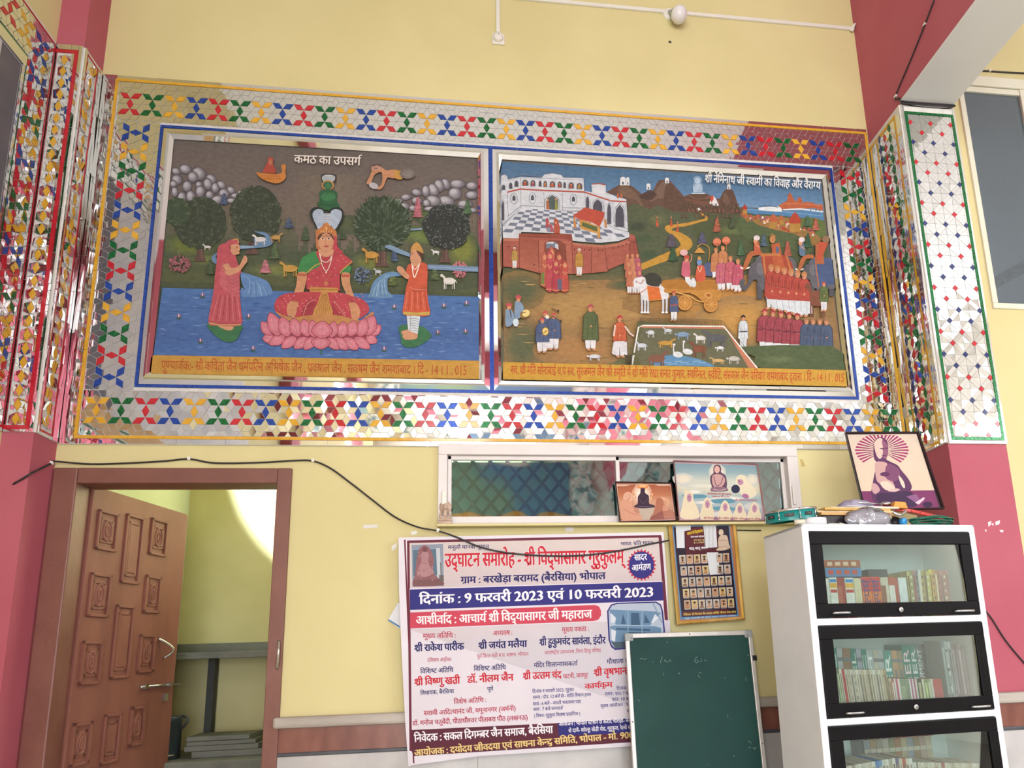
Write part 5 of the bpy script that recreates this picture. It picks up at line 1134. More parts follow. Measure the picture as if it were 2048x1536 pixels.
# ---- elephants
def elephant(x, y, k, cloth, edge):
    X = lambda p: [(x + q[0] * k, y + q[1] * k) for q in a.P(p)]
    for lx in (40, 130, 300, 400): a.p('4E4C52', [(x + (lx - 26) * k, y + 330 * k), (x + (lx + 46) * k, y + 330 * k), (x + (lx + 40) * k, y + 520 * k), (x + (lx - 20) * k, y + 520 * k)]); 
    a.p('5C5A60', X('0,90 40,30 120,0 300,20 430,60 470,180 470,380 380,420 100,420 40,340 -10,250'), 4)
    a.p('56545A', X('-60,150 -20,100 60,110 90,220 40,290 -20,300 -60,360 -110,420 -160,400 -180,340 -160,290 -120,300 -125,350 -100,360 -80,300 -80,220'), 4)
    a.p('6A666C', X('20,120 70,110 100,190 60,250 20,210'), 4); a.p('E8E2D4', X('-175,150 -120,165 -60,150 -80,175 -150,180'), 2); a.e('2A2426', x - 40 * k, y + 150 * k, 6 * k)
    a.p(cloth, X('60,10 350,20 420,120 440,340 130,400 90,200'), 0); a.l(edge, 16 * k, X('90,10 110,200 140,400'), 0); a.l(edge, 16 * k, X('350,20 440,330'))
    a.p('A8603A', X('-120,80 -60,-20 60,-30 70,20 -30,30 -90,160 -140,190'), 2)
elephant(1340 + 960 * 0.17578, 320 + 1080 * 0.17578, 0.176, 'A04434', 'B87844')
elephant(1340 + 1560 * 0.17578, 320 + 1120 * 0.17578, 0.15, '46557A', 'B06A3A')
a.cs(1340, 320, 0.17578)
a.p('B05838', '1150,1080 1140,980 1230,955 1290,1260 1180,1290 1150,1120'); a.p('B87040', '1020,1080 1240,1075 1240,1110 1020,1112'); a.e('4F6080', 1210, 1040, 18, 40); a.e('B0784A', 1155, 920, 34, 46); a.l('90703A', 14, '1120,880 1150,860 1190,890', 3)
for x, y in ((975, 1000), (1485, 1020)): a.p('B85A40' if x < 1000 else '5A7088', [(x - 30, y + 60), (x - 30, y - 50), (x + 20, y - 60), (x + 40, y + 20), (x + 40, y + 90), (x - 10, y + 90)]); a.e(SKIN, x - 15, y - 60, 24, 30); a.e('D8C8C8', x, y - 95, 36, 30); a.l(SKIN, 12, [(x - 10, y - 20), (x + 30, y + 10)])
a.p('A8603C', '1640,980 1720,950 1740,1200 1640,1200', 0); a.p('B85038', '1680,950 1790,950 1700,1160 1650,1160'); a.e('8A6A50', 1760, 920, 44, 40)
# ---- ranks of soldiers
a.cs()
for i in range(6): man(a, 1540 + i * 13.2, 622 + i * 3.0, 92, coat='A8453A', turban='B4764A', trou='CFD2D8', long=0.66, w=1.0)
a.cs(1340, 560, 0.19531); a.p('A8453A', '985,90 1480,140 1470,230 980,210'); a.p('D0D4DA', '1000,212 1430,235 1450,360 1310,360 1200,330 1040,300')
for i in range(6): a.l('8A909C', 4, [(1075 + i * 62, 222 + i * 3), (1090 + i * 60, 310 + i * 8)]); a.e(SKIN, 1035 + i * 82, 130 + i * 8, 11, 14)
a.cs()
beast(a, 1632, 600, 40, 60, '7A4838', 1); man(a, 1645, 626, 60, coat='5C6A3C', turban='B84A3A', long=0.6)
for i in range(5): man(a, 1527 + i * 16.2, 707 + i * 1.2, 88 - i, coat='96404A', turban='A03A40', trou='D8DADE', long=0.70, w=1.2, sash='6A2A38')
for i in range(4): man(a, 1610 + i * 13.2, 719 + i * 0.6, 82, coat='48556E', turban='9A6A4A', trou='D0D4DC', long=0.62, w=1.1)
man(a, 1484, 704, 72, coat='CDD2D8', turban='2A2426', trou='CDD2D8', long=0.6, w=0.95, sash='3A3A50'); man(a, 1346, 646, 62, coat='4C5878', turban='B84A3A', long=0.62, w=1.0, sash='B84A3A')
# ---- pen of animals
a.cs(1340, 560, 0.19531)
a.p('4E5A3C', '700,700 1640,690 1760,850 1765,935 905,912 860,800', 2); a.soft('5E6A48', '4E5A3C', 1100, 830, 200, 40, 0, 4)
a.cs()
a.p('5A5A3C', '1274,645 1440,656 1515,736 1480,738 1260,734')
a.cs(1340, 560, 0.19531)
a.p('B8745A', '-300,505 -310,478 540,490 890,915 790,915 560,520 380,515', 0); a.p('606048', '-290,530 -280,505 380,520 540,515 570,540 790,912 -80,890 -300,890 -380,700', 0)
a.p('5A86AC', '-200,840 -60,790 120,790 300,830 420,880 440,902 300,898 -60,892 -180,890', 3)
for i in range(8): a.l('8FB2CC', 6, [(-140 + i * 60, 850 + (i % 3) * 14), (-60 + i * 60, 845 + (i % 3) * 14)])
a.l('EDE6E0', 14, '-375,760 -330,500 -280,482 540,492 880,915'); a.l('54503C', 4, '-320,405 520,428 690,620 930,912')
for i in range(52): a.l('4C4834', 4, [(-315 + i * 16.3, 408 + i * .4), (-310 + i * 16.3, 470 + i * .3)])
for i in range(26): a.l('4C4834', 3, [(535 + i * 13, 440 + i * 17), (545 + i * 12.4, 486 + i * 16)])
a.cs()
beast(a, 1300, 668, 16, 16, 'C8CCD4', 1, None, False); beast(a, 1334, 664, 18, 12, 'C8CCD4'); beast(a, 1282, 694, 22, 16, 'C8CCD4', 1); beast(a, 1330, 689, 34, 16, 'B88A3C', -1); beast(a, 1312, 720, 40, 30, '7A5040', -1); beast(a, 1364, 672, 28, 18, '7A94B0', 1, None, False)
a.cs(1340, 560, 0.19531)
beast(a, 460, 610, 250, 150, '55565A', 1, '48494E'); beast(a, 300, 610, 120, 90, 'D4D0CC', 1); beast(a, 290, 720, 170, 140, '7A4A38', 1); beast(a, 500, 710, 90, 60, 'D8D8DA', 1, None, False); beast(a, 480, 840, 150, 60, 'C8A46A', 1); beast(a, 640, 820, 130, 90, 'BEB6AE', 1, None, False)
for x, y in ((60, 770), (160, 740)): a.e('D8DADC', x + 10, y + 10, 52, 30, 10); a.l('D8DADC', 12, [(x - 30, y), (x - 35, y - 60), (x - 25, y - 90)], 3); a.e('D8DADC', x - 28, y - 92, 14, 11); a.l('D09040', 5, [(x - 40, y - 92), (x - 52, y - 88)])
a.cs(990, 560, 0.17578)
a.p('D8D4CC', '1555,875 1580,875 1560,985 1545,985'); 
for i in range(5): a.l('3A322A', 5, [(1480 + i * 18, 875), (1485 + i * 14, 980)]); a.l('3A322A', 5, [(1478, 880 + i * 24), (1560, 882 + i * 24)])
# musicians and walkers
a.cs()
man(a, 1081, 706, 62, coat='4C5A7C', long=0.62, w=1.25); man(a, 1090, 704, 80, coat='4C5A7C', long=0.60, w=1.2); man(a, 1107, 704, 76, coat='4C5A7C', long=0.62, w=1.3); man(a, 1084, 710, 72, coat='4C5A7C', long=0.62, w=1.3)
a.cs(990, 560, 0.17578)
a.e('6A4A34', 570, 605, 42, 52); a.e('E0C070', 570, 605, 34, 44); a.l('3A2A20', 7, '550,620 590,595'); a.l('6A5040', 16, '650,430 740,490', 0); a.e('4A3A30', 742, 490, 14, 18); a.l('6A5040', 14, '640,345 710,375'); a.e('4A3A30', 715, 376, 12, 16); a.e('E8DCC8', 592, 442, 22)
for x, y in ((265, 200), (160, 290)):
    a.p('7C94AE', [(x - 40, y + 80), (x, y + 62), (x + 40, y + 90), (x + 62, y + 160), (x + 20, y + 250), (x - 40, y + 250)], 3); a.e(SKIN, x, y + 40, 24, 32); a.p('B84A50', [(x - 32, y + 30), (x - 26, y + 2), (x + 8, y - 6), (x + 30, y + 12), (x + 30, y + 30)], 2)
a.e('8A6A3C', 335, 410, 58, 44, -30); a.e('E4CC84', 350, 400, 44, 40, -30); a.e('C8D4DC', 235, 505, 34, 46); a.l('3A2A20', 9, '165,350 185,450'); a.l('3A2A20', 7, '300,400 350,385')
a.cs(); man(a, 1180, 705, 94, coat='54603C', turban='A84A50', long=0.72, w=1.15, face=1); man(a, 1238, 719, 86, coat='C05C3C', turban='B03A3C', long=0.52, w=1.1, face=1)
a.p('D2D0D4', '1226,687 1252,687 1253,714 1246,712 1240,696 1228,714 1222,710'); a.l('D8C4B8', 3.2, '1229,654 1226,676'); a.l('D8C4B8', 3.2, '1248,656 1258,670 1266,676')
beast(a, 1188, 716, 26, 14, 'CDD2DA', 1, None, False)
# caption band and writing
a.p('C5963A', '1006,727.5 1687.5,743.5 1690.5,776 1006,762')
a.t('स्व. श्री मति सोनाबाई ध.प स्व. सूरजमल जैन की स्मृति में श्री मति रेखा सनत कुमार, स्वप्निल, स्वीटि, संस्कार जैन परिवार शमशाबाद द्वारा । दि - 14 । 1 . 015', 'B84A2A', 1021, 751, 1684, 767, 15.5, 0.014)
a.t('श्री नेमिनाथ जी स्वामी का विवाह और वैराग्य', 'E8E6E4', 1407, 369, 1637, 383.5, 14.5, 0.022)
a.build('mural_picture', M['art'], G_)
# ---------------------------------------------------------------- cloth banner
YBN = -0.052
G_ = thing('event_banner', 'large printed event banner in red, blue and white hung under the long window', 'banner', (0.23, YBN, 0.9))
a = Art((0, YBN, 0), step=8e-6)
out = '797,1075 1327,1064 1334,1160 1338,1262 1352,1490 1270,1492 1100,1503 960,1512 826,1530 817,1533 810,1440 803,1300 798,1180'
b = MB(); pts = [on_plane(*p, a.o, a.n) for p in a.P(out)]; b.prism([p + Vector((0, 0.0012, 0)) for p in pts], (0, -0.0011, 0)); b.build('banner_sheet', noisy('banner film', 'CBC3CE', 'D4CDD6', 5, 0.35, bump=0.25, bscale=5), G_)
a.cs()
a.p('6E2838', '808,1080 811,1079 829,1527 826,1526'); a.p('6E2838', '814,1082 1321,1070 1336,1262 1348,1478 1268,1484 820,1502 818,1300'); a.p('E0D8E2', '816,1083 1317,1073 1334,1262 1345,1478 820,1500')
a.p('6E3040', '814,1081 1322,1070 1323,1075 819,1086'); a.p('6E3040', '814,1083 819,1084 824,1500 819,1502'); a.p('6E3040', '1317,1074 1323,1073 1338,1262 1347,1440 1341,1440 1331,1262')
a.band('819,1086 1317,1075 1324,1163 820,1178', [(0, 'D6C8C4'), (1, 'CFC0C4')], 6)
# photo of a stone statue
a.p('8E98A8', '823,1090 886,1088 888,1172 825,1174'); a.p('5E7488', '826,1100 880,1098 880,1150 827,1152'); a.p('C4C8D0', '872,1096 880,1096 882,1160 875,1162'); a.p('93656A', '835,1108 840,1096 849,1090 858,1095 864,1106 868,1120 866,1140 872,1152 882,1160 886,1170 830,1173 826,1162 830,1150 832,1130', 3)
a.p('B08488', '842,1108 850,1103 858,1108 856,1122 862,1135 868,1146 850,1154 834,1150 838,1134 843,1122', 3); a.e('7A4E54', 850, 1099, 5, 5); a.l('7A4E54', 1.2, '838,1150 850,1157 866,1149', 3); a.p('7E5A5C', '826,1160 886,1158 887,1171 827,1173')
for i in range(26): a.e(a.mix('6E4448', 'C0989A', a.r.random()), a.r.uniform(836, 866), a.r.uniform(1104, 1166), 1.8, 1.2, a.r.uniform(0, 90), 6)
a.l('5A4E50', 1.4, '881,1125 882,1150'); a.p('6E6464', '878,1150 887,1150 888,1162 879,1163')
RD, BL = 'C8303F', '2E2A66'
a.t('मनुजो मानवो भूयात्', BL, 896, 1098.5, 978, 1096.5, 7.0, 0.02)
a.t('भारत: प्रति भारत:', BL, 1241, 1091, 1308, 1088.5, 6.4, 0.02)
a.t('उद्घाटन समारोह - श्री विद्यासागर गुरुकुलम्', RD, 890, 1134, 1248, 1126, 26, 0.035, 'EEE2E6', 0.03)
a.t('ग्राम : बरखेड़ा बरामद (बैरसिया) भोपाल', BL, 922, 1167, 1211, 1158, 13, 0.035)
# star badge
pts = []
for i in range(48):
    t = 2 * PI * i / 48; r = 30 if i % 2 == 0 else 25; pts.append((1283 + r * math.cos(t), 1130 + r * 1.08 * math.sin(t)))
a.p('C03A4E', pts); a.e('3A3680', 1283, 1130, 25, 27, 0, 26); a.t('सादर', 'F0ECF2', 1269, 1121, 1294, 1119.5, 11.5, 0.03); a.t('आमंत्रण', 'F0ECF2', 1264, 1142, 1302, 1139, 11.5, 0.03)
# blue date band, red pill
a.p('E4DCE6', '819,1177 1325,1162 1327,1204 820,1222'); a.p('38357F', '819.5,1179 1325,1163.5 1327,1201 820,1220')
a.t('दिनांक : 9 फरवरी 2023 एवं 10 फरवरी 2023', 'F2EEF4', 839, 1208, 1308, 1193, 17, 0.035)
a.p('CB4A5E', '820,1225 1190,1210 1198,1213 1202,1221 1202,1231 1197,1239 1188,1242 820,1257', 0)
a.t('आशीर्वाद : आचार्य श्री विद्यासागर जी महाराज', 'F4EEF2', 832, 1249, 1184, 1236, 16, 0.03)
a.band('820,1259 1188,1244 1340,1240 1344,1440 824,1458', [(0, 'D2C8CE'), (0.5, 'CFC8D2'), (1, 'CEC8D6')], 8)
# building photo
a.p('34327A', '1214,1222 1222,1209 1234,1205.5 1312,1203 1322,1209 1326,1222 1330,1262 1326,1292 1230,1300 1222,1294 1217,1280', 0)
a.p('B4C0D2', '1217,1222 1224,1211 1235,1208 1311,1205.5 1320,1211 1323,1222 1327,1262 1323,1289 1231,1297 1224,1291 1220,1280'); a.p('6E8EAE', '1217,1219 1312,1223 1322,1226 1310,1240 1300,1250 1322,1256 1324,1290 1230,1296 1222,1284 1220,1253 1232,1250')
for p in ('1222,1226 1232,1236 1230,1246 1222,1244', '1310,1228 1317,1236 1306,1246 1302,1246', '1222,1258 1232,1262 1230,1284 1223,1280'): a.p('D8DEE8', p)
for p in ('1246,1228 1252,1248 1242,1248', '1262,1226 1278,1226 1280,1250 1262,1250', '1290,1228 1300,1246 1288,1246', '1232,1256 1300,1258 1300,1262 1232,1260', '1256,1264 1292,1265 1292,1284 1256,1284'): a.p('44617E', p)
a.l('B4C8DA', 1.5, '1220,1250 1322,1252'); a.l('9CB2C8', 1.5, '1256,1222 1256,1292'); a.l('9CB2C8', 1.5, '1284,1222 1284,1292'); a.l('8096B0', 2, '1306,1206 1324,1246'); a.p('52606E', '1222,1284 1324,1282 1323,1290 1231,1297')
# names
def line(s, c, x0, y0, x1, y1, h, bd=0.0): a.t(s, c, x0, y0, x1, y1, h, bd)
line('मुख्य अतिथि :', 'B83A52', 846, 1277, 912, 1275, 9, 0.02); line('अध्यक्ष :', 'B83A52', 986, 1271, 1025, 1270, 9, 0.02); line('मुख्य वक्ता :', 'B83A52', 1124, 1264, 1178, 1262, 9, 0.02)
line('श्री राकेश पारीक', BL, 829, 1303, 928, 1299.5, 13, 0.04); line('श्री जयंत मलैया', BL, 957, 1298, 1054, 1294, 13, 0.04); line('श्री हुकुमचंद सावंला, इंदौर', BL, 1079, 1291, 1211, 1287, 13, 0.04)
line('दक्षिण अफ्रीका', 'B84A60', 855, 1324, 903, 1322, 6.5, 0.01); line('पूर्व वित्त मंत्री म.प्र. शासन, भोपाल', 'B84A60', 954, 1316, 1057, 1311, 6.5, 0.01); line('अंतर्राष्ट्रीय उपाध्यक्ष ,विश्व हिन्दू परिषद', 'B84A60', 1089, 1309, 1202, 1304, 6.5, 0.01)
line('विशिष्ट अतिथि', BL, 841, 1347, 907, 1344, 8.5, 0.02); line('विशिष्ट अतिथि', BL, 948, 1342, 1012, 1339, 8.5, 0.02); line('मंदिर शिलान्यासकर्ता', BL, 1068, 1335, 1155, 1331, 8.5, 0.02); line('गौशाला लो', BL, 1214, 1328, 1262, 1325, 8.5, 0.02)
line('श्री विष्णु खत्री', RD, 829, 1371, 920, 1367, 13, 0.04); line('डॉ. नीलम जैन', RD, 935, 1366, 1027, 1361, 13, 0.04); line('श्री उत्तम चंद', RD, 1046, 1359, 1123, 1356, 13, 0.04); line('पाटनी, जयपुर', 'B83A52', 1126, 1357, 1176, 1354, 8, 0.02); line('श्री वृषभान', RD, 1188, 1352, 1254, 1348, 13, 0.04)
line('विधायक, बैरसिया', BL, 841, 1390, 908, 1386, 7.5, 0.02); line('पुणे', BL, 975, 1382, 987, 1381, 7.5, 0.02)
line('कार्यक्रम', RD, 1170, 1378, 1225, 1374, 10, 0.035); line('विशेष अतिथि :', 'B83A52', 908, 1408, 973, 1404, 8.5, 0.02)
line('स्वामी आदित्यानंद जी, यमुनानगर (जर्मनी)', 'B83A52', 848, 1431, 1032, 1421, 8.5, 0.02); line('डॉ. मनोज चतुर्वेदी, पीठाधीश्वर पीताबरा पीठ (लखनऊ)', 'B02848', 825, 1451, 1056, 1439, 8.5, 0.02)
for s_, x0, y0, x1, y1 in (('दिनांक 9 फरवरी 2023, गुरुवार', 1065, 1386, 1148, 1382), ('समय : दोप. 12 बजे से - शांति विधान हवन', 1066, 1398, 1182, 1392), ('सायं : 6 बजे - आरती भक्तामर पाठ', 1066, 1411, 1162, 1406), ('सायं : 7 बजे जनवार्ता', 1067, 1422, 1126, 1419), ('( विषय: गुरुकुल शिक्षा प्रासंगिक )', 1068, 1435, 1161, 1430), ('दिनांक :', 1233, 1380, 1257, 1379), ('समय : प्रात: 7 बजे', 1210, 1391, 1262, 1389), ('प्रात: 10 बजे', 1224, 1402, 1264, 1400), ('मुख्य आयोजन : प्रात:', 1201, 1415, 1266, 1411), ('सायं', 1254, 1425, 1268, 1424)): line(s_, '3A3880', x0, y0, x1, y1, 6.0, 0.015)
a.p('5E2C3A', '823,1460 1118,1446 1120,1470 1300,1462 1345,1440 1348,1478 1268,1484 828,1512 822,1500'); a.p('34327A', '1115,1446 1344,1431 1346,1462 1118,1472')
line('आयोजन : भोपाल स्टेशन से करोद चौराहा- बैरसिया', 'EEEAF2', 1118, 1452, 1276, 1443, 7.0, 0.02); line('से दायें- कोल्हू खेड़ी रोड, गुरुकुल, रेल्वे स्टेशन', 'EEEAF2', 1137, 1465, 1276, 1457, 7.0, 0.02)
line('निवेदक : सकल दिगम्बर जैन समाज, बैरसिया', 'EEEAF2', 829, 1484, 1106, 1466, 14, 0.035); line('आयोजक : दयोदय जीवदया एवं साधना केन्द्र समिति, भोपाल - मो. 9005', 'E6C884', 829, 1512, 1276, 1475, 12, 0.035)
a.build('banner_print', M['print'], G_)
# small notice peeping out behind the banner
t = thing('paper_notice', 'small white paper notice with a blue stripe behind the left of the banner', 'notice', (-0.47, -0.008, 1.5))
b = MB(); q = [W(u, v, -0.009) for u, v in ((776, 1240), (796, 1205), (812, 1212), (812, 1262), (797, 1256))]; b.prism(q, (0, 0.0015, 0), noisy('notice paper', 'DCDCE2', 'E2E2E8', 8, 0.6)); b.prism([W(u, v, -0.0092) for u, v in ((777, 1238), (800, 1252), (800, 1256), (776, 1241))], (0, 0.0003, 0), noisy('blue print', '4A7AA8', '5A88B4', 8, 0.6)); b.build('sheet', None, t)
# ---------------------------------------------------------------- framed pictures
def framed(name, label, corners, o, n, fw, fmat, back=0.012, group=None, rim=None, cat='picture'):
    """corners: TL TR BR BL of the frame in the photograph; the picture stands on a real tilted plane"""
    n = Vector(n).normalized(); c = [on_plane(*p, o, n) for p in corners]; base = (c[2] + c[3]) / 2
    t = thing(name, label, cat, base, group); cen = sum(c, Vector()) / 4
    def inn(k): return [p + (cen - p) * 0 + ((c[(i + 1) % 4] - p).normalized() + (c[(i - 1) % 4] - p).normalized()) * k for i, p in enumerate(c)]
    b = MB(); r0, r1, r2 = c, inn(fw * 0.4), inn(fw)
    levels = [(r0, 0.0), (r0, 0.010), (r1, 0.016), (r2, 0.009), (r2, 0.003)]
    for (A, ha), (B, hb) in zip(levels, levels[1:]):
        for i in range(4): b.add([A[i] - n * ha, A[(i + 1) % 4] - n * ha, B[(i + 1) % 4] - n * hb, B[i] - n * hb], [(0, 1, 2, 3)])
    b.build('frame', fmat, t)
    b = MB(); b.prism([p + n * 0.003 for p in c], -n * 0.005); b.build('backing', M['dark_wood'], t)
    a = Art(Vector(o) - n * 0.0025, n, step=6e-6); return t, a, c
YN = (0, 1, 0)
# small brown picture
n1 = Vector((0, 1, -0.10)).normalized()
t, a, c = framed('framed_picture', 'small brown framed picture of a dark seated idol, left of the cloud picture', ((1229, 964), (1343, 966), (1354, 1043), (1239, 1047)), (0, -0.036, 2.02), n1, 0.006, M['dark_wood'])
a.cs(1200, 880, 0.19531)
a.band('160,440 725,440 780,820 200,835', [(0, '9E5A42'), (0.3, 'B4704F'), (0.5, 'C89A7E'), (0.8, 'B07A68'), (1, '9A5A4A')], 14); a.l('E4C4B0', 5, '172,452 718,452 770,818 208,826 172,452')
a.soft('E0B090', 'C08868', 640, 640, 80, 60, 0, 3); a.p('B8A898', '395,700 555,695 530,815 420,820'); a.soft('E8D8C8', 'C08868', 430, 560, 110, 120, 0, 3)
a.e('D88A50', 437, 478, 55, 26); a.e('E8B888', 437, 470, 38, 14); a.p('3C3040', '415,500 437,490 460,500 462,540 500,575 505,650 550,665 555,690 440,700 355,690 360,668 385,650 388,580 412,545', 4); a.l('5E5468', 4, '400,600 440,650 490,600', 3); a.l('6A6076', 5, '370,690 440,680 540,688', 3)
a.e('D8A890', 285, 590, 48, 60); a.e('D4A48C', 285, 580, 30, 40); a.p('D09A80', '205,660 250,610 320,630 330,680 360,740 410,760 425,815 240,822 210,760', 4); a.l('A87060', 5, '240,700 300,740 400,770', 3); a.l('A87060', 5, '270,620 300,600 310,560', 3)
a.p('A86A52', '575,610 610,590 650,620 680,690 760,740 765,790 600,800 510,810 560,720', 4); a.e('C48A70', 668, 640, 18, 26); a.p('C48A70', '645,670 695,670 700,720 640,730'); a.p('8A4E44', '520,790 640,720 660,815 510,818')
for i in range(12): a.e(('D8843C', 'B8504A', 'E0C080')[i % 3], 340 + (i % 2) * 180 + (i * 7) % 24, 530 + i * 6, 6, 9, 0, 7)
for i in range(3): a.l('E8D0C0', 3, [(175, 462 + i * 4), (310 - i * 20, 462 + i * 4)]); a.l('E8D0C0', 3, [(570 + i * 10, 458 + i * 4), (715, 458 + i * 4)])
a.build('picture', M['photo'], t)
# large cloud picture
n2 = Vector((0.02, 1, -0.16)).normalized()
t, a, c = framed('framed_picture', 'large framed picture of a seated idol over clouds with veiled faces', ((1346, 922), (1514, 929), (1531, 1043), (1357, 1043)), (1.2, -0.052, 2.02), n2, 0.005, noisy('pink frame edge', '9A6A6C', 'B08486', 10, 0.4))
a.cs(1200, 880, 0.19531)
a.band('755,225 1612,252 1690,835 815,822', [(0, '7E9AA6'), (0.15, '8EA6AC'), (0.3, 'C4C8BC'), (0.45, 'D2CCB4'), (0.6, '9AB0B4'), (0.75, 'A8B0B4'), (0.9, '9E92A4'), (1, '8A7088')], 24)
for cx, cy, rx, ry, cc in ((850, 400, 110, 60, 'DCD4C0'), (1560, 410, 70, 60, 'DCD4C0'), (950, 530, 110, 24, 'E0DCD0'), (1300, 600, 180, 26, 'E4E0D4'), (1100, 640, 160, 20, 'DCD8CC'), (1250, 760, 120, 30, 'CFC8C4'), (870, 760, 60, 40, 'D8CCB8'), (1120, 470, 300, 30, 'D8D4C4'), (1560, 680, 90, 40, 'C8C4C0')): a.soft(cc, 'B8BEBE', cx, cy, rx, ry, 0, 3)
for p in ('850,560 1060,560 1080,590 900,600', '1150,610 1340,600 1380,640 1180,650', '1120,690 1300,680 1420,720 1200,720'): a.p('5E8EA0', p, 3)
a.soft('E6D8C4', 'B0B8B4', 1198, 330, 90, 90, 0, 4)
a.p('5E4258', '1160,300 1170,265 1198,252 1228,262 1242,300 1240,330 1285,365 1300,440 1298,490 1310,520 1200,530 1130,520 1145,480 1130,430 1132,370 1160,340', 4)
a.p('D4A8A0', '1172,290 1198,262 1226,290 1222,325 1200,340 1176,325', 3); a.p('C49A98', '1150,370 1190,350 1250,360 1280,400 1270,450 1230,490 1180,490 1150,440', 4); a.l('6E4A60', 7, '1165,370 1180,440 1200,470 1240,440 1262,370', 3); a.p('8A6878', '1140,490 1200,478 1290,488 1305,515 1200,530 1140,518', 3); a.l('E0C8C0', 4, '1160,505 1230,515 1290,500', 3)
def veil(x, y, w, h, r=0): a.e('DCCEB0', x, y, w, h, r, 14); a.e('B88AA0', x + w * .05, y + h * .05, w * .62, h * .72, r, 12); a.l('5E3A56', w * .1, [(x - w * .3, y - h * .15), (x + w * .35, y - h * .1)]); a.l('6E4460', w * .1, [(x - w * .12, y + h * .38), (x + w * .2, y + h * .38)]); a.e('5E3A56', x + w * .05, y + h * .12, w * .1, h * .12, 0, 6)
a.p('DCCEB0', '860,560 870,520 905,515 950,545 960,620 1000,700 1010,800 830,800 840,680', 4); veil(912, 590, 40, 62)
for x, y in ((1098, 655), (1280, 685), (1430, 708), (1580, 700)): a.p('D8CAAC', [(x - 70, 810), (x - 45, y), (x, y - 70), (x + 45, y), (x + 70, 810)], 3); veil(x, y, 42, 60, 0)
a.p('E0D4B8', '1390,430 1400,380 1440,355 1490,370 1520,430 1590,500 1600,560 1530,600 1450,560 1420,480', 4); a.e('B88AA0', 1438, 432, 32, 30, 30); a.l('5E3A56', 5, '1405,405 1440,435'); a.e('2A2C48', 1388, 502, 45, 44); a.e('A86A90', 1490, 575, 36, 24, 20)
a.t('श्री विद्यासागर जी गुरुवर महाराज', 'B0405A', 1100, 560, 1345, 566, 18, 0.03); a.t('सभी माता जी को वंदन', 'B0405A', 1150, 588, 1330, 590, 12, 0.03); a.t('श्री प्रतिमा विराजमान', 'B0405A', 1380, 622, 1610, 626, 13, 0.03); a.t('श्री दिगम्बर जैन मंदिर समिति भोपाल मध्य प्रदेश', 'A03A58', 1060, 808, 1640, 818, 16, 0.03)
a.l('C8A0A4', 9, '757,232 1608,258 1682,828 822,815 757,232')
a.build('picture', M['photo'], t)
# gold frame with many small portraits
n3 = Vector((0.01, 1, -0.03)).normalized()
t, a, c = framed('framed_picture', 'tall gold framed poster of small portraits in rows, hung between banner and bookcase', ((1335, 1042), (1470, 1038), (1489, 1240), (1353, 1251)), (1.2, -0.034, 1.7), n3, 0.017, M['gold'])
a.cs(1320, 1030, 0.14976)
a.p('B07A50', '125,100 975,75 1105,1395 235,1445'); a.p('5C88B4', '165,140 925,118 1050,1355 275,1400'); a.p('2A2030', '180,165 915,145 1030,1325 290,1365'); a.band('330,170 760,150 800,640 350,660', [(0, '5E2028'), (1, '4A2430')], 4); a.p('5E2A34', '300,1290 900,1260 1000,1330 300,1350', 0)
a.p('D4D6DA', '210,140 410,135 410,200 325,215 330,440 225,440'); a.p('D4D6DA', '575,125 745,128 765,430 610,440'); a.p('D4D6DA', '625,500 775,498 800,790 665,800')
for i in range(12):
    for j in range(3): a.l('9A9CA8', 3, [(590 + j * 50, 150 + i * 24), (620 + j * 50, 176 + i * 24)]); a.l('9A9CA8', 3, [(620 + j * 50, 150 + i * 24), (590 + j * 50, 176 + i * 24)])
a.t('आचार्य श्री विद्यासागर', 'E0C030', 365, 270, 575, 225, 34, 0.03); a.t('संयम स्वर्ण महोत्सव', 'E0DCE0', 410, 305, 590, 295, 20, 0.03); a.t('परम पूज्य गुरु', 'D8C080', 450, 345, 592, 340, 16, 0.02); a.t('के ५० शिष्य', 'D8C080', 450, 382, 592, 374, 16, 0.02); a.t('शत्-शत् नमन', 'E8E4EA', 390, 465, 632, 452, 30, 0.035)
a.p('C8B09C', '790,290 860,265 900,290 920,390 935,420 925,450 830,475 750,470 780,430 775,370', 4); a.e('D0B8A4', 815, 232, 34, 42); a.l('8A6A58', 5, '790,345 840,335 890,345', 3); a.l('8A6A58', 5, '770,440 850,420 925,440', 3)
for r in range(5):
    for k in range(7):
        if (r == 0 and k in (4,)) or (r == 1 and k in (4,)): continue
        x0 = 255 + k * 97 + r * 16; y0 = 538 + r * 151 - k * 4
        if r == 0 and k == 5: x0 += 5
        bg = ('B8ACA0', 'C4B49A', 'B89070', 'B0A8A0', 'C8B078')[(r * 3 + k * 2) % 5]; a.p('D8D4D0', [(x0, y0), (x0 + 82, y0 - 4), (x0 + 90, y0 + 112), (x0 + 8, y0 + 116)]); a.p(bg, [(x0 + 4, y0 + 4), (x0 + 78, y0), (x0 + 85, y0 + 108), (x0 + 11, y0 + 112)])
        sk = ('A87858', 'C49A7A', '8A6450', 'B88A70')[(r + k) % 4]; a.p(sk, [(x0 + 14, y0 + 108), (x0 + 26, y0 + 80), (x0 + 66, y0 + 78), (x0 + 82, y0 + 105)]); a.e(sk, x0 + 45, y0 + 48, 19, 26, 0, 10); a.e('3A2C28', x0 + 44, y0 + 30, 19, 12, 0, 8)
        if (r + k) % 3 == 0: a.e('2A2022', x0 + 46, y0 + 66, 14, 13, 0, 8)
        a.l('3A2C28', 3, [(x0 + 36, y0 + 46), (x0 + 56, y0 + 45)]); a.l('B8B0B4', 4, [(x0 + 10, y0 + 124), (x0 + 88, y0 + 120)])
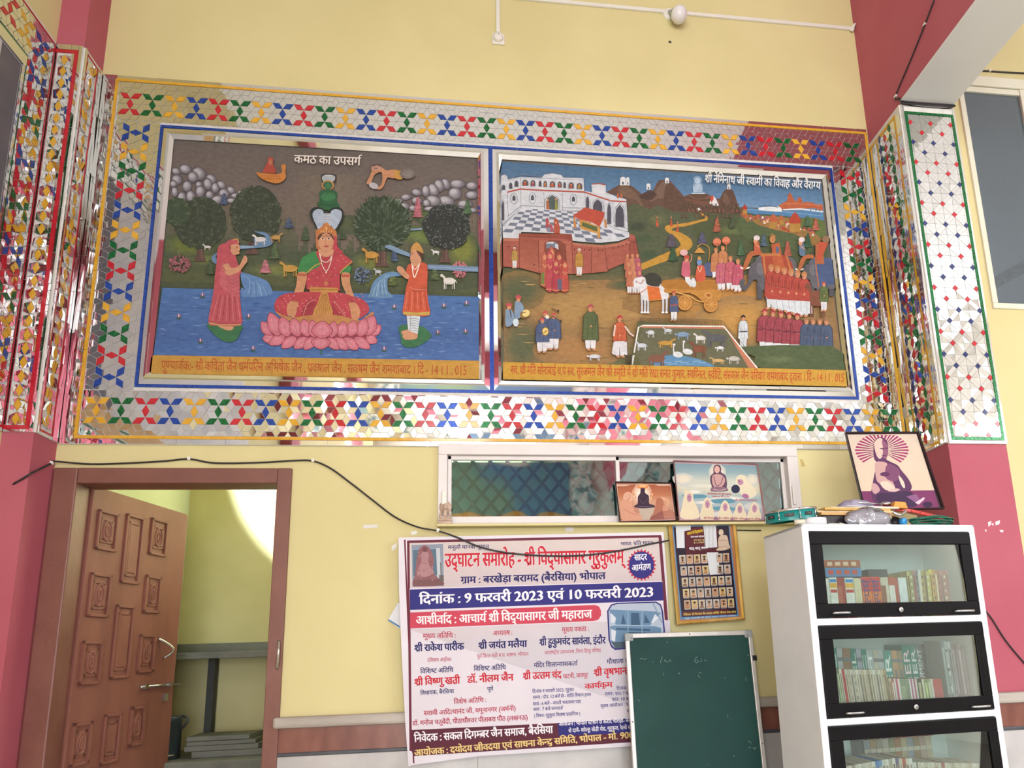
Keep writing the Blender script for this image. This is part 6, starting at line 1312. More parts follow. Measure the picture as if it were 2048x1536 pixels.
a.t('निवेदक: श्री दिगम्बर जैन समाज समिति भोपाल मध्य प्रदेश', 'D8C060', 315, 1345, 1015, 1305, 24, 0.03); a.t('गुरु चरणों में शत शत वंदन नमन', 'C4D4E4', 330, 1390, 1010, 1350, 14, 0.02)
a.build('picture', M['photo'], t)
# big purple portrait on top of the bookcase
n4 = Vector((0.02, 1, -0.20)).normalized(); o4 = (1.65, -0.435, 1.90)
t, a, c = framed('framed_picture', 'large purple framed portrait of a seated man with radiating rays, on top of the bookcase', ((1689, 865.5), (1835, 865), (1887, 1019), (1727, 1022)), o4, n4, 0.007, M['dark_wood'])
a.cs(1600, 768, 0.25)
a.p('C8B8A8', '372,405 932,400 1112,985 515,1010'); a.band('372,405 932,400 1075,850 488,862', [(0, 'D2BFAE'), (1, 'D8C2AA')], 6); a.p('7A3460', '487,858 1072,850 1114,985 515,1010')
for i in range(36):
    t_ = 2 * PI * i / 36
    if 0.62 < t_ / PI < 0.42: continue
    r0, r1 = 60, 215 - 20 * abs(math.sin(t_)); x, y = 655, 530; k = 0.05
    if math.sin(t_) > 0.75: continue
    p = [(x + r0 * math.cos(t_ - k * .6), y + r0 * .9 * math.sin(t_ - k * .6)), (x + r1 * math.cos(t_ - k), max(408, y + r1 * .72 * math.sin(t_ - k))), (x + r1 * math.cos(t_ + k), max(408, y + r1 * .72 * math.sin(t_ + k))), (x + r0 * math.cos(t_ + k * .6), y + r0 * .9 * math.sin(t_ + k * .6))]
    a.p('9A3064', p); a.p('842A5C', [(p[0][0], p[0][1]), ((p[0][0] * .4 + p[1][0] * .6), (p[0][1] * .4 + p[1][1] * .6)), ((p[3][0] * .4 + p[2][0] * .6), (p[3][1] * .4 + p[2][1] * .6)), p[3]])
a.p('5A3058', '590,480 615,435 650,425 690,450 705,500 705,560 690,600 720,620 780,650 810,690 860,750 892,810 885,850 830,890 850,920 930,960 900,985 720,985 600,950 570,880 580,800 600,700 620,640 590,590', 4)
a.p('D4B8AC', '592,485 612,445 645,432 668,460 660,520 668,560 640,600 612,570', 4); a.p('8A5470', '655,450 690,470 703,510 703,560 685,600 660,580 665,520', 3); a.l('3A1838', 7, '640,515 675,520'); a.l('3A1838', 6, '680,515 700,512'); a.l('3A1838', 5, '655,575 690,572')
a.p('C49C98', '600,640 640,620 700,640 690,720 740,780 760,840 700,840 640,800 610,760', 4); a.p('7A4668', '700,640 780,670 800,720 790,760 740,780 680,740', 3); a.e('5A2C54', 680, 722, 40, 18); a.p('DCC4B4', '640,790 700,780 760,830 740,850 680,845', 3)
a.p('D8C8B8', '790,730 830,780 840,830 820,825 795,770', 2); a.p('D4B4AC', '700,855 760,835 800,845 760,862', 3); a.p('C49A9C', '575,800 610,800 640,850 600,880 575,850', 3); a.p('3E2448', '620,880 740,870 880,860 940,940 900,985 700,985 620,940', 3)
a.p('8A5A84', '850,900 930,880 960,930 1000,905 990,935 940,960'); a.p('D8C0CC', '920,950 990,905 1000,915 950,965'); a.e('3A2044', 1020, 965, 40, 24)
a.build('picture', M['photo'], t)
# ---------------------------------------------------------------- chalkboard leaning on the wall
nb = Vector((0.0, 1, -0.085)).normalized(); ob = Vector((0.93, -0.095, 1.45))
c = [on_plane(*p, ob, nb) for p in ((1249, 1268), (1501, 1261))]; ax = (c[1] - c[0]).normalized(); dn = -(nb.cross(ax)).normalized(); dn = dn if dn.z < 0 else -dn
tl, tr = c; Lb = 1.47 / abs(dn.z) * 0.985; skew = ax * 0.02
T = thing('chalkboard', 'green chalkboard in an aluminium frame leaning against the wall, faint chalk marks', 'chalkboard', ((tl + tr) / 2 + dn * Lb))
bw = (tr - tl).length
def TB(x, y, z): return tl + ax * x - nb * y + dn * z
b = MB(); b.box(0.012, bw - 0.012, 0.0, 0.010, 0.012, Lb - 0.012, T=TB); b.build('writing_surface', M['green_board'], T)
b = MB()
for q in ((0, bw, 0, 0.022), (0, bw, Lb - 0.022, Lb), (0, 0.020, 0.022, Lb - 0.022), (bw - 0.020, bw, 0.022, Lb - 0.022)): b.box(q[0], q[1], -0.004, 0.017, q[2], q[3], T=TB)
b.build('frame', noisy('board aluminium', 'BDB8B6', 'CCC7C4', 14, 0.35, metal=0.3), T, 0.003)
for x0 in (0, bw - 0.036):
    b = MB(); b.box(x0 - 0.002, x0 + 0.038, -0.006, 0.0195, -0.002, 0.036, T=TB); b.build('corner_cap', noisy('grey corner', '8F9496', '9EA2A4', 10, 0.5), T, 0.006)
b = MB()
for x, z in ((bw / 2, 0.011), (0.010, 0.40), (bw - 0.010, 0.52), (0.028, 0.022), (bw - 0.028, 0.022)):
    b = MB(); b.lathe([(0.0001, 0.0), (0.0035, 0.0), (0.0035, 0.003), (0.0001, 0.004)], TB(x, 0.017, z), -nb, 10); b.build('screw', M['steel'], T)
b = MB(); b.box(bw - 0.012, bw + 0.010, 0.004, 0.020, 0.12, 0.145, M['black'], T=TB); b.build('hook', None, T, 0.002)
a = Art(ob - nb * 0.0104, nb, step=1e-5); a.cs(1230, 1240, 0.19276)
ck = 'A8B8B4'
for w_, p in ((4, '470,445 490,380'), (4, '510,430 520,410 530,430 545,440'), (3, '555,425 570,412 585,420 572,432 556,425'), (4, '855,380 835,400 825,430 845,445 868,430 850,415'), (3, '890,440 896,400'), (3, '925,425 940,410 950,425'), (3, '255,405 285,400 300,410 330,400'), (3, '390,430 396,440'), (4, '655,555 672,548 668,565'), (4, '868,548 895,546'), (4, '862,575 880,600'), (3, '1355,590 1360,630 1372,625'), (3, '1168,980 1172,1010'), (4, '1385,1255 1415,1278'), (4, '1385,1322 1410,1326'), (4, '1430,1328 1470,1326'), (4, '1445,1330 1450,1345'), (3, '1235,1400 1236,1420'), (3, '1135,605 1150,600'), (3, '235,825 258,845'), (3, '960,1495 968,1505'), (3, '485,1515 492,1522'), (3, '500,550 503,575'), (3, '1200,1020 1208,1026')): a.l(a.mix('6E8884', ck, 0.7), w_, p)
a.e('90A4A0', 543, 233, 6, 4); a.e('90A4A0', 1380, 365, 6, 5)
a.build('chalk_marks', M['print'], T)
# ---------------------------------------------------------------- bookcase with glass doors
KA = math.radians(4.5); BX = Vector((math.cos(KA), math.sin(KA), 0)); BY = Vector((-math.sin(KA), math.cos(KA), 0)); BO = Vector((1.244, -0.764, 0)); BW, BD, BH = 0.809, 0.325, 1.863
def TC(x, y, z): return BO + BX * x + BY * y + Vector((0, 0, z))
def fpx(u, v, dep=0.0):
    p = on_plane(u, v, BO + BY * dep, BY); return (p - BO).dot(BX), p.z
def cp(x, y): return (1500 + x * 0.28379, 1100 + y * 0.28379)
K = thing('bookcase', 'tall white steel bookcase with black framed glass doors, full of books', 'bookcase', TC(BW / 2, BD / 2, 0))
b = MB(); b.box(0, 0.012, 0, BD, 0.0, BH, T=TC); b.box(BW - 0.012, BW, 0, BD, 0.0, BH, T=TC); b.box(0, BW, 0, BD, BH - 0.014, BH, T=TC); b.box(0, BW, 0.0, BD, 0, 0.06, T=TC)
DZ = [(1.484, 1.833), (1.104, 1.457), (0.726, 1.078), (0.348, 0.700)]
b.box(0.012, 0.030, 0.0, 0.012, 0.06, BH - 0.014, T=TC); b.box(BW - 0.030, BW - 0.012, 0.0, 0.012, 0.06, BH - 0.014, T=TC)
for z0, z1 in zip([BH - 0.014] + [d[0] for d in DZ], [d[1] for d in DZ] + [0.06]): b.box(0.030, BW - 0.030, 0.0, 0.012, min(z1, z0), max(z1, z0), T=TC)
b.build('body', M['cab_white'], K, 0.003)
b = MB(); b.box(0.012, BW - 0.012, BD - 0.010, BD - 0.002, 0.06, BH - 0.014, T=TC)
b.box(0.0121, 0.0150, 0.014, BD - 0.01, 0.06, BH - 0.0141, T=TC); b.box(BW - 0.0150, BW - 0.0121, 0.014, BD - 0.01, 0.06, BH - 0.0141, T=TC)
b.build('inner_panel', M['cab_inside'], K)
for z0, z1 in DZ:
    b = MB(); b.box(0.015, BW - 0.015, 0.014, BD - 0.011, z0 - 0.022, z0 - 0.006, T=TC); b.build('shelf', M['cab_inside'], K)
def door_(z0, z1, g, lock, hs):
    gx0, gx1, gz0, gz1 = g; x0, x1 = 0.030, BW - 0.032; b = MB(); y0, y1 = -0.006, 0.010
    b.box(x0, x1, y0, y1, gz1, z1 - 0.003, T=TC); b.box(x0, x1, y0, y1, z0 + 0.003, gz0, T=TC); b.box(x0, gx0, y0, y1, gz0, gz1, T=TC); b.box(gx1, x1, y0, y1, gz0, gz1, T=TC)
    d = b.build('glass_door', M['cab_black'], K, 0.0025)
    b = MB(); b.box(gx0, gx1, 0.001, 0.004, gz0, gz1, T=TC); b.build('glass_pane', M['glass'], d)
    b = MB(); b.lathe([(0.0001, 0.0), (0.011, 0.0), (0.011, 0.006), (0.008, 0.008), (0.0001, 0.008)], TC(lock[0], -0.006, lock[1]), -BY, 16, M['steel']); b.box(lock[0] - 0.001, lock[0] + 0.001, -0.0146, -0.0135, lock[1] - 0.004, lock[1] + 0.004, M['black'], T=TC); b.build('lock', None, d)
    for hx0, hx1, hz in hs:
        b = MB(); b.tube(smooth_path([tuple(TC(hx0, -0.006, hz)), tuple(TC(hx0 + 0.004, -0.024, hz)), tuple(TC((hx0 + hx1) / 2, -0.028, hz)), tuple(TC(hx1 - 0.004, -0.024, hz)), tuple(TC(hx1, -0.006, hz))], 5), 0.0045, M['steel']); b.build('handle', None, d)
door_(1.484, 1.833, (0.081, 0.724, 1.541, 1.779), (0.400, 1.512), ((0.092, 0.164, 1.504), (0.648, 0.731, 1.501)))
door_(1.104, 1.457, (0.086, 0.733, 1.160, 1.402), (0.414, 1.132), ((0.104, 0.176, 1.124), (0.664, 0.742, 1.122)))
door_(0.726, 1.078, (0.086, 0.735, 0.782, 1.023), (0.414, 0.754), ((0.104, 0.176, 0.744), (0.664, 0.742, 0.744)))
door_(0.348, 0.700, (0.086, 0.735, 0.404, 0.645), (0.414, 0.376), ((0.104, 0.176, 0.366), (0.664, 0.742, 0.366)))
# ---- books: each one a thing of its own
BM = M['book'] = painted('book covers', 0.4, 0.16, 60, (1, 1, 0.5), 0.2, 1.2)
br = random.Random(21)
def shade(c, t): return tuple(max(0, min(1, v * t)) for v in c[:3]) + (1,)
def book(label, group, x, w, y0, dep, z0, h, col, kind='plain', c2=None, tilt=0.0, txt=None, tcol='F0ECE8'):
    """spine towards the door; x, w along the shelf; tilt leans it"""
    b = MB(); cc, ss = math.cos(tilt), math.sin(tilt); c = hx(col); t = 0.0016
    def TT(a, y, z): a -= x; z -= z0; return TC(x + a * cc + z * ss, y, z0 + z * cc - a * ss + max(0, w * ss))
    pg = hx('CFC6B2')
    b.box(x, x + t, y0, y0 + dep, z0, z0 + h, None, c, TT); b.box(x + w - t, x + w, y0, y0 + dep, z0, z0 + h, None, c, TT); b.box(x, x + w, y0 - 0.001, y0 + 0.0014, z0, z0 + h, None, c, TT)
    b.box(x + t, x + w - t, y0 + 0.0014, y0 + dep - 0.004, z0 + 0.003, z0 + h - 0.003, None, pg, TT)
    F = lambda a0, a1, q0, q1, col_, d=0.0004: b.box(x + w * a0, x + w * a1, y0 - 0.001 - d, y0 - 0.0009, z0 + h * q0, z0 + h * q1, None, hx(col_), TT)
    c2 = c2 or 'D8D0C4'
    if kind == 'bands': F(0.02, 0.98, 0.12, 0.18, c2); F(0.02, 0.98, 0.80, 0.86, c2); F(0.3, 0.7, 0.32, 0.68, c2)
    elif kind == 'blocks':
        for k in range(4): F(0.02, 0.98, 0.02 + k * 0.245, 0.13 + k * 0.245, ('C03A36', '3A86C0', 'D8D4CC', 'D8A030')[k % 4]); F(0.06, 0.94, 0.15 + k * 0.245, 0.225 + k * 0.245, ('3A86C0', 'E4E0D8', 'B83A30', '3A86C0')[k % 4])
    elif kind == 'thin': F(0.25, 0.75, 0.25, 0.9, c2)
    elif kind == 'title': F(0.02, 0.98, 0.66, 0.97, 'B83038'); F(0.02, 0.98, 0.42, 0.64, 'D8742E'); F(0.05, 0.95, 0.05, 0.28, '4A8AB8')
    elif kind == 'wear': F(0.0, 0.6, 0.35, 0.8, c2); F(0.3, 1.0, 0.1, 0.3, c2)
    elif kind == 'spots':
        for k in range(6): F(0.15, 0.5 + 0.4 * ((k * 7) % 3) / 3, 0.08 + k * 0.15, 0.14 + k * 0.15, c2)
    if txt:
        V, Fc, tw = typeset(txt, 0.0); th = min(w * 0.62, 0.03); k = h * 0.86 / tw
        for ox in (-0.02, 0.02):
            b.add([TT(x + w * 0.5 - th / 2 + (SC - q - ox) * th / SC, y0 - 0.0016 - 0.00005 * (ox > 0), z0 + h * 0.07 + p * k) for p, q in V], Fc, None, hx(tcol)) if False else b.add([TT(x + w * 0.5 + th / 2 - q * th / SC - ox * th, y0 - 0.0016 - 0.00005 * (ox > 0), z0 + h * 0.07 + p * k) for p, q in V], Fc, None, hx(tcol))
    o = b.build('book', BM); tag(o, label, 'book', group); return o
def flat_book(label, group, x, w, y0, dep, z0, t, col, c2=None):
    b = MB(); c = hx(col); b.box(x, x + w, y0, y0 + dep, z0, z0 + 0.0015, None, c, TC); b.box(x, x + w, y0, y0 + dep, z0 + t - 0.0015, z0 + t, None, c, TC); b.box(x, x + w, y0 - 0.001, y0 + 0.001, z0, z0 + t, None, c, TC); b.box(x + 0.003, x + w - 0.003, y0 + 0.001, y0 + dep - 0.003, z0 + 0.0015, z0 + t - 0.0015, None, hx('CFC6B2'), TC)
    if c2:
        for k in range(4): b.box(x + w * (0.08 + 0.22 * k), x + w * (0.22 + 0.22 * k), y0 - 0.0016, y0 - 0.0008, z0 + t * 0.25, z0 + t * 0.75, None, hx(c2), TC)
    o = b.build('book', BM); tag(o, label, 'book', group); return o
# top shelf (spine x in the pixels of the photograph's crop, made into shelf positions)
def sx(x, row): return fpx(*cp(x, row), dep=0.05)[0]
S1z = 1.478; gA = 'books on the top glass shelf'
top1 = [(528, 555, 'D2CCC4', 'plain', None, 'narrow white book at the left end'), (556, 610, 'D8D4CC', 'blocks', None, 'book with coloured number blocks left of the worn red one'), (610, 665, '9A3A32', 'wear', 'B05A48', 'worn dark red book between the two number-block books'), (666, 728, 'D8D4CC', 'blocks', None, 'number-block book right of the worn red one'), (730, 780, 'D2C4A4', 'plain', None, 'thick cream book with a blank spine'), (782, 850, 'C8503C', 'title', None, 'red-titled book with orange band, left copy'), (850, 916, 'C8503C', 'title', None, 'red-titled book with orange band, right copy'), (917, 972, 'C8BCA8', 'wear', '8A5440', 'white and brown torn-looking book'), (973, 1040, 'A84A38', 'wear', 'DCD4CC', 'red book with a white worn title'), (1042, 1100, 'D6D8DA', 'plain', None, 'broad blank white book in the middle')]
h1 = 0.170
for x0, x1, c, kd, c2, lb in top1:
    a0, a1 = sx(x0, 260), sx(x1, 260); book(lb + ', top shelf', gA, a0, a1 - a0 - 0.001, 0.045, 0.17, S1z, h1 + br.uniform(-.004, .004), c, kd, c2, 0.0, 'तात्पर्य' if kd == 'title' else None, '3A3A7A')
cols1 = [('B8A86A', 'yellowish'), ('8A8A62', 'olive'), ('A87A78', 'dull pink'), ('6E7078', 'grey'), ('C8CCCE', 'white'), ('A8985E', 'mustard'), ('8E8048', 'dark olive'), ('B8AE62', 'pale olive'), ('C8B838', 'bright yellow'), ('B88A42', 'ochre'), ('A8744E', 'tan'), ('9A5E5A', 'rosy brown'), ('A86E6A', 'faded red'), ('8E5552', 'brownish red'), ('9A6A68', 'mauve')]
xs = 1102
for i, (c, nm) in enumerate(cols1):
    w_ = 19.5; a0, a1 = sx(xs, 240), sx(xs + w_, 240); xs += w_
    book('slim %s booklet with a printed spine, right half of the top shelf' % nm, gA, a0, a1 - a0 - 0.0006, 0.045, 0.16, S1z, 0.198 + br.uniform(-.003, .003), c, 'spots' if i % 2 else 'thin', ('5A4438', 'D8CCA8', '7A3A30')[i % 3], 0.02)
flat_book('brown flat book lying topmost on the left pile of the top shelf', gA, sx(520, 80), 0.165, 0.05, 0.12, S1z + 0.213, 0.030, 'A0583C', 'D8B8A0'); flat_book('blue and red flat book lying under the brown one on the top shelf', gA, sx(522, 80), 0.165, 0.05, 0.12, S1z + 0.1745, 0.037, '4A7AA8', 'C04A40')
t = MB(); t.box(sx(838, 120), sx(975, 120), 0.06, 0.16, S1z + 0.1745, S1z + 0.205, None, (1, 1, 1, 1), TC); tag(t.build('box', noisy('dark card', '3A4048', '454B52', 10, 0.5)), 'small dark box lying on the white books of the top shelf', 'box')
# middle shelf
S2z = 1.098; gB = 'books in the front row of the middle shelf'; gC = 'books in the rear row of the middle shelf'
fr = [(615, 640, 'A8A89A', 'spots', '4A4A44', 0.19, 'grey patterned'), (640, 662, '5E6A4E', 'thin', 'A8B090', 0.19, 'dark green'), (662, 682, 'C8C0B0', 'thin', '8A8070', 0.19, 'off-white'), (682, 700, 'A83A3C', 'plain', None, 0.188, 'bright red')]
cr = ['C8BEB2', 'B8A894', 'CFC6BC', 'BDB09E', 'D2CABE', 'C4B8A8', 'B4A48C', 'CBBFAE', 'A8987E', 'C8BCA4', 'D4CCC4', 'B8AC9C', 'CEC6BA', 'C0B498', 'A88E6A']
x0 = 700
for i, c in enumerate(cr): fr.append((x0, x0 + 19, c, 'spots' if i in (1, 3) else 'thin', ('8E7C68', 'A89480', '6E6258')[i % 3], 0.186 - 0.0006 * i, ('cream', 'beige', 'pale grey', 'buff', 'ivory')[i % 5])); x0 += 19.5
fr += [(992, 1012, 'B8A48C', 'thin', '8A6A50', 0.145, 'light tan'), (1012, 1030, 'A05A58', 'thin', 'D8C8C0', 0.142, 'brick red'), (1030, 1042, 'D4CCC8', 'plain', None, 0.142, 'chalk white'), (1042, 1056, 'B8506A', 'plain', None, 0.140, 'magenta'), (1056, 1070, 'D8C4C4', 'plain', None, 0.140, 'blush'), (1070, 1135, '75806A', 'wear', '8A9478', 0.140, 'broad sage green'), (1135, 1146, 'D8D0CC', 'plain', None, 0.138, 'plain white'), (1146, 1156, 'A84A78', 'plain', None, 0.138, 'purple pink'), (1156, 1167, 'D4C8CC', 'plain', None, 0.138, 'lilac white'), (1167, 1178, 'A84A60', 'plain', None, 0.137, 'crimson'), (1178, 1190, 'CCC4C0', 'plain', None, 0.137, 'dull white'), (1190, 1225, '22281F', 'thin', 'A8A078', 0.136, 'thick black'), (1225, 1240, 'C8C4A8', 'plain', None, 0.135, 'pale straw'), (1240, 1265, '6E7E4A', 'thin', 'B8C088', 0.135, 'moss green'), (1265, 1285, '8A9470', 'thin', 'C8C8A0', 0.134, 'grey green'), (1285, 1302, 'C4BCB4', 'plain', None, 0.133, 'stone coloured'), (1302, 1365, 'A82A2E', 'plain', None, 0.132, 'broad scarlet')]
ordn = ('leftmost', 'second', 'third', 'fourth', 'fifth', 'sixth', 'seventh', 'eighth', 'ninth', 'tenth', 'eleventh', 'twelfth', 'thirteenth', 'fourteenth', 'fifteenth')
def FL(i, nm):
    if 4 <= i < 19: return '%s thin book, %s right of the bright red one, middle shelf' % (nm, 'first' if i == 4 else ordn[i - 4])
    return '%s book in the front row of the middle shelf' % nm
for i, (p0, p1, c, kd, c2, h, nm) in enumerate(fr):
    a0, a1 = sx(p0, 950), sx(p1, 950); book(FL(i, nm) , gB, a0 - 0.012, max(0.004, a1 - a0 - 0.0006), 0.040, 0.13, S2z, h, c, kd, c2, -0.06 if h > 0.15 else -0.03)
rr = [(600, 640, '2E6E6A', 'DOC', 0), (640, 690, '9AA0A8', 'MAP', 0), (690, 712, '8A949A', None, 0), (712, 760, '2A7A70', 'IGC', 0), (760, 800, 'A8ACB0', None, 0), (800, 860, '8A6A54', None, 0), (860, 902, '2A7A70', 'SPIEL', 0), (902, 940, '9A9AA8', None, 0), (940, 975, '2A7A70', 'GIC', 0), (975, 1025, 'A0A8AA', 'जिन', 1), (1025, 1060, 'B0A898', None, 1), (1060, 1100, 'A8A8AC', None, 1), (1100, 1160, '4A8A80', 'PER', 1), (1160, 1200, 'B88A6A', None, 1), (1200, 1240, '8A8064', None, 1), (1240, 1300, '1F7A6C', 'SPIER', 1), (1300, 1345, '2A7A70', 'SPIER', 1), (1346, 1392, '6E7C80', 'DOCUMENT', 1), (1393, 1440, '848E90', None, 1), (1441, 1488, '727A7C', None, 1)]
for i, (p0, p1, c, tx, q) in enumerate(rr):
    a0, a1 = sx(p0, 800), sx(p1, 800)
    rl = ('teal lettered book at the left frame', 'grey lettered book beside the leftmost teal one', 'slate grey book', 'teal lettered book right of the slate one', 'light ash book', 'worn brown book', 'teal lettered book right of the brown one', 'mauve book', 'teal lettered book right of the mauve one', 'silver book with dark script', 'fawn book', 'misty grey book', 'pale teal lettered book', 'tan book', 'olive book', 'wide jade book with big pink letters', 'teal lettered book at the right, beside the jade one', 'dark grey lettered book beside the rightmost teal one', 'pale slate book half behind the magazines', 'ash book behind the tall magazines')[i]
    book(rl + ', rear row, middle shelf', gC, a0, a1 - a0 - 0.001, 0.190, 0.11, S2z, 0.275 - 0.002 * i if i < 15 else 0.272, c, 'bands' if not tx else 'plain', '6E7278', 0.0, tx, 'D8DCD8' if i != 15 else 'E8C8CC')
for i in range(8):
    p0 = 1372 + i * 23; a0, a1 = sx(p0, 830), sx(p0 + 22, 830); book('tall %s magazine standing at the right of the middle shelf' % ('dark grey', 'ash', 'pale striped', 'plum', 'deep purple', 'mauve brown', 'dusky purple', 'blackish')[i], gB, a0, a1 - a0 - 0.0006, 0.05, 0.1, S2z, 0.285 - 0.003 * i, ('5E6A6C', '8A9494', '9A9CA0', '5A4A54', '3E2C3A', '6A4E58', '4A3642', '3A2A34')[i], 'thin', ('8E9A9A', 'B8BCBC', '4A5054', '8A7A84', '6A5464', 'A89098', '7A6472', '5E4A58')[i], -0.02, 'दर्शन' if i in (1, 2) else None, '2E3436')
# lower shelf
S3z = 0.720; gD = 'books in the front row of the third shelf'; gE = 'books at the back of the third shelf'
x0 = 660; cd = ['B8AC9C', 'D0C4B4', 'A08A78', 'C8BCAC', 'D4CCC0', 'BEB2A0', 'CFC8BE', 'C4B8A6', 'D2C8BC', '4A7AB0', '5A84B4', 'C8C0B4', 'D8D0C4', 'A89A8A', 'D0C8C0', '5A5478', 'C0B4A4', 'B04A3E', 'CCC0B0', 'D8D4D0', 'D2CCC4', 'C4BAA8', 'CFC6B6', 'BCB09C', 'C8BEAE', 'D4CCC0', 'B8A690', 'C4B8A8', 'A84444', 'D0C4B6', 'C8BCA8', 'B4A48E', 'CFC4B0', 'C0B09A', 'D4CABC', 'C4BAA6', 'B09C82', 'CCC2B2', 'D0C8B8', 'BFB29C']
nmD = ['cream', 'buff', 'brown', 'ivory', 'off-white', 'sand', 'pale grey', 'beige', 'eggshell']
for i, c in enumerate(cd):
    w_ = 24.0; a0, a1 = sx(x0, 1500), sx(x0 + w_, 1500); x0 += w_; special = {9: 'blue', 10: 'lighter blue', 15: 'violet', 17: 'orange red', 28: 'deep red'}.get(i)
    q0, q1 = max(z_ for z_ in ((0, 'left end'), (10, 'blue pair'), (15, 'violet one'), (17, 'orange red one'), (28, 'deep red one')) if z_[0] <= i); nb_ = special or nmD[i % 9]; where = ('at the left end', 'left of the blue pair', 'around the red spine', 'in the middle', 'right of the middle', 'at the right end')[min(5, i // 7)]
    book('%s book, %s in the third shelf front row' % (nb_, 'leftmost' if i == 0 else ('%s right of the %s' % (ordn[max(0, i - q0)] if i - q0 > 1 else 'just', q1)) if not special else 'the only one'), gD, a0, a1 - a0 - 0.0006, 0.045, 0.15, S3z, 0.218 - abs(i - 14) * 0.0012 - (0.014 if i > 19 else 0), c, 'thin' if i % 3 else 'spots', ('8A7C6A', 'A89880', '6E5E50')[i % 3], 0.03 if i > 20 else 0.0)
x0 = 980
for i in range(11):
    w_ = 46; a0, a1 = sx(x0, 1400), sx(x0 + w_, 1400); x0 += w_
    book('%s book standing at the back of the third shelf' % ('dull blue grey', 'dark tan', 'grey brown', 'chalky', 'dusty olive', 'rust', 'sandstone', 'faded blue', 'umber', 'dusky pink', 'oatmeal')[i], gE, a0, a1 - a0 - 0.001, 0.215, 0.085, S3z, 0.265, ('8A8E94', '9A8060', '8E867A', 'A8A098', '7A7A5E', '9A6A50', 'A8987A', '7E8A98', '8A7458', 'A88A84', 'B0A48C')[i], 'bands', 'C0B8A8')
flat_book('red book lying on top of the rear row of the third shelf', gE, sx(1240, 1320), 0.165, 0.215, 0.085, S3z + 0.266, 0.014, '8E2E2C'); 
# ---------------------------------------------------------------- things on top of the bookcase
ZT = BH + 0.0005
def topz(u, v, z): d = ray(u, v); return CAM + d * ((z - CAM.z) / d.z)
cx, cy = 0.055, 0.115
t = thing('tambourine', 'round teal tambourine with metal jingles on the left front of the bookcase', 'tambourine', TC(0.03, 0.14, ZT + 0.03))
R_, c0 = 0.105, TC(0.035, 0.135, ZT + 0.034)
tx = Matrix.Rotation(math.radians(-5), 3, 'Y') @ Matrix.Rotation(math.radians(5), 3, 'X'); axv = tx @ Vector((0, 0, 1))
b = MB(); b.lathe([(R_, 0), (R_, 0.046), (R_ - 0.006, 0.046), (R_ - 0.006, 0), (R_, 0)], c0, axv, 48, M['teal']); sh = b.build('shell', None, t)
b = MB(); b.lathe([(R_ + 0.002, 0.040), (R_ + 0.004, 0.044), (R_ + 0.003, 0.049), (R_ - 0.004, 0.050), (0.001, 0.049)], c0, axv, 48, M['steel']); b.build('hoop', None, t)
A_ = axv.cross(Vector((0, 1, 0))).normalized(); B_ = axv.cross(A_)
for k in range(8):
    th = 2 * PI * k / 8 + 0.3; d = A_ * math.cos(th) + B_ * math.sin(th); e = axv.cross(d)
    b = MB(); b.prism([c0 + d * (R_ + 0.0005) + e * s * 0.019 + axv * z for s, z in ((-1, 0.016), (1, 0.016), (1, 0.030), (-1, 0.030))], d * 0.002, M['black'])
    for z in (0.020, 0.024): b.lathe([(0.001, 0), (0.012, 0.0006), (0.001, 0.0012)], c0 + d * (R_ - 0.002) + axv * z, axv, 14, M['steel'])
    b.build('jingle', None, t)
    th += PI / 8; d = A_ * math.cos(th) + B_ * math.sin(th); b = MB(); b.tube([c0 + d * (R_ + 0.004) + axv * 0.004, c0 + d * (R_ + 0.004) + axv * 0.046], 0.0022, M['steel'], 6); b.ball(c0 + d * (R_ + 0.005) + axv * 0.008, 0.005, M['steel'], 8); b.build('tension_rod', None, t)
b = MB(); b.lathe([(0.030, 0), (0.0535, 0), (0.0535, 0.030), (0.030, 0.030), (0.030, 0)], TC(0.092, 0.062, ZT), (0, 0, 1), 32, noisy('white tape', 'D8D4D8', 'E2DEE2', 10, 0.35)); tag(b.build('tape_roll'), 'white roll of tape under the teal tambourine', 'tape')
b = MB(); b.tube([TC(-0.012, 0.030, ZT + 0.011), TC(0.028, 0.018, ZT + 0.011)], 0.0105, noisy('cream plastic', 'D0C8B4', 'DAD2C0', 10, 0.4), 12); tag(b.build('plastic_tube'), 'short cream tube lying at the front edge beside the tape roll', 'tube')
t = thing('black_case', 'flat black box with small white print under the magazines on the bookcase', 'box', TC(0.30, 0.20, ZT)); b = MB(); b.box(0.15, 0.47, 0.075, 0.30, ZT, ZT + 0.050, None, (1, 1, 1, 1), TC); b.build('case_body', noisy('black card', '1C171C', '262026', 8, 0.4), t, 0.003)
b = MB(); b.box(0.17, 0.235, 0.0735, 0.0749, ZT + 0.014, ZT + 0.016, M['white_plastic'], (1, 1, 1, 1), TC); V, Fc, tw = typeset('Dynamic'); b.add([TC(0.272 + p * 0.016, 0.0744, ZT + 0.032 + q * 0.011) for p, q in V], Fc, M['white_plastic']); b.build('printed_marks', None, t)
mg = [('brown edged folder', 'B8905A', 0.135, 0.50, 0.07, 0.012, 0.0505, 1.0), ('cream magazine', 'C8B088', 0.12, 0.49, 0.075, 0.009, 0.063, -1.5), ('ochre magazine', 'BC9448', 0.15, 0.47, 0.07, 0.010, 0.0725, 2.0), ('pale printed newspaper', 'C8C0B0', 0.20, 0.52, 0.08, 0.007, 0.083, -2.0), ('white folded sheet', 'DAD8DA', 0.26, 0.50, 0.08, 0.003, 0.0905, 3.0)]
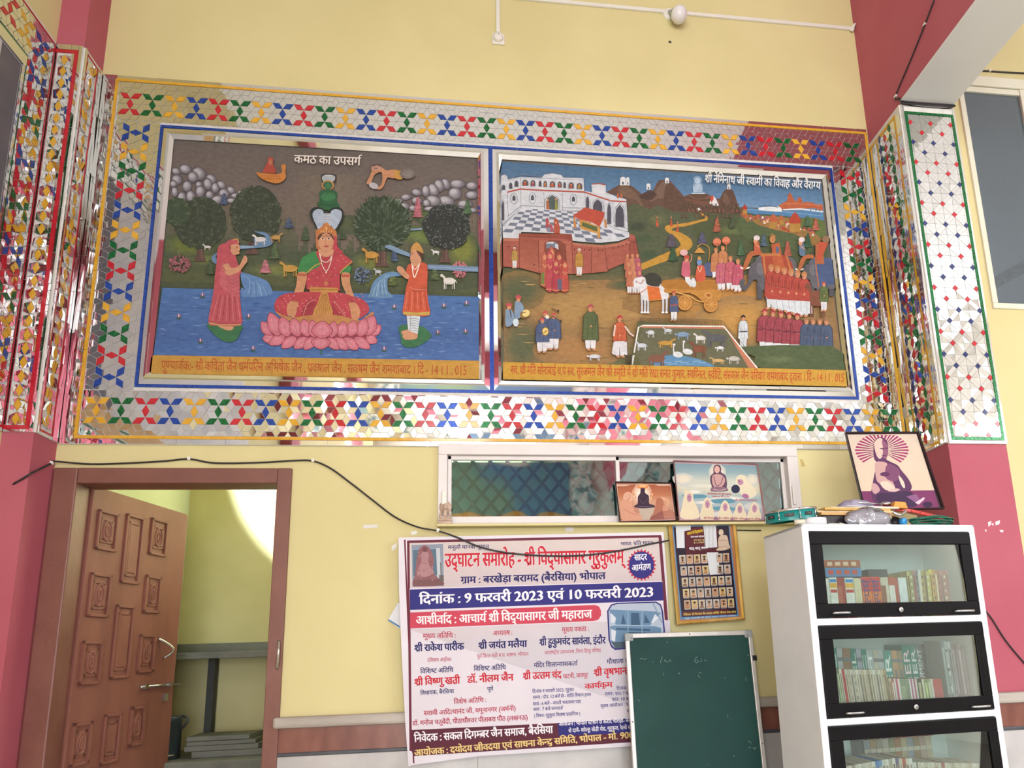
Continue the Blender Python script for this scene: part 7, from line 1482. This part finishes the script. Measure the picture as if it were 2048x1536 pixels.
for nm, c, x0, x1, y0, th, z, rot in mg:
    b = MB(); r_ = math.radians(rot); xc, yc = (x0 + x1) / 2, 0.19
    def TM(x, y, z_, r_=r_, xc=xc, yc=yc): return TC(xc + (x - xc) * math.cos(r_) - (y - yc) * math.sin(r_), yc + (x - xc) * math.sin(r_) + (y - yc) * math.cos(r_), z_ + (x - xc) * 0.0)
    m_ = noisy(nm, c, '%02X%02X%02X' % tuple(min(255, int(int(c[i:i + 2], 16) * 1.12)) for i in (0, 2, 4)), 30, 0.5, stretch=(1, 1, 12)); b.box(x0, x1, y0, 0.295, ZT + z, ZT + z + th, m_, (1, 1, 1, 1), TM); tag(b.build('magazine', None, None, 0.001), '%s in the flat pile on top of the bookcase' % nm, 'magazine', 'magazines piled on the bookcase')
# grey carrier bag
def blobby(name, label, cat, cen, sx_, sy_, sz_, mat, seed, rough=0.16):
    r = random.Random(seed); b = MB(); n, m = 28, 14; vs_ = []
    ph = [r.uniform(0, 6.28) for _ in range(8)]
    for i in range(m + 1):
        th = PI * i / m
        for k in range(n):
            f = 2 * PI * k / n; q = 1 + rough * (math.sin(3 * f + ph[0]) * math.sin(2 * th + ph[1]) + 0.6 * math.sin(7 * f + ph[2] + 2 * th) + 0.5 * math.sin(11 * f + ph[3]) * math.sin(5 * th + ph[4]) + 0.35 * math.sin(17 * f + ph[5] - 3 * th))
            z = math.cos(th) * sz_ * (q if th < PI / 2 else 1); vs_.append(TC(cen[0] + math.sin(th) ** 0.7 * math.cos(f) * sx_ * q if math.sin(th) > 0 else cen[0], cen[1] + math.sin(th) * math.sin(f) * sy_ * q, cen[2] + max(z, -sz_ * 0.55)))
    b.add(vs_, [(i * n + k, (i + 1) * n + k, (i + 1) * n + (k + 1) % n, i * n + (k + 1) % n) for i in range(m) for k in range(n)], mat, (1, 1, 1, 1), True)
    o = b.build(name); tag(o, label, cat); return o
blobby('plastic_bag', 'crumpled grey plastic bag at the front edge on top of the bookcase', 'plastic bag', (0.345, 0.058, ZT + 0.0265), 0.098, 0.045, 0.047, M['clear_bag'], 5)
blobby('cloth_bundle', 'folded grey lilac cloth behind the grey plastic bag on the bookcase', 'cloth', (0.41, 0.225, ZT + 0.120), 0.080, 0.05, 0.032, noisy('lilac cloth', '8E88A0', 'A49EB4', 9, 0.8), 8, 0.10)
# red strip, bottle, green wire, spoon, orange cap
t = thing('plastic_strip', 'long red perforated plastic strip lying across the top of the bookcase', 'plastic strip', TC(0.62, 0.12, ZT + 0.06)); b = MB(); pr = [TC(0.37, 0.11, ZT + 0.078), TC(0.46, 0.115, ZT + 0.088), TC(0.62, 0.13, ZT + 0.080), TC(0.80, 0.16, ZT + 0.055)]
for p, q in zip(pr, pr[1:]): b.prism([p, q, q + Vector((0, 0, 0.014)), p + Vector((0, 0, 0.014))], BY * 0.03)
b.build('strip', M['red_plastic'], t, 0.002)
b = MB()
for k in range(9):
    f = 0.06 + k * 0.1; i = min(2, int(f * 3)); p = pr[i].lerp(pr[i + 1], f * 3 - i); b.ball(p + Vector((0, 0, 0.007)) - BY * 0.0005, 0.0022, M['black'], 6)
b.build('hole', None, t)
t = thing('bottle', 'black bottle with a bright blue cap lying on the bookcase edge', 'bottle', TC(0.545, 0.10, ZT + 0.027)); b = MB()
ax_ = (BX * 0.25 - BY).normalized(); b.lathe([(0.001, -0.12), (0.028, -0.118), (0.030, -0.03), (0.024, -0.006), (0.013, 0.0), (0.013, 0.010)], TC(0.535, 0.11, ZT + 0.0305), ax_, 20, M['black']); b.build('bottle_body', None, t); b = MB(); b.lathe([(0.015, 0.0), (0.0155, 0.002), (0.0155, 0.018), (0.013, 0.020), (0.001, 0.020)], TC(0.535, 0.11, ZT + 0.0305) + ax_ * 0.010, ax_, 18, M['blue_cap']); b.build('cap', None, t)
b = MB(); r = random.Random(4)
pts = []
for k in range(330):
    f = k / 330 * 2 * PI * 11; wob = 0.10 * math.sin(k * 0.37) + 0.06 * math.sin(k * 0.9 + 1); pts.append(tuple(TC(0.665 + (0.098 + 0.010 * math.sin(k * 0.05)) * math.cos(f) * (1 + wob), 0.075 + 0.038 * math.sin(f) * (1 + wob * 2), ZT + 0.006 + 0.042 * (0.5 + 0.5 * math.sin(k * 0.021 + 0.5 * math.sin(f))) * (1 - 0.25 * abs(math.cos(f))))))
b.tube(pts, 0.0027, M['green_wire'], 6); tag(b.build('wire_coil'), 'tangled coil of green wire on the right of the bookcase top', 'wire')
t = thing('spoon', 'steel ladle lying above the red strip in front of the purple portrait', 'ladle', TC(0.50, 0.16, ZT + 0.11)); b = MB(); p0, p1 = TC(0.36, 0.19, ZT + 0.135), TC(0.487, 0.15, ZT + 0.119); b.tube([p0, p1], 0.004, M['steel'], 8); b.build('handle', None, t); b = MB(); b.ball(p1 + (p1 - p0).normalized() * 0.020, 0.022, M['steel'], 16, (1.2, 1, 0.55)); b.build('bowl', None, t)
b = MB(); b.prism([TC(0.508, 0.10, ZT + 0.092), TC(0.580, 0.10, ZT + 0.090), TC(0.572, 0.10, ZT + 0.118), TC(0.520, 0.10, ZT + 0.122)], BY * 0.022, noisy('orange card', 'C8862C', 'D69A3C', 30, 0.5)); tag(b.build('packet', None, None, 0.002), 'small orange packet standing on the red strip', 'packet')
b = MB(); b.tube(smooth_path([tuple(TC(0.46, 0.045, ZT + 0.060)), tuple(TC(0.485, 0.04, ZT + 0.048)), tuple(TC(0.515, 0.05, ZT + 0.058)), tuple(TC(0.53, 0.055, ZT + 0.068))], 5), 0.006, M['steel'], 8); tag(b.build('metal_clasp'), 'small shiny metal clasp under the red strip', 'clasp')
for k, (x, rr_) in enumerate(((0.195, 8), (0.285, -20), (0.41, 12))):
    b = MB(); b.prism([TC(x - 0.012, 0.012, ZT + 0.0002), TC(x + 0.015, 0.010, ZT + 0.0002), TC(x + 0.012, 0.026, ZT + 0.006), TC(x - 0.005, 0.028, ZT + 0.010)], (0, 0, 0.001), M['white_plastic']); tag(b.build('paper_scrap'), 'torn white paper scrap at the front edge of the bookcase top, %s' % ('beside the tape roll', 'before the black box', 'before the plastic bag')[k], 'paper scrap', 'paper scraps on the bookcase')
# ---------------------------------------------------------------- fittings on the wall
t = thing('cable_conduit', 'white plastic cable casing running along the upper wall to the right pier', 'cable casing', (1.2, 0, 5.14))
b = MB(); b.box(0.064, XR0 - 0.002, -0.012, -0.0003, 5.130, 5.152); b.build('casing', M['white_plastic'], t, 0.002)
b = MB(); b.box(0.055, 0.077, -0.0125, -0.0003, 4.86, 5.129); b.build('drop_casing', M['white_plastic'], t, 0.002)
b = MB(); b.prism([(XR0 - 0.035, -0.014, 5.12), (XR0 - 0.005, -0.014, 5.175), (XR0 - 0.001, -0.030, 5.16), (XR0 - 0.02, -0.022, 5.11)], (0, 0.006, 0)); b.build('loose_end', M['white_plastic'], t)
t = thing('ceiling_rose', 'round white plastic outlet on a square block under the casing', 'outlet', (0.066, 0, 4.84)); b = MB(); b.box(0.032, 0.102, -0.010, 0, 4.808, 4.878); b.build('mounting_block', M['white_plastic'], t, 0.003); b = MB(); b.lathe([(0.029, 0), (0.028, 0.014), (0.024, 0.021), (0.001, 0.022)], (0.066, -0.010, 4.845), (0, -1, 0), 28, M['white_plastic']); b.build('rose_cover', None, t); b = MB(); b.ball((0.068, -0.0318, 4.852), 0.0025, M['black'], 8); b.build('cord_hole', None, t)
t = thing('light_bulb', 'white round bulb with a green collar in an angled holder on the wall', 'light bulb', (1.12, 0, 5.135))
c0 = W(1338, 30); gl = W(1376, 33, -0.12); dr = (gl - c0 - Vector((0, -0.014, 0))).normalized()
b = MB(); b.lathe([(0.040, 0.0), (0.040, 0.010), (0.030, 0.018), (0.001, 0.018)], c0, (0, -1, 0), 24, M['white_plastic']); b.build('holder_base', None, t)
b = MB(); p = c0 + Vector((0, -0.014, 0)); b.lathe([(r_ * 0.78, h_ * 0.78) for r_, h_ in ((0.021, 0), (0.023, 0.03), (0.020, 0.034),)], p, dr, 20, M['steel']); b.build('bulb_holder', None, t)
b = MB(); b.lathe([(r_ * 0.78, h_ * 0.78) for r_, h_ in ((0.020, 0.034), (0.028, 0.055), (0.036, 0.062),)], p, dr, 24, M['white_plastic']); b.build('bulb_neck', None, t)
b = MB(); b.lathe([(r_ * 0.78, h_ * 0.78) for r_, h_ in ((0.037, 0.062), (0.043, 0.070), (0.043, 0.082), (0.041, 0.083),)], p, dr, 28, noisy('green collar', '1F7A54', '2A8A60', 10, 0.4)); b.build('green_collar', None, t)
b = MB(); b.lathe([(r_ * 0.78, h_ * 0.78) for r_, h_ in ((0.042, 0.082), (0.054, 0.094), (0.061, 0.112), (0.062, 0.130), (0.056, 0.152), (0.042, 0.170), (0.022, 0.182), (0.001, 0.186),)], p, dr, 32, noisy('bulb glass', 'DCD8DC', 'E4E0E4', 4, 0.2)); b.build('bulb_globe', None, t)
b = MB()
for x, z in ((1.085, 4.935), (1.090, 4.929), (1.081, 4.930)): b.ball((x, -0.001, z), 0.006, M['black'], 6, (1, 0.4, 1))
tag(b.build('wall_hole'), 'small dark hole in the plaster below the bulb', 'hole')
# black cable over the door and down across the banner
pc = [(112, 925), (180, 928), (260, 926), (330, 922), (378, 918), (430, 926), (520, 925), (590, 921), (626, 922), (660, 936), (700, 965), (745, 1000), (790, 1034), (835, 1054), (876, 1062), (915, 1075), (960, 1094), (1010, 1105), (1060, 1110), (1110, 1112), (1160, 1111), (1210, 1106), (1260, 1097), (1300, 1088), (1338, 1081)]
pts = [tuple(W(u, v, -0.008 if u < 790 else -0.008 - 0.052 * min(1, (u - 790) / 60))) for u, v in pc]; pts[0] = (XP + 0.009, -0.03, pts[0][2])
sd = lambda u, v: tuple(on_plane(u, v, (XP + 0.006, 0, 0), Vector((1, 0, 0))))
left = [tuple(W(u, v, YP - 0.006)) for u, v in ((0, 982), (30, 966), (62, 947))] + [sd(78, 939), sd(92, 932), sd(104, 926)]; left = [(XL + 0.006, -1.2, left[0][2] - 0.35), (XL + 0.006, YP - 0.03, left[0][2] - 0.02)] + left[1:]
t = thing('cable', 'long black cable clipped over the doorway and sagging across the banner', 'cable', (-0.6, -0.01, 2.2))
b = MB(); b.tube(smooth_path(left + pts, 6), 0.0042, M['cable_grey'], 8); b.build('cable_run', None, t)
for u, v in ((378, 918), (626, 922), (876, 1062)):
    p = W(u, v, -0.008 if u < 700 else -0.058); b = MB(); b.box(p.x - 0.007, p.x + 0.007, p.y - 0.006, 0.0 if u < 700 else p.y + 0.002, p.z - 0.005, p.z + 0.012, M['white_plastic']); b.build('cable_clip', None, t, 0.002)
p = Vector(sd(104, 926)); b = MB(); b.box(XP, XP + 0.012, p.y - 0.010, p.y + 0.006, p.z - 0.008, p.z + 0.008, M['white_plastic']); b.build('cable_clip', None, t, 0.002)
# thin cable down the beam and round the right pier
XB = XR0 - 0.005
q = lambda u, v: tuple(on_plane(u, v, (XB, 0, 0), Vector((1, 0, 0))))
t = thing('cable', 'thin black cable running down the pink beam to the right pier top', 'cable', (XR0, -0.5, 4.6))
b = MB(); zc = 4.322
pp = [q(1868, 0), q(1850, 48), q(1822, 118), q(1791, 192), (XB, YR - 0.012, 4.345), (XB + 0.004, YR - 0.016, zc), (XR0 + 0.15, YR - 0.018, zc - 0.004), (XR1 - 0.01, YR - 0.018, zc - 0.002), (XR1 + 0.004, YR - 0.005, zc)]
b.tube(smooth_path(pp, 6), 0.004, M['cable_grey'], 8); b.tube(smooth_path([(XB, YR - 0.014, zc - 0.010), (XR0 + 0.15, YR - 0.020, zc - 0.018), (XR1 - 0.02, YR - 0.018, zc - 0.012), (XR1 + 0.004, YR - 0.005, zc)], 6), 0.0035, M['cable_grey'], 8); b.build('cable_run', None, t)
for u, v in ((1849, 49), (1791, 193)): p = Vector(q(u, v)); b = MB(); b.box(XR0 - 0.010, XR0, p.y - 0.010, p.y + 0.010, p.z - 0.005, p.z + 0.007, M['white_plastic']); b.build('cable_clip', None, t, 0.002)
# cable on the right pier front beside the bookcase, and above the tall window
b = MB(); b.tube(smooth_path([tuple(W(u, v, YR - 0.005)) for u, v in ((1905, 1150), (1940, 1192), (1978, 1230), (2012, 1282), (2052, 1330))] , 5), 0.0036, M['cable_grey'], 8); tag(b.build('cable'), 'thin dark cable slanting across the pink pier right of the bookcase', 'cable')
t = thing('cable', 'dark cable clipped along the wall above the tall right window', 'cable', (3.3, 0, 5.0)); b = MB(); b.tube([tuple(W(u, v, -0.005)) for u, v in ((1905, 139), (1960, 141), (2000, 144), (2060, 147))], 0.005, M['cable_grey'], 8); b.build('cable_run', None, t); p = W(1979, 142, -0.004); b = MB(); b.box(p.x - 0.007, p.x + 0.007, -0.012, 0, p.z - 0.007, p.z + 0.009, M['white_plastic']); b.build('cable_clip', None, t, 0.002)
b = MB(); b.tube([tuple(W(u, v, -0.006)) for u, v in ((1462, 1060), (1500, 1061), (1522, 1061))], 0.003, M['cable_grey'], 6); tag(b.build('cable'), 'short dark cable between the gold frame and the bookcase', 'cable')
# tape scraps and peeled paint
sc = [(((726, 1050), (756, 1049), (755, 1055), (727, 1057)), 'D8D4D0', 'white tape strip on the wall above the banner left corner'), (((1130, 1051), (1147, 1049), (1147, 1063), (1131, 1063)), 'E0D8DC', 'pale tape piece on the wall above the banner middle'), (((822, 1064), (834, 1061), (833, 1068), (823, 1070)), 'E8E6E2', 'white paint fleck left of the banner top, nearer the cable'), (((783, 1092), (794, 1086), (793, 1095), (784, 1102)), 'E4E2DE', 'white paint fleck at the banner left edge'), (((1600, 918), (1606, 920), (1611, 932), (1604, 934)), 'C0A868', 'brown tape scrap on the wall right of the long window')]
for p4, c, lb in sc:
    b = MB(); b.prism([W(u, v, -0.0015) for u, v in p4], (0, 0.0012, 0), noisy('scrap', c, c, 5, 0.6)); tag(b.build('tape_scrap'), lb, 'tape scrap')
b = MB()
for p4 in (((1976, 1044), (1983, 1042), (1981, 1050), (1977, 1054)), ((1982, 1048), (1987, 1046), (1987, 1052)), ((1990, 1044), (2000, 1040), (1999, 1048), (1992, 1051)), ((1970, 1058), (1974, 1061), (1971, 1064)), ((1999, 1060), (2007, 1060), (2006, 1065), (2001, 1064))): b.prism([W(u, v, YR - 0.001) for u, v in p4], (0, 0.001, 0))
tag(b.build('peeled_paint', noisy('bare plaster', 'D8CCD0', 'E4DADC', 20, 0.7)), 'white peeled patch on the pink pier right of the bookcase', 'peeled paint', kind='stuff')
# figurine on the sill
t = thing('figurine', 'small stone figurine of a seated saint with a halo on the window sill', 'figurine', (-0.205, -0.048, 2.005)); fx, fy, fz = -0.212, -0.046, 2.0052
b = MB(); b.box(fx - 0.032, fx + 0.032, -0.0225 - 0.036, -0.0235, fz, fz + 0.010, M['figure']); b.box(fx - 0.028, fx + 0.028, -0.055, -0.026, fz + 0.010, fz + 0.016, M['figure']); b.build('plinth', None, t, 0.002)
b = MB(); b.lathe([(0.001, -0.012), (0.020, -0.010), (0.022, 0.0), (0.019, 0.006), (0.016, 0.012), (0.019, 0.030), (0.0215, 0.038), (0.017, 0.044), (0.006, 0.047), (0.0055, 0.051)], (fx, -0.040, fz + 0.026), (0, 0, 1), 18, M['figure'], (1, 1, 1, 1), 1.0, 0.6)
for s in (-1, 1):
    b.tube(smooth_path([(fx + s * 0.018, -0.040, fz + 0.063), (fx + s * 0.0235, -0.043, fz + 0.045), (fx + s * 0.020, -0.052, fz + 0.033), (fx + s * 0.004, -0.055, fz + 0.031)], 4), [0.0055] * 12 + [0.004], M['figure'], 8); b.tube(smooth_path([(fx, -0.042, fz + 0.022), (fx + s * 0.020, -0.046, fz + 0.023), (fx + s * 0.030, -0.050, fz + 0.021), (fx + s * 0.010, -0.055, fz + 0.022), (fx - s * 0.010, -0.054, fz + 0.024)], 4), 0.0065, M['figure'], 8)
b.ball((fx, -0.042, fz + 0.086), 0.0125, M['figure'], 14, (0.92, 0.95, 1.1)); b.ball((fx, -0.041, fz + 0.101), 0.005, M['figure'], 8); b.ball((fx, -0.054, fz + 0.085), 0.0025, M['figure'], 6, (0.8, 1, 1.3))
for s in (-1, 1): b.ball((fx + s * 0.0118, -0.042, fz + 0.083), 0.004, M['figure'], 8, (0.5, 0.8, 1.7)); b.ball((fx + s * 0.0045, -0.0535, fz + 0.088), 0.0014, M['black'], 6)
b.build('seated_body', None, t)
b = MB(); b.lathe([(0.001, 0), (0.030, 0), (0.030, 0.004), (0.001, 0.004)], (fx, -0.0255, fz + 0.088), (0, -1, 0), 26, M['figure']); b.build('halo', None, t)
# ---------------------------------------------------------------- storeroom
t = thing('stone_shelf', 'grey stone shelf slab inside the storeroom on the back wall', 'shelf', (-1.2, 1.2, 1.4)); b = MB(); b.box(-1.95, 1.19, 0.98, 1.318, 1.405, 1.442); b.build('slab', M['stone_slab'], t, 0.004)
b = MB(); b.box(-1.95, 1.19, 1.30, 1.3195, 1.443, 1.50); b.build('back_upstand', M['stone_slab'], t)
b = MB(); b.box(-1.735, -1.695, 1.24, 1.30, 0.86, 1.405); b.build('support_post', noisy('dark post', '2E3030', '3A3C3A', 8, 0.6), t)
b = MB(); b.box(-1.95, 1.19, 0.78, 1.31, 0.0, 0.86); tag(b.build('low_counter', M['stone_slab'], None, 0.01), 'dark low stone counter inside the storeroom under the shelf', 'counter')
t = thing('metal_drum', 'dark metal drum standing in the storeroom behind the open door', 'drum', (-1.80, 0.93, 0.86)); b = MB(); b.lathe([(0.062, 0), (0.064, 0.006), (0.064, 0.20), (0.067, 0.206), (0.067, 0.226), (0.060, 0.230), (0.001, 0.228)], (-1.80, 0.93, 0.8605), (0, 0, 1), 28, M['drum']); b.build('drum_body', None, t)
b = MB(); b.lathe([(0.0645, 0.020), (0.066, 0.024), (0.0645, 0.028)], (-1.80, 0.93, 0.8605), (0, 0, 1), 28, M['steel']); b.build('rim_band', None, t)
b = MB(); b.tube(smooth_path([(-1.735, 0.93, 1.02), (-1.705, 0.92, 1.05), (-1.705, 0.92, 1.08), (-1.735, 0.93, 1.09)], 4), 0.006, M['drum'], 8); b.build('drum_handle', None, t)
zz = 0.8605
for k, (x0, x1, y0, y1, th, nm) in enumerate(((-1.66, -1.22, 0.90, 1.22, 0.036, 'lowest and largest'), (-1.70, -1.30, 0.90, 1.20, 0.030, 'second from below'), (-1.69, -1.34, 0.90, 1.18, 0.022, 'third from below'), (-1.70, -1.36, 0.92, 1.16, 0.026, 'topmost'))):
    b = MB(); sh_ = 0.012 * (-1) ** k; b.prism([(x0, y0, zz), (x1 + sh_, y0 + 0.02, zz), (x1, y1, zz), (x0 + sh_, y1, zz)], (0, 0, th - 0.001), M['stone_slab']); zz += th; tag(b.build('stone_slab', None, None, 0.003), 'grey slab in the storeroom stack right of the drum, %s' % nm, 'slab', 'stone slabs stacked in the storeroom')
b = MB(); b.prism([(-1.25, 0.88, 0.8975), (-1.10, 0.90, 0.8975), (-1.12, 1.05, 0.8975), (-1.25, 1.04, 0.8975)], (0, 0, 0.02), M['stone_slab']); b.box(-1.20, -1.02, 0.86, 1.06, 0.8605, 0.8965, M['stone_slab']); tag(b.build('broken_tile', None, None, 0.002), 'pale broken tile piece at the right of the storeroom slab stack', 'tile')
# the mural of the left wall, only its near corner is in the picture; pale rest added to brighten the mirrors
t = thing('mural_painting', 'dark mural on the left wall, cut off by the picture edge', 'painting', (XL, -1.5, 2.67)); b = MB(); b.box(XL + 0.009, XL + 0.011, -2.7, -0.376, 2.67, 4.10); b.build('painting_board', noisy('pale mirror fill paint', 'B8B8BC', 'CCC6C0', 2.5, 0.55, stretch=(1, 1, 2)), t)
b = MB(); b.box(XL + 0.011, XL + 0.0113, -0.50, -0.378, 2.80, 4.098); b.build('dusky_sky', noisy('dusky mural paint', '54545C', '6C6468', 2.5, 0.55, stretch=(1, 1, 2)), t)
b = MB(); b.box(XL + 0.011, XL + 0.0112, -2.69, -0.386, 2.67, 2.80); b.build('caption_strip', noisy('ochre paint', 'B08438', 'C09444', 6, 0.5), t)
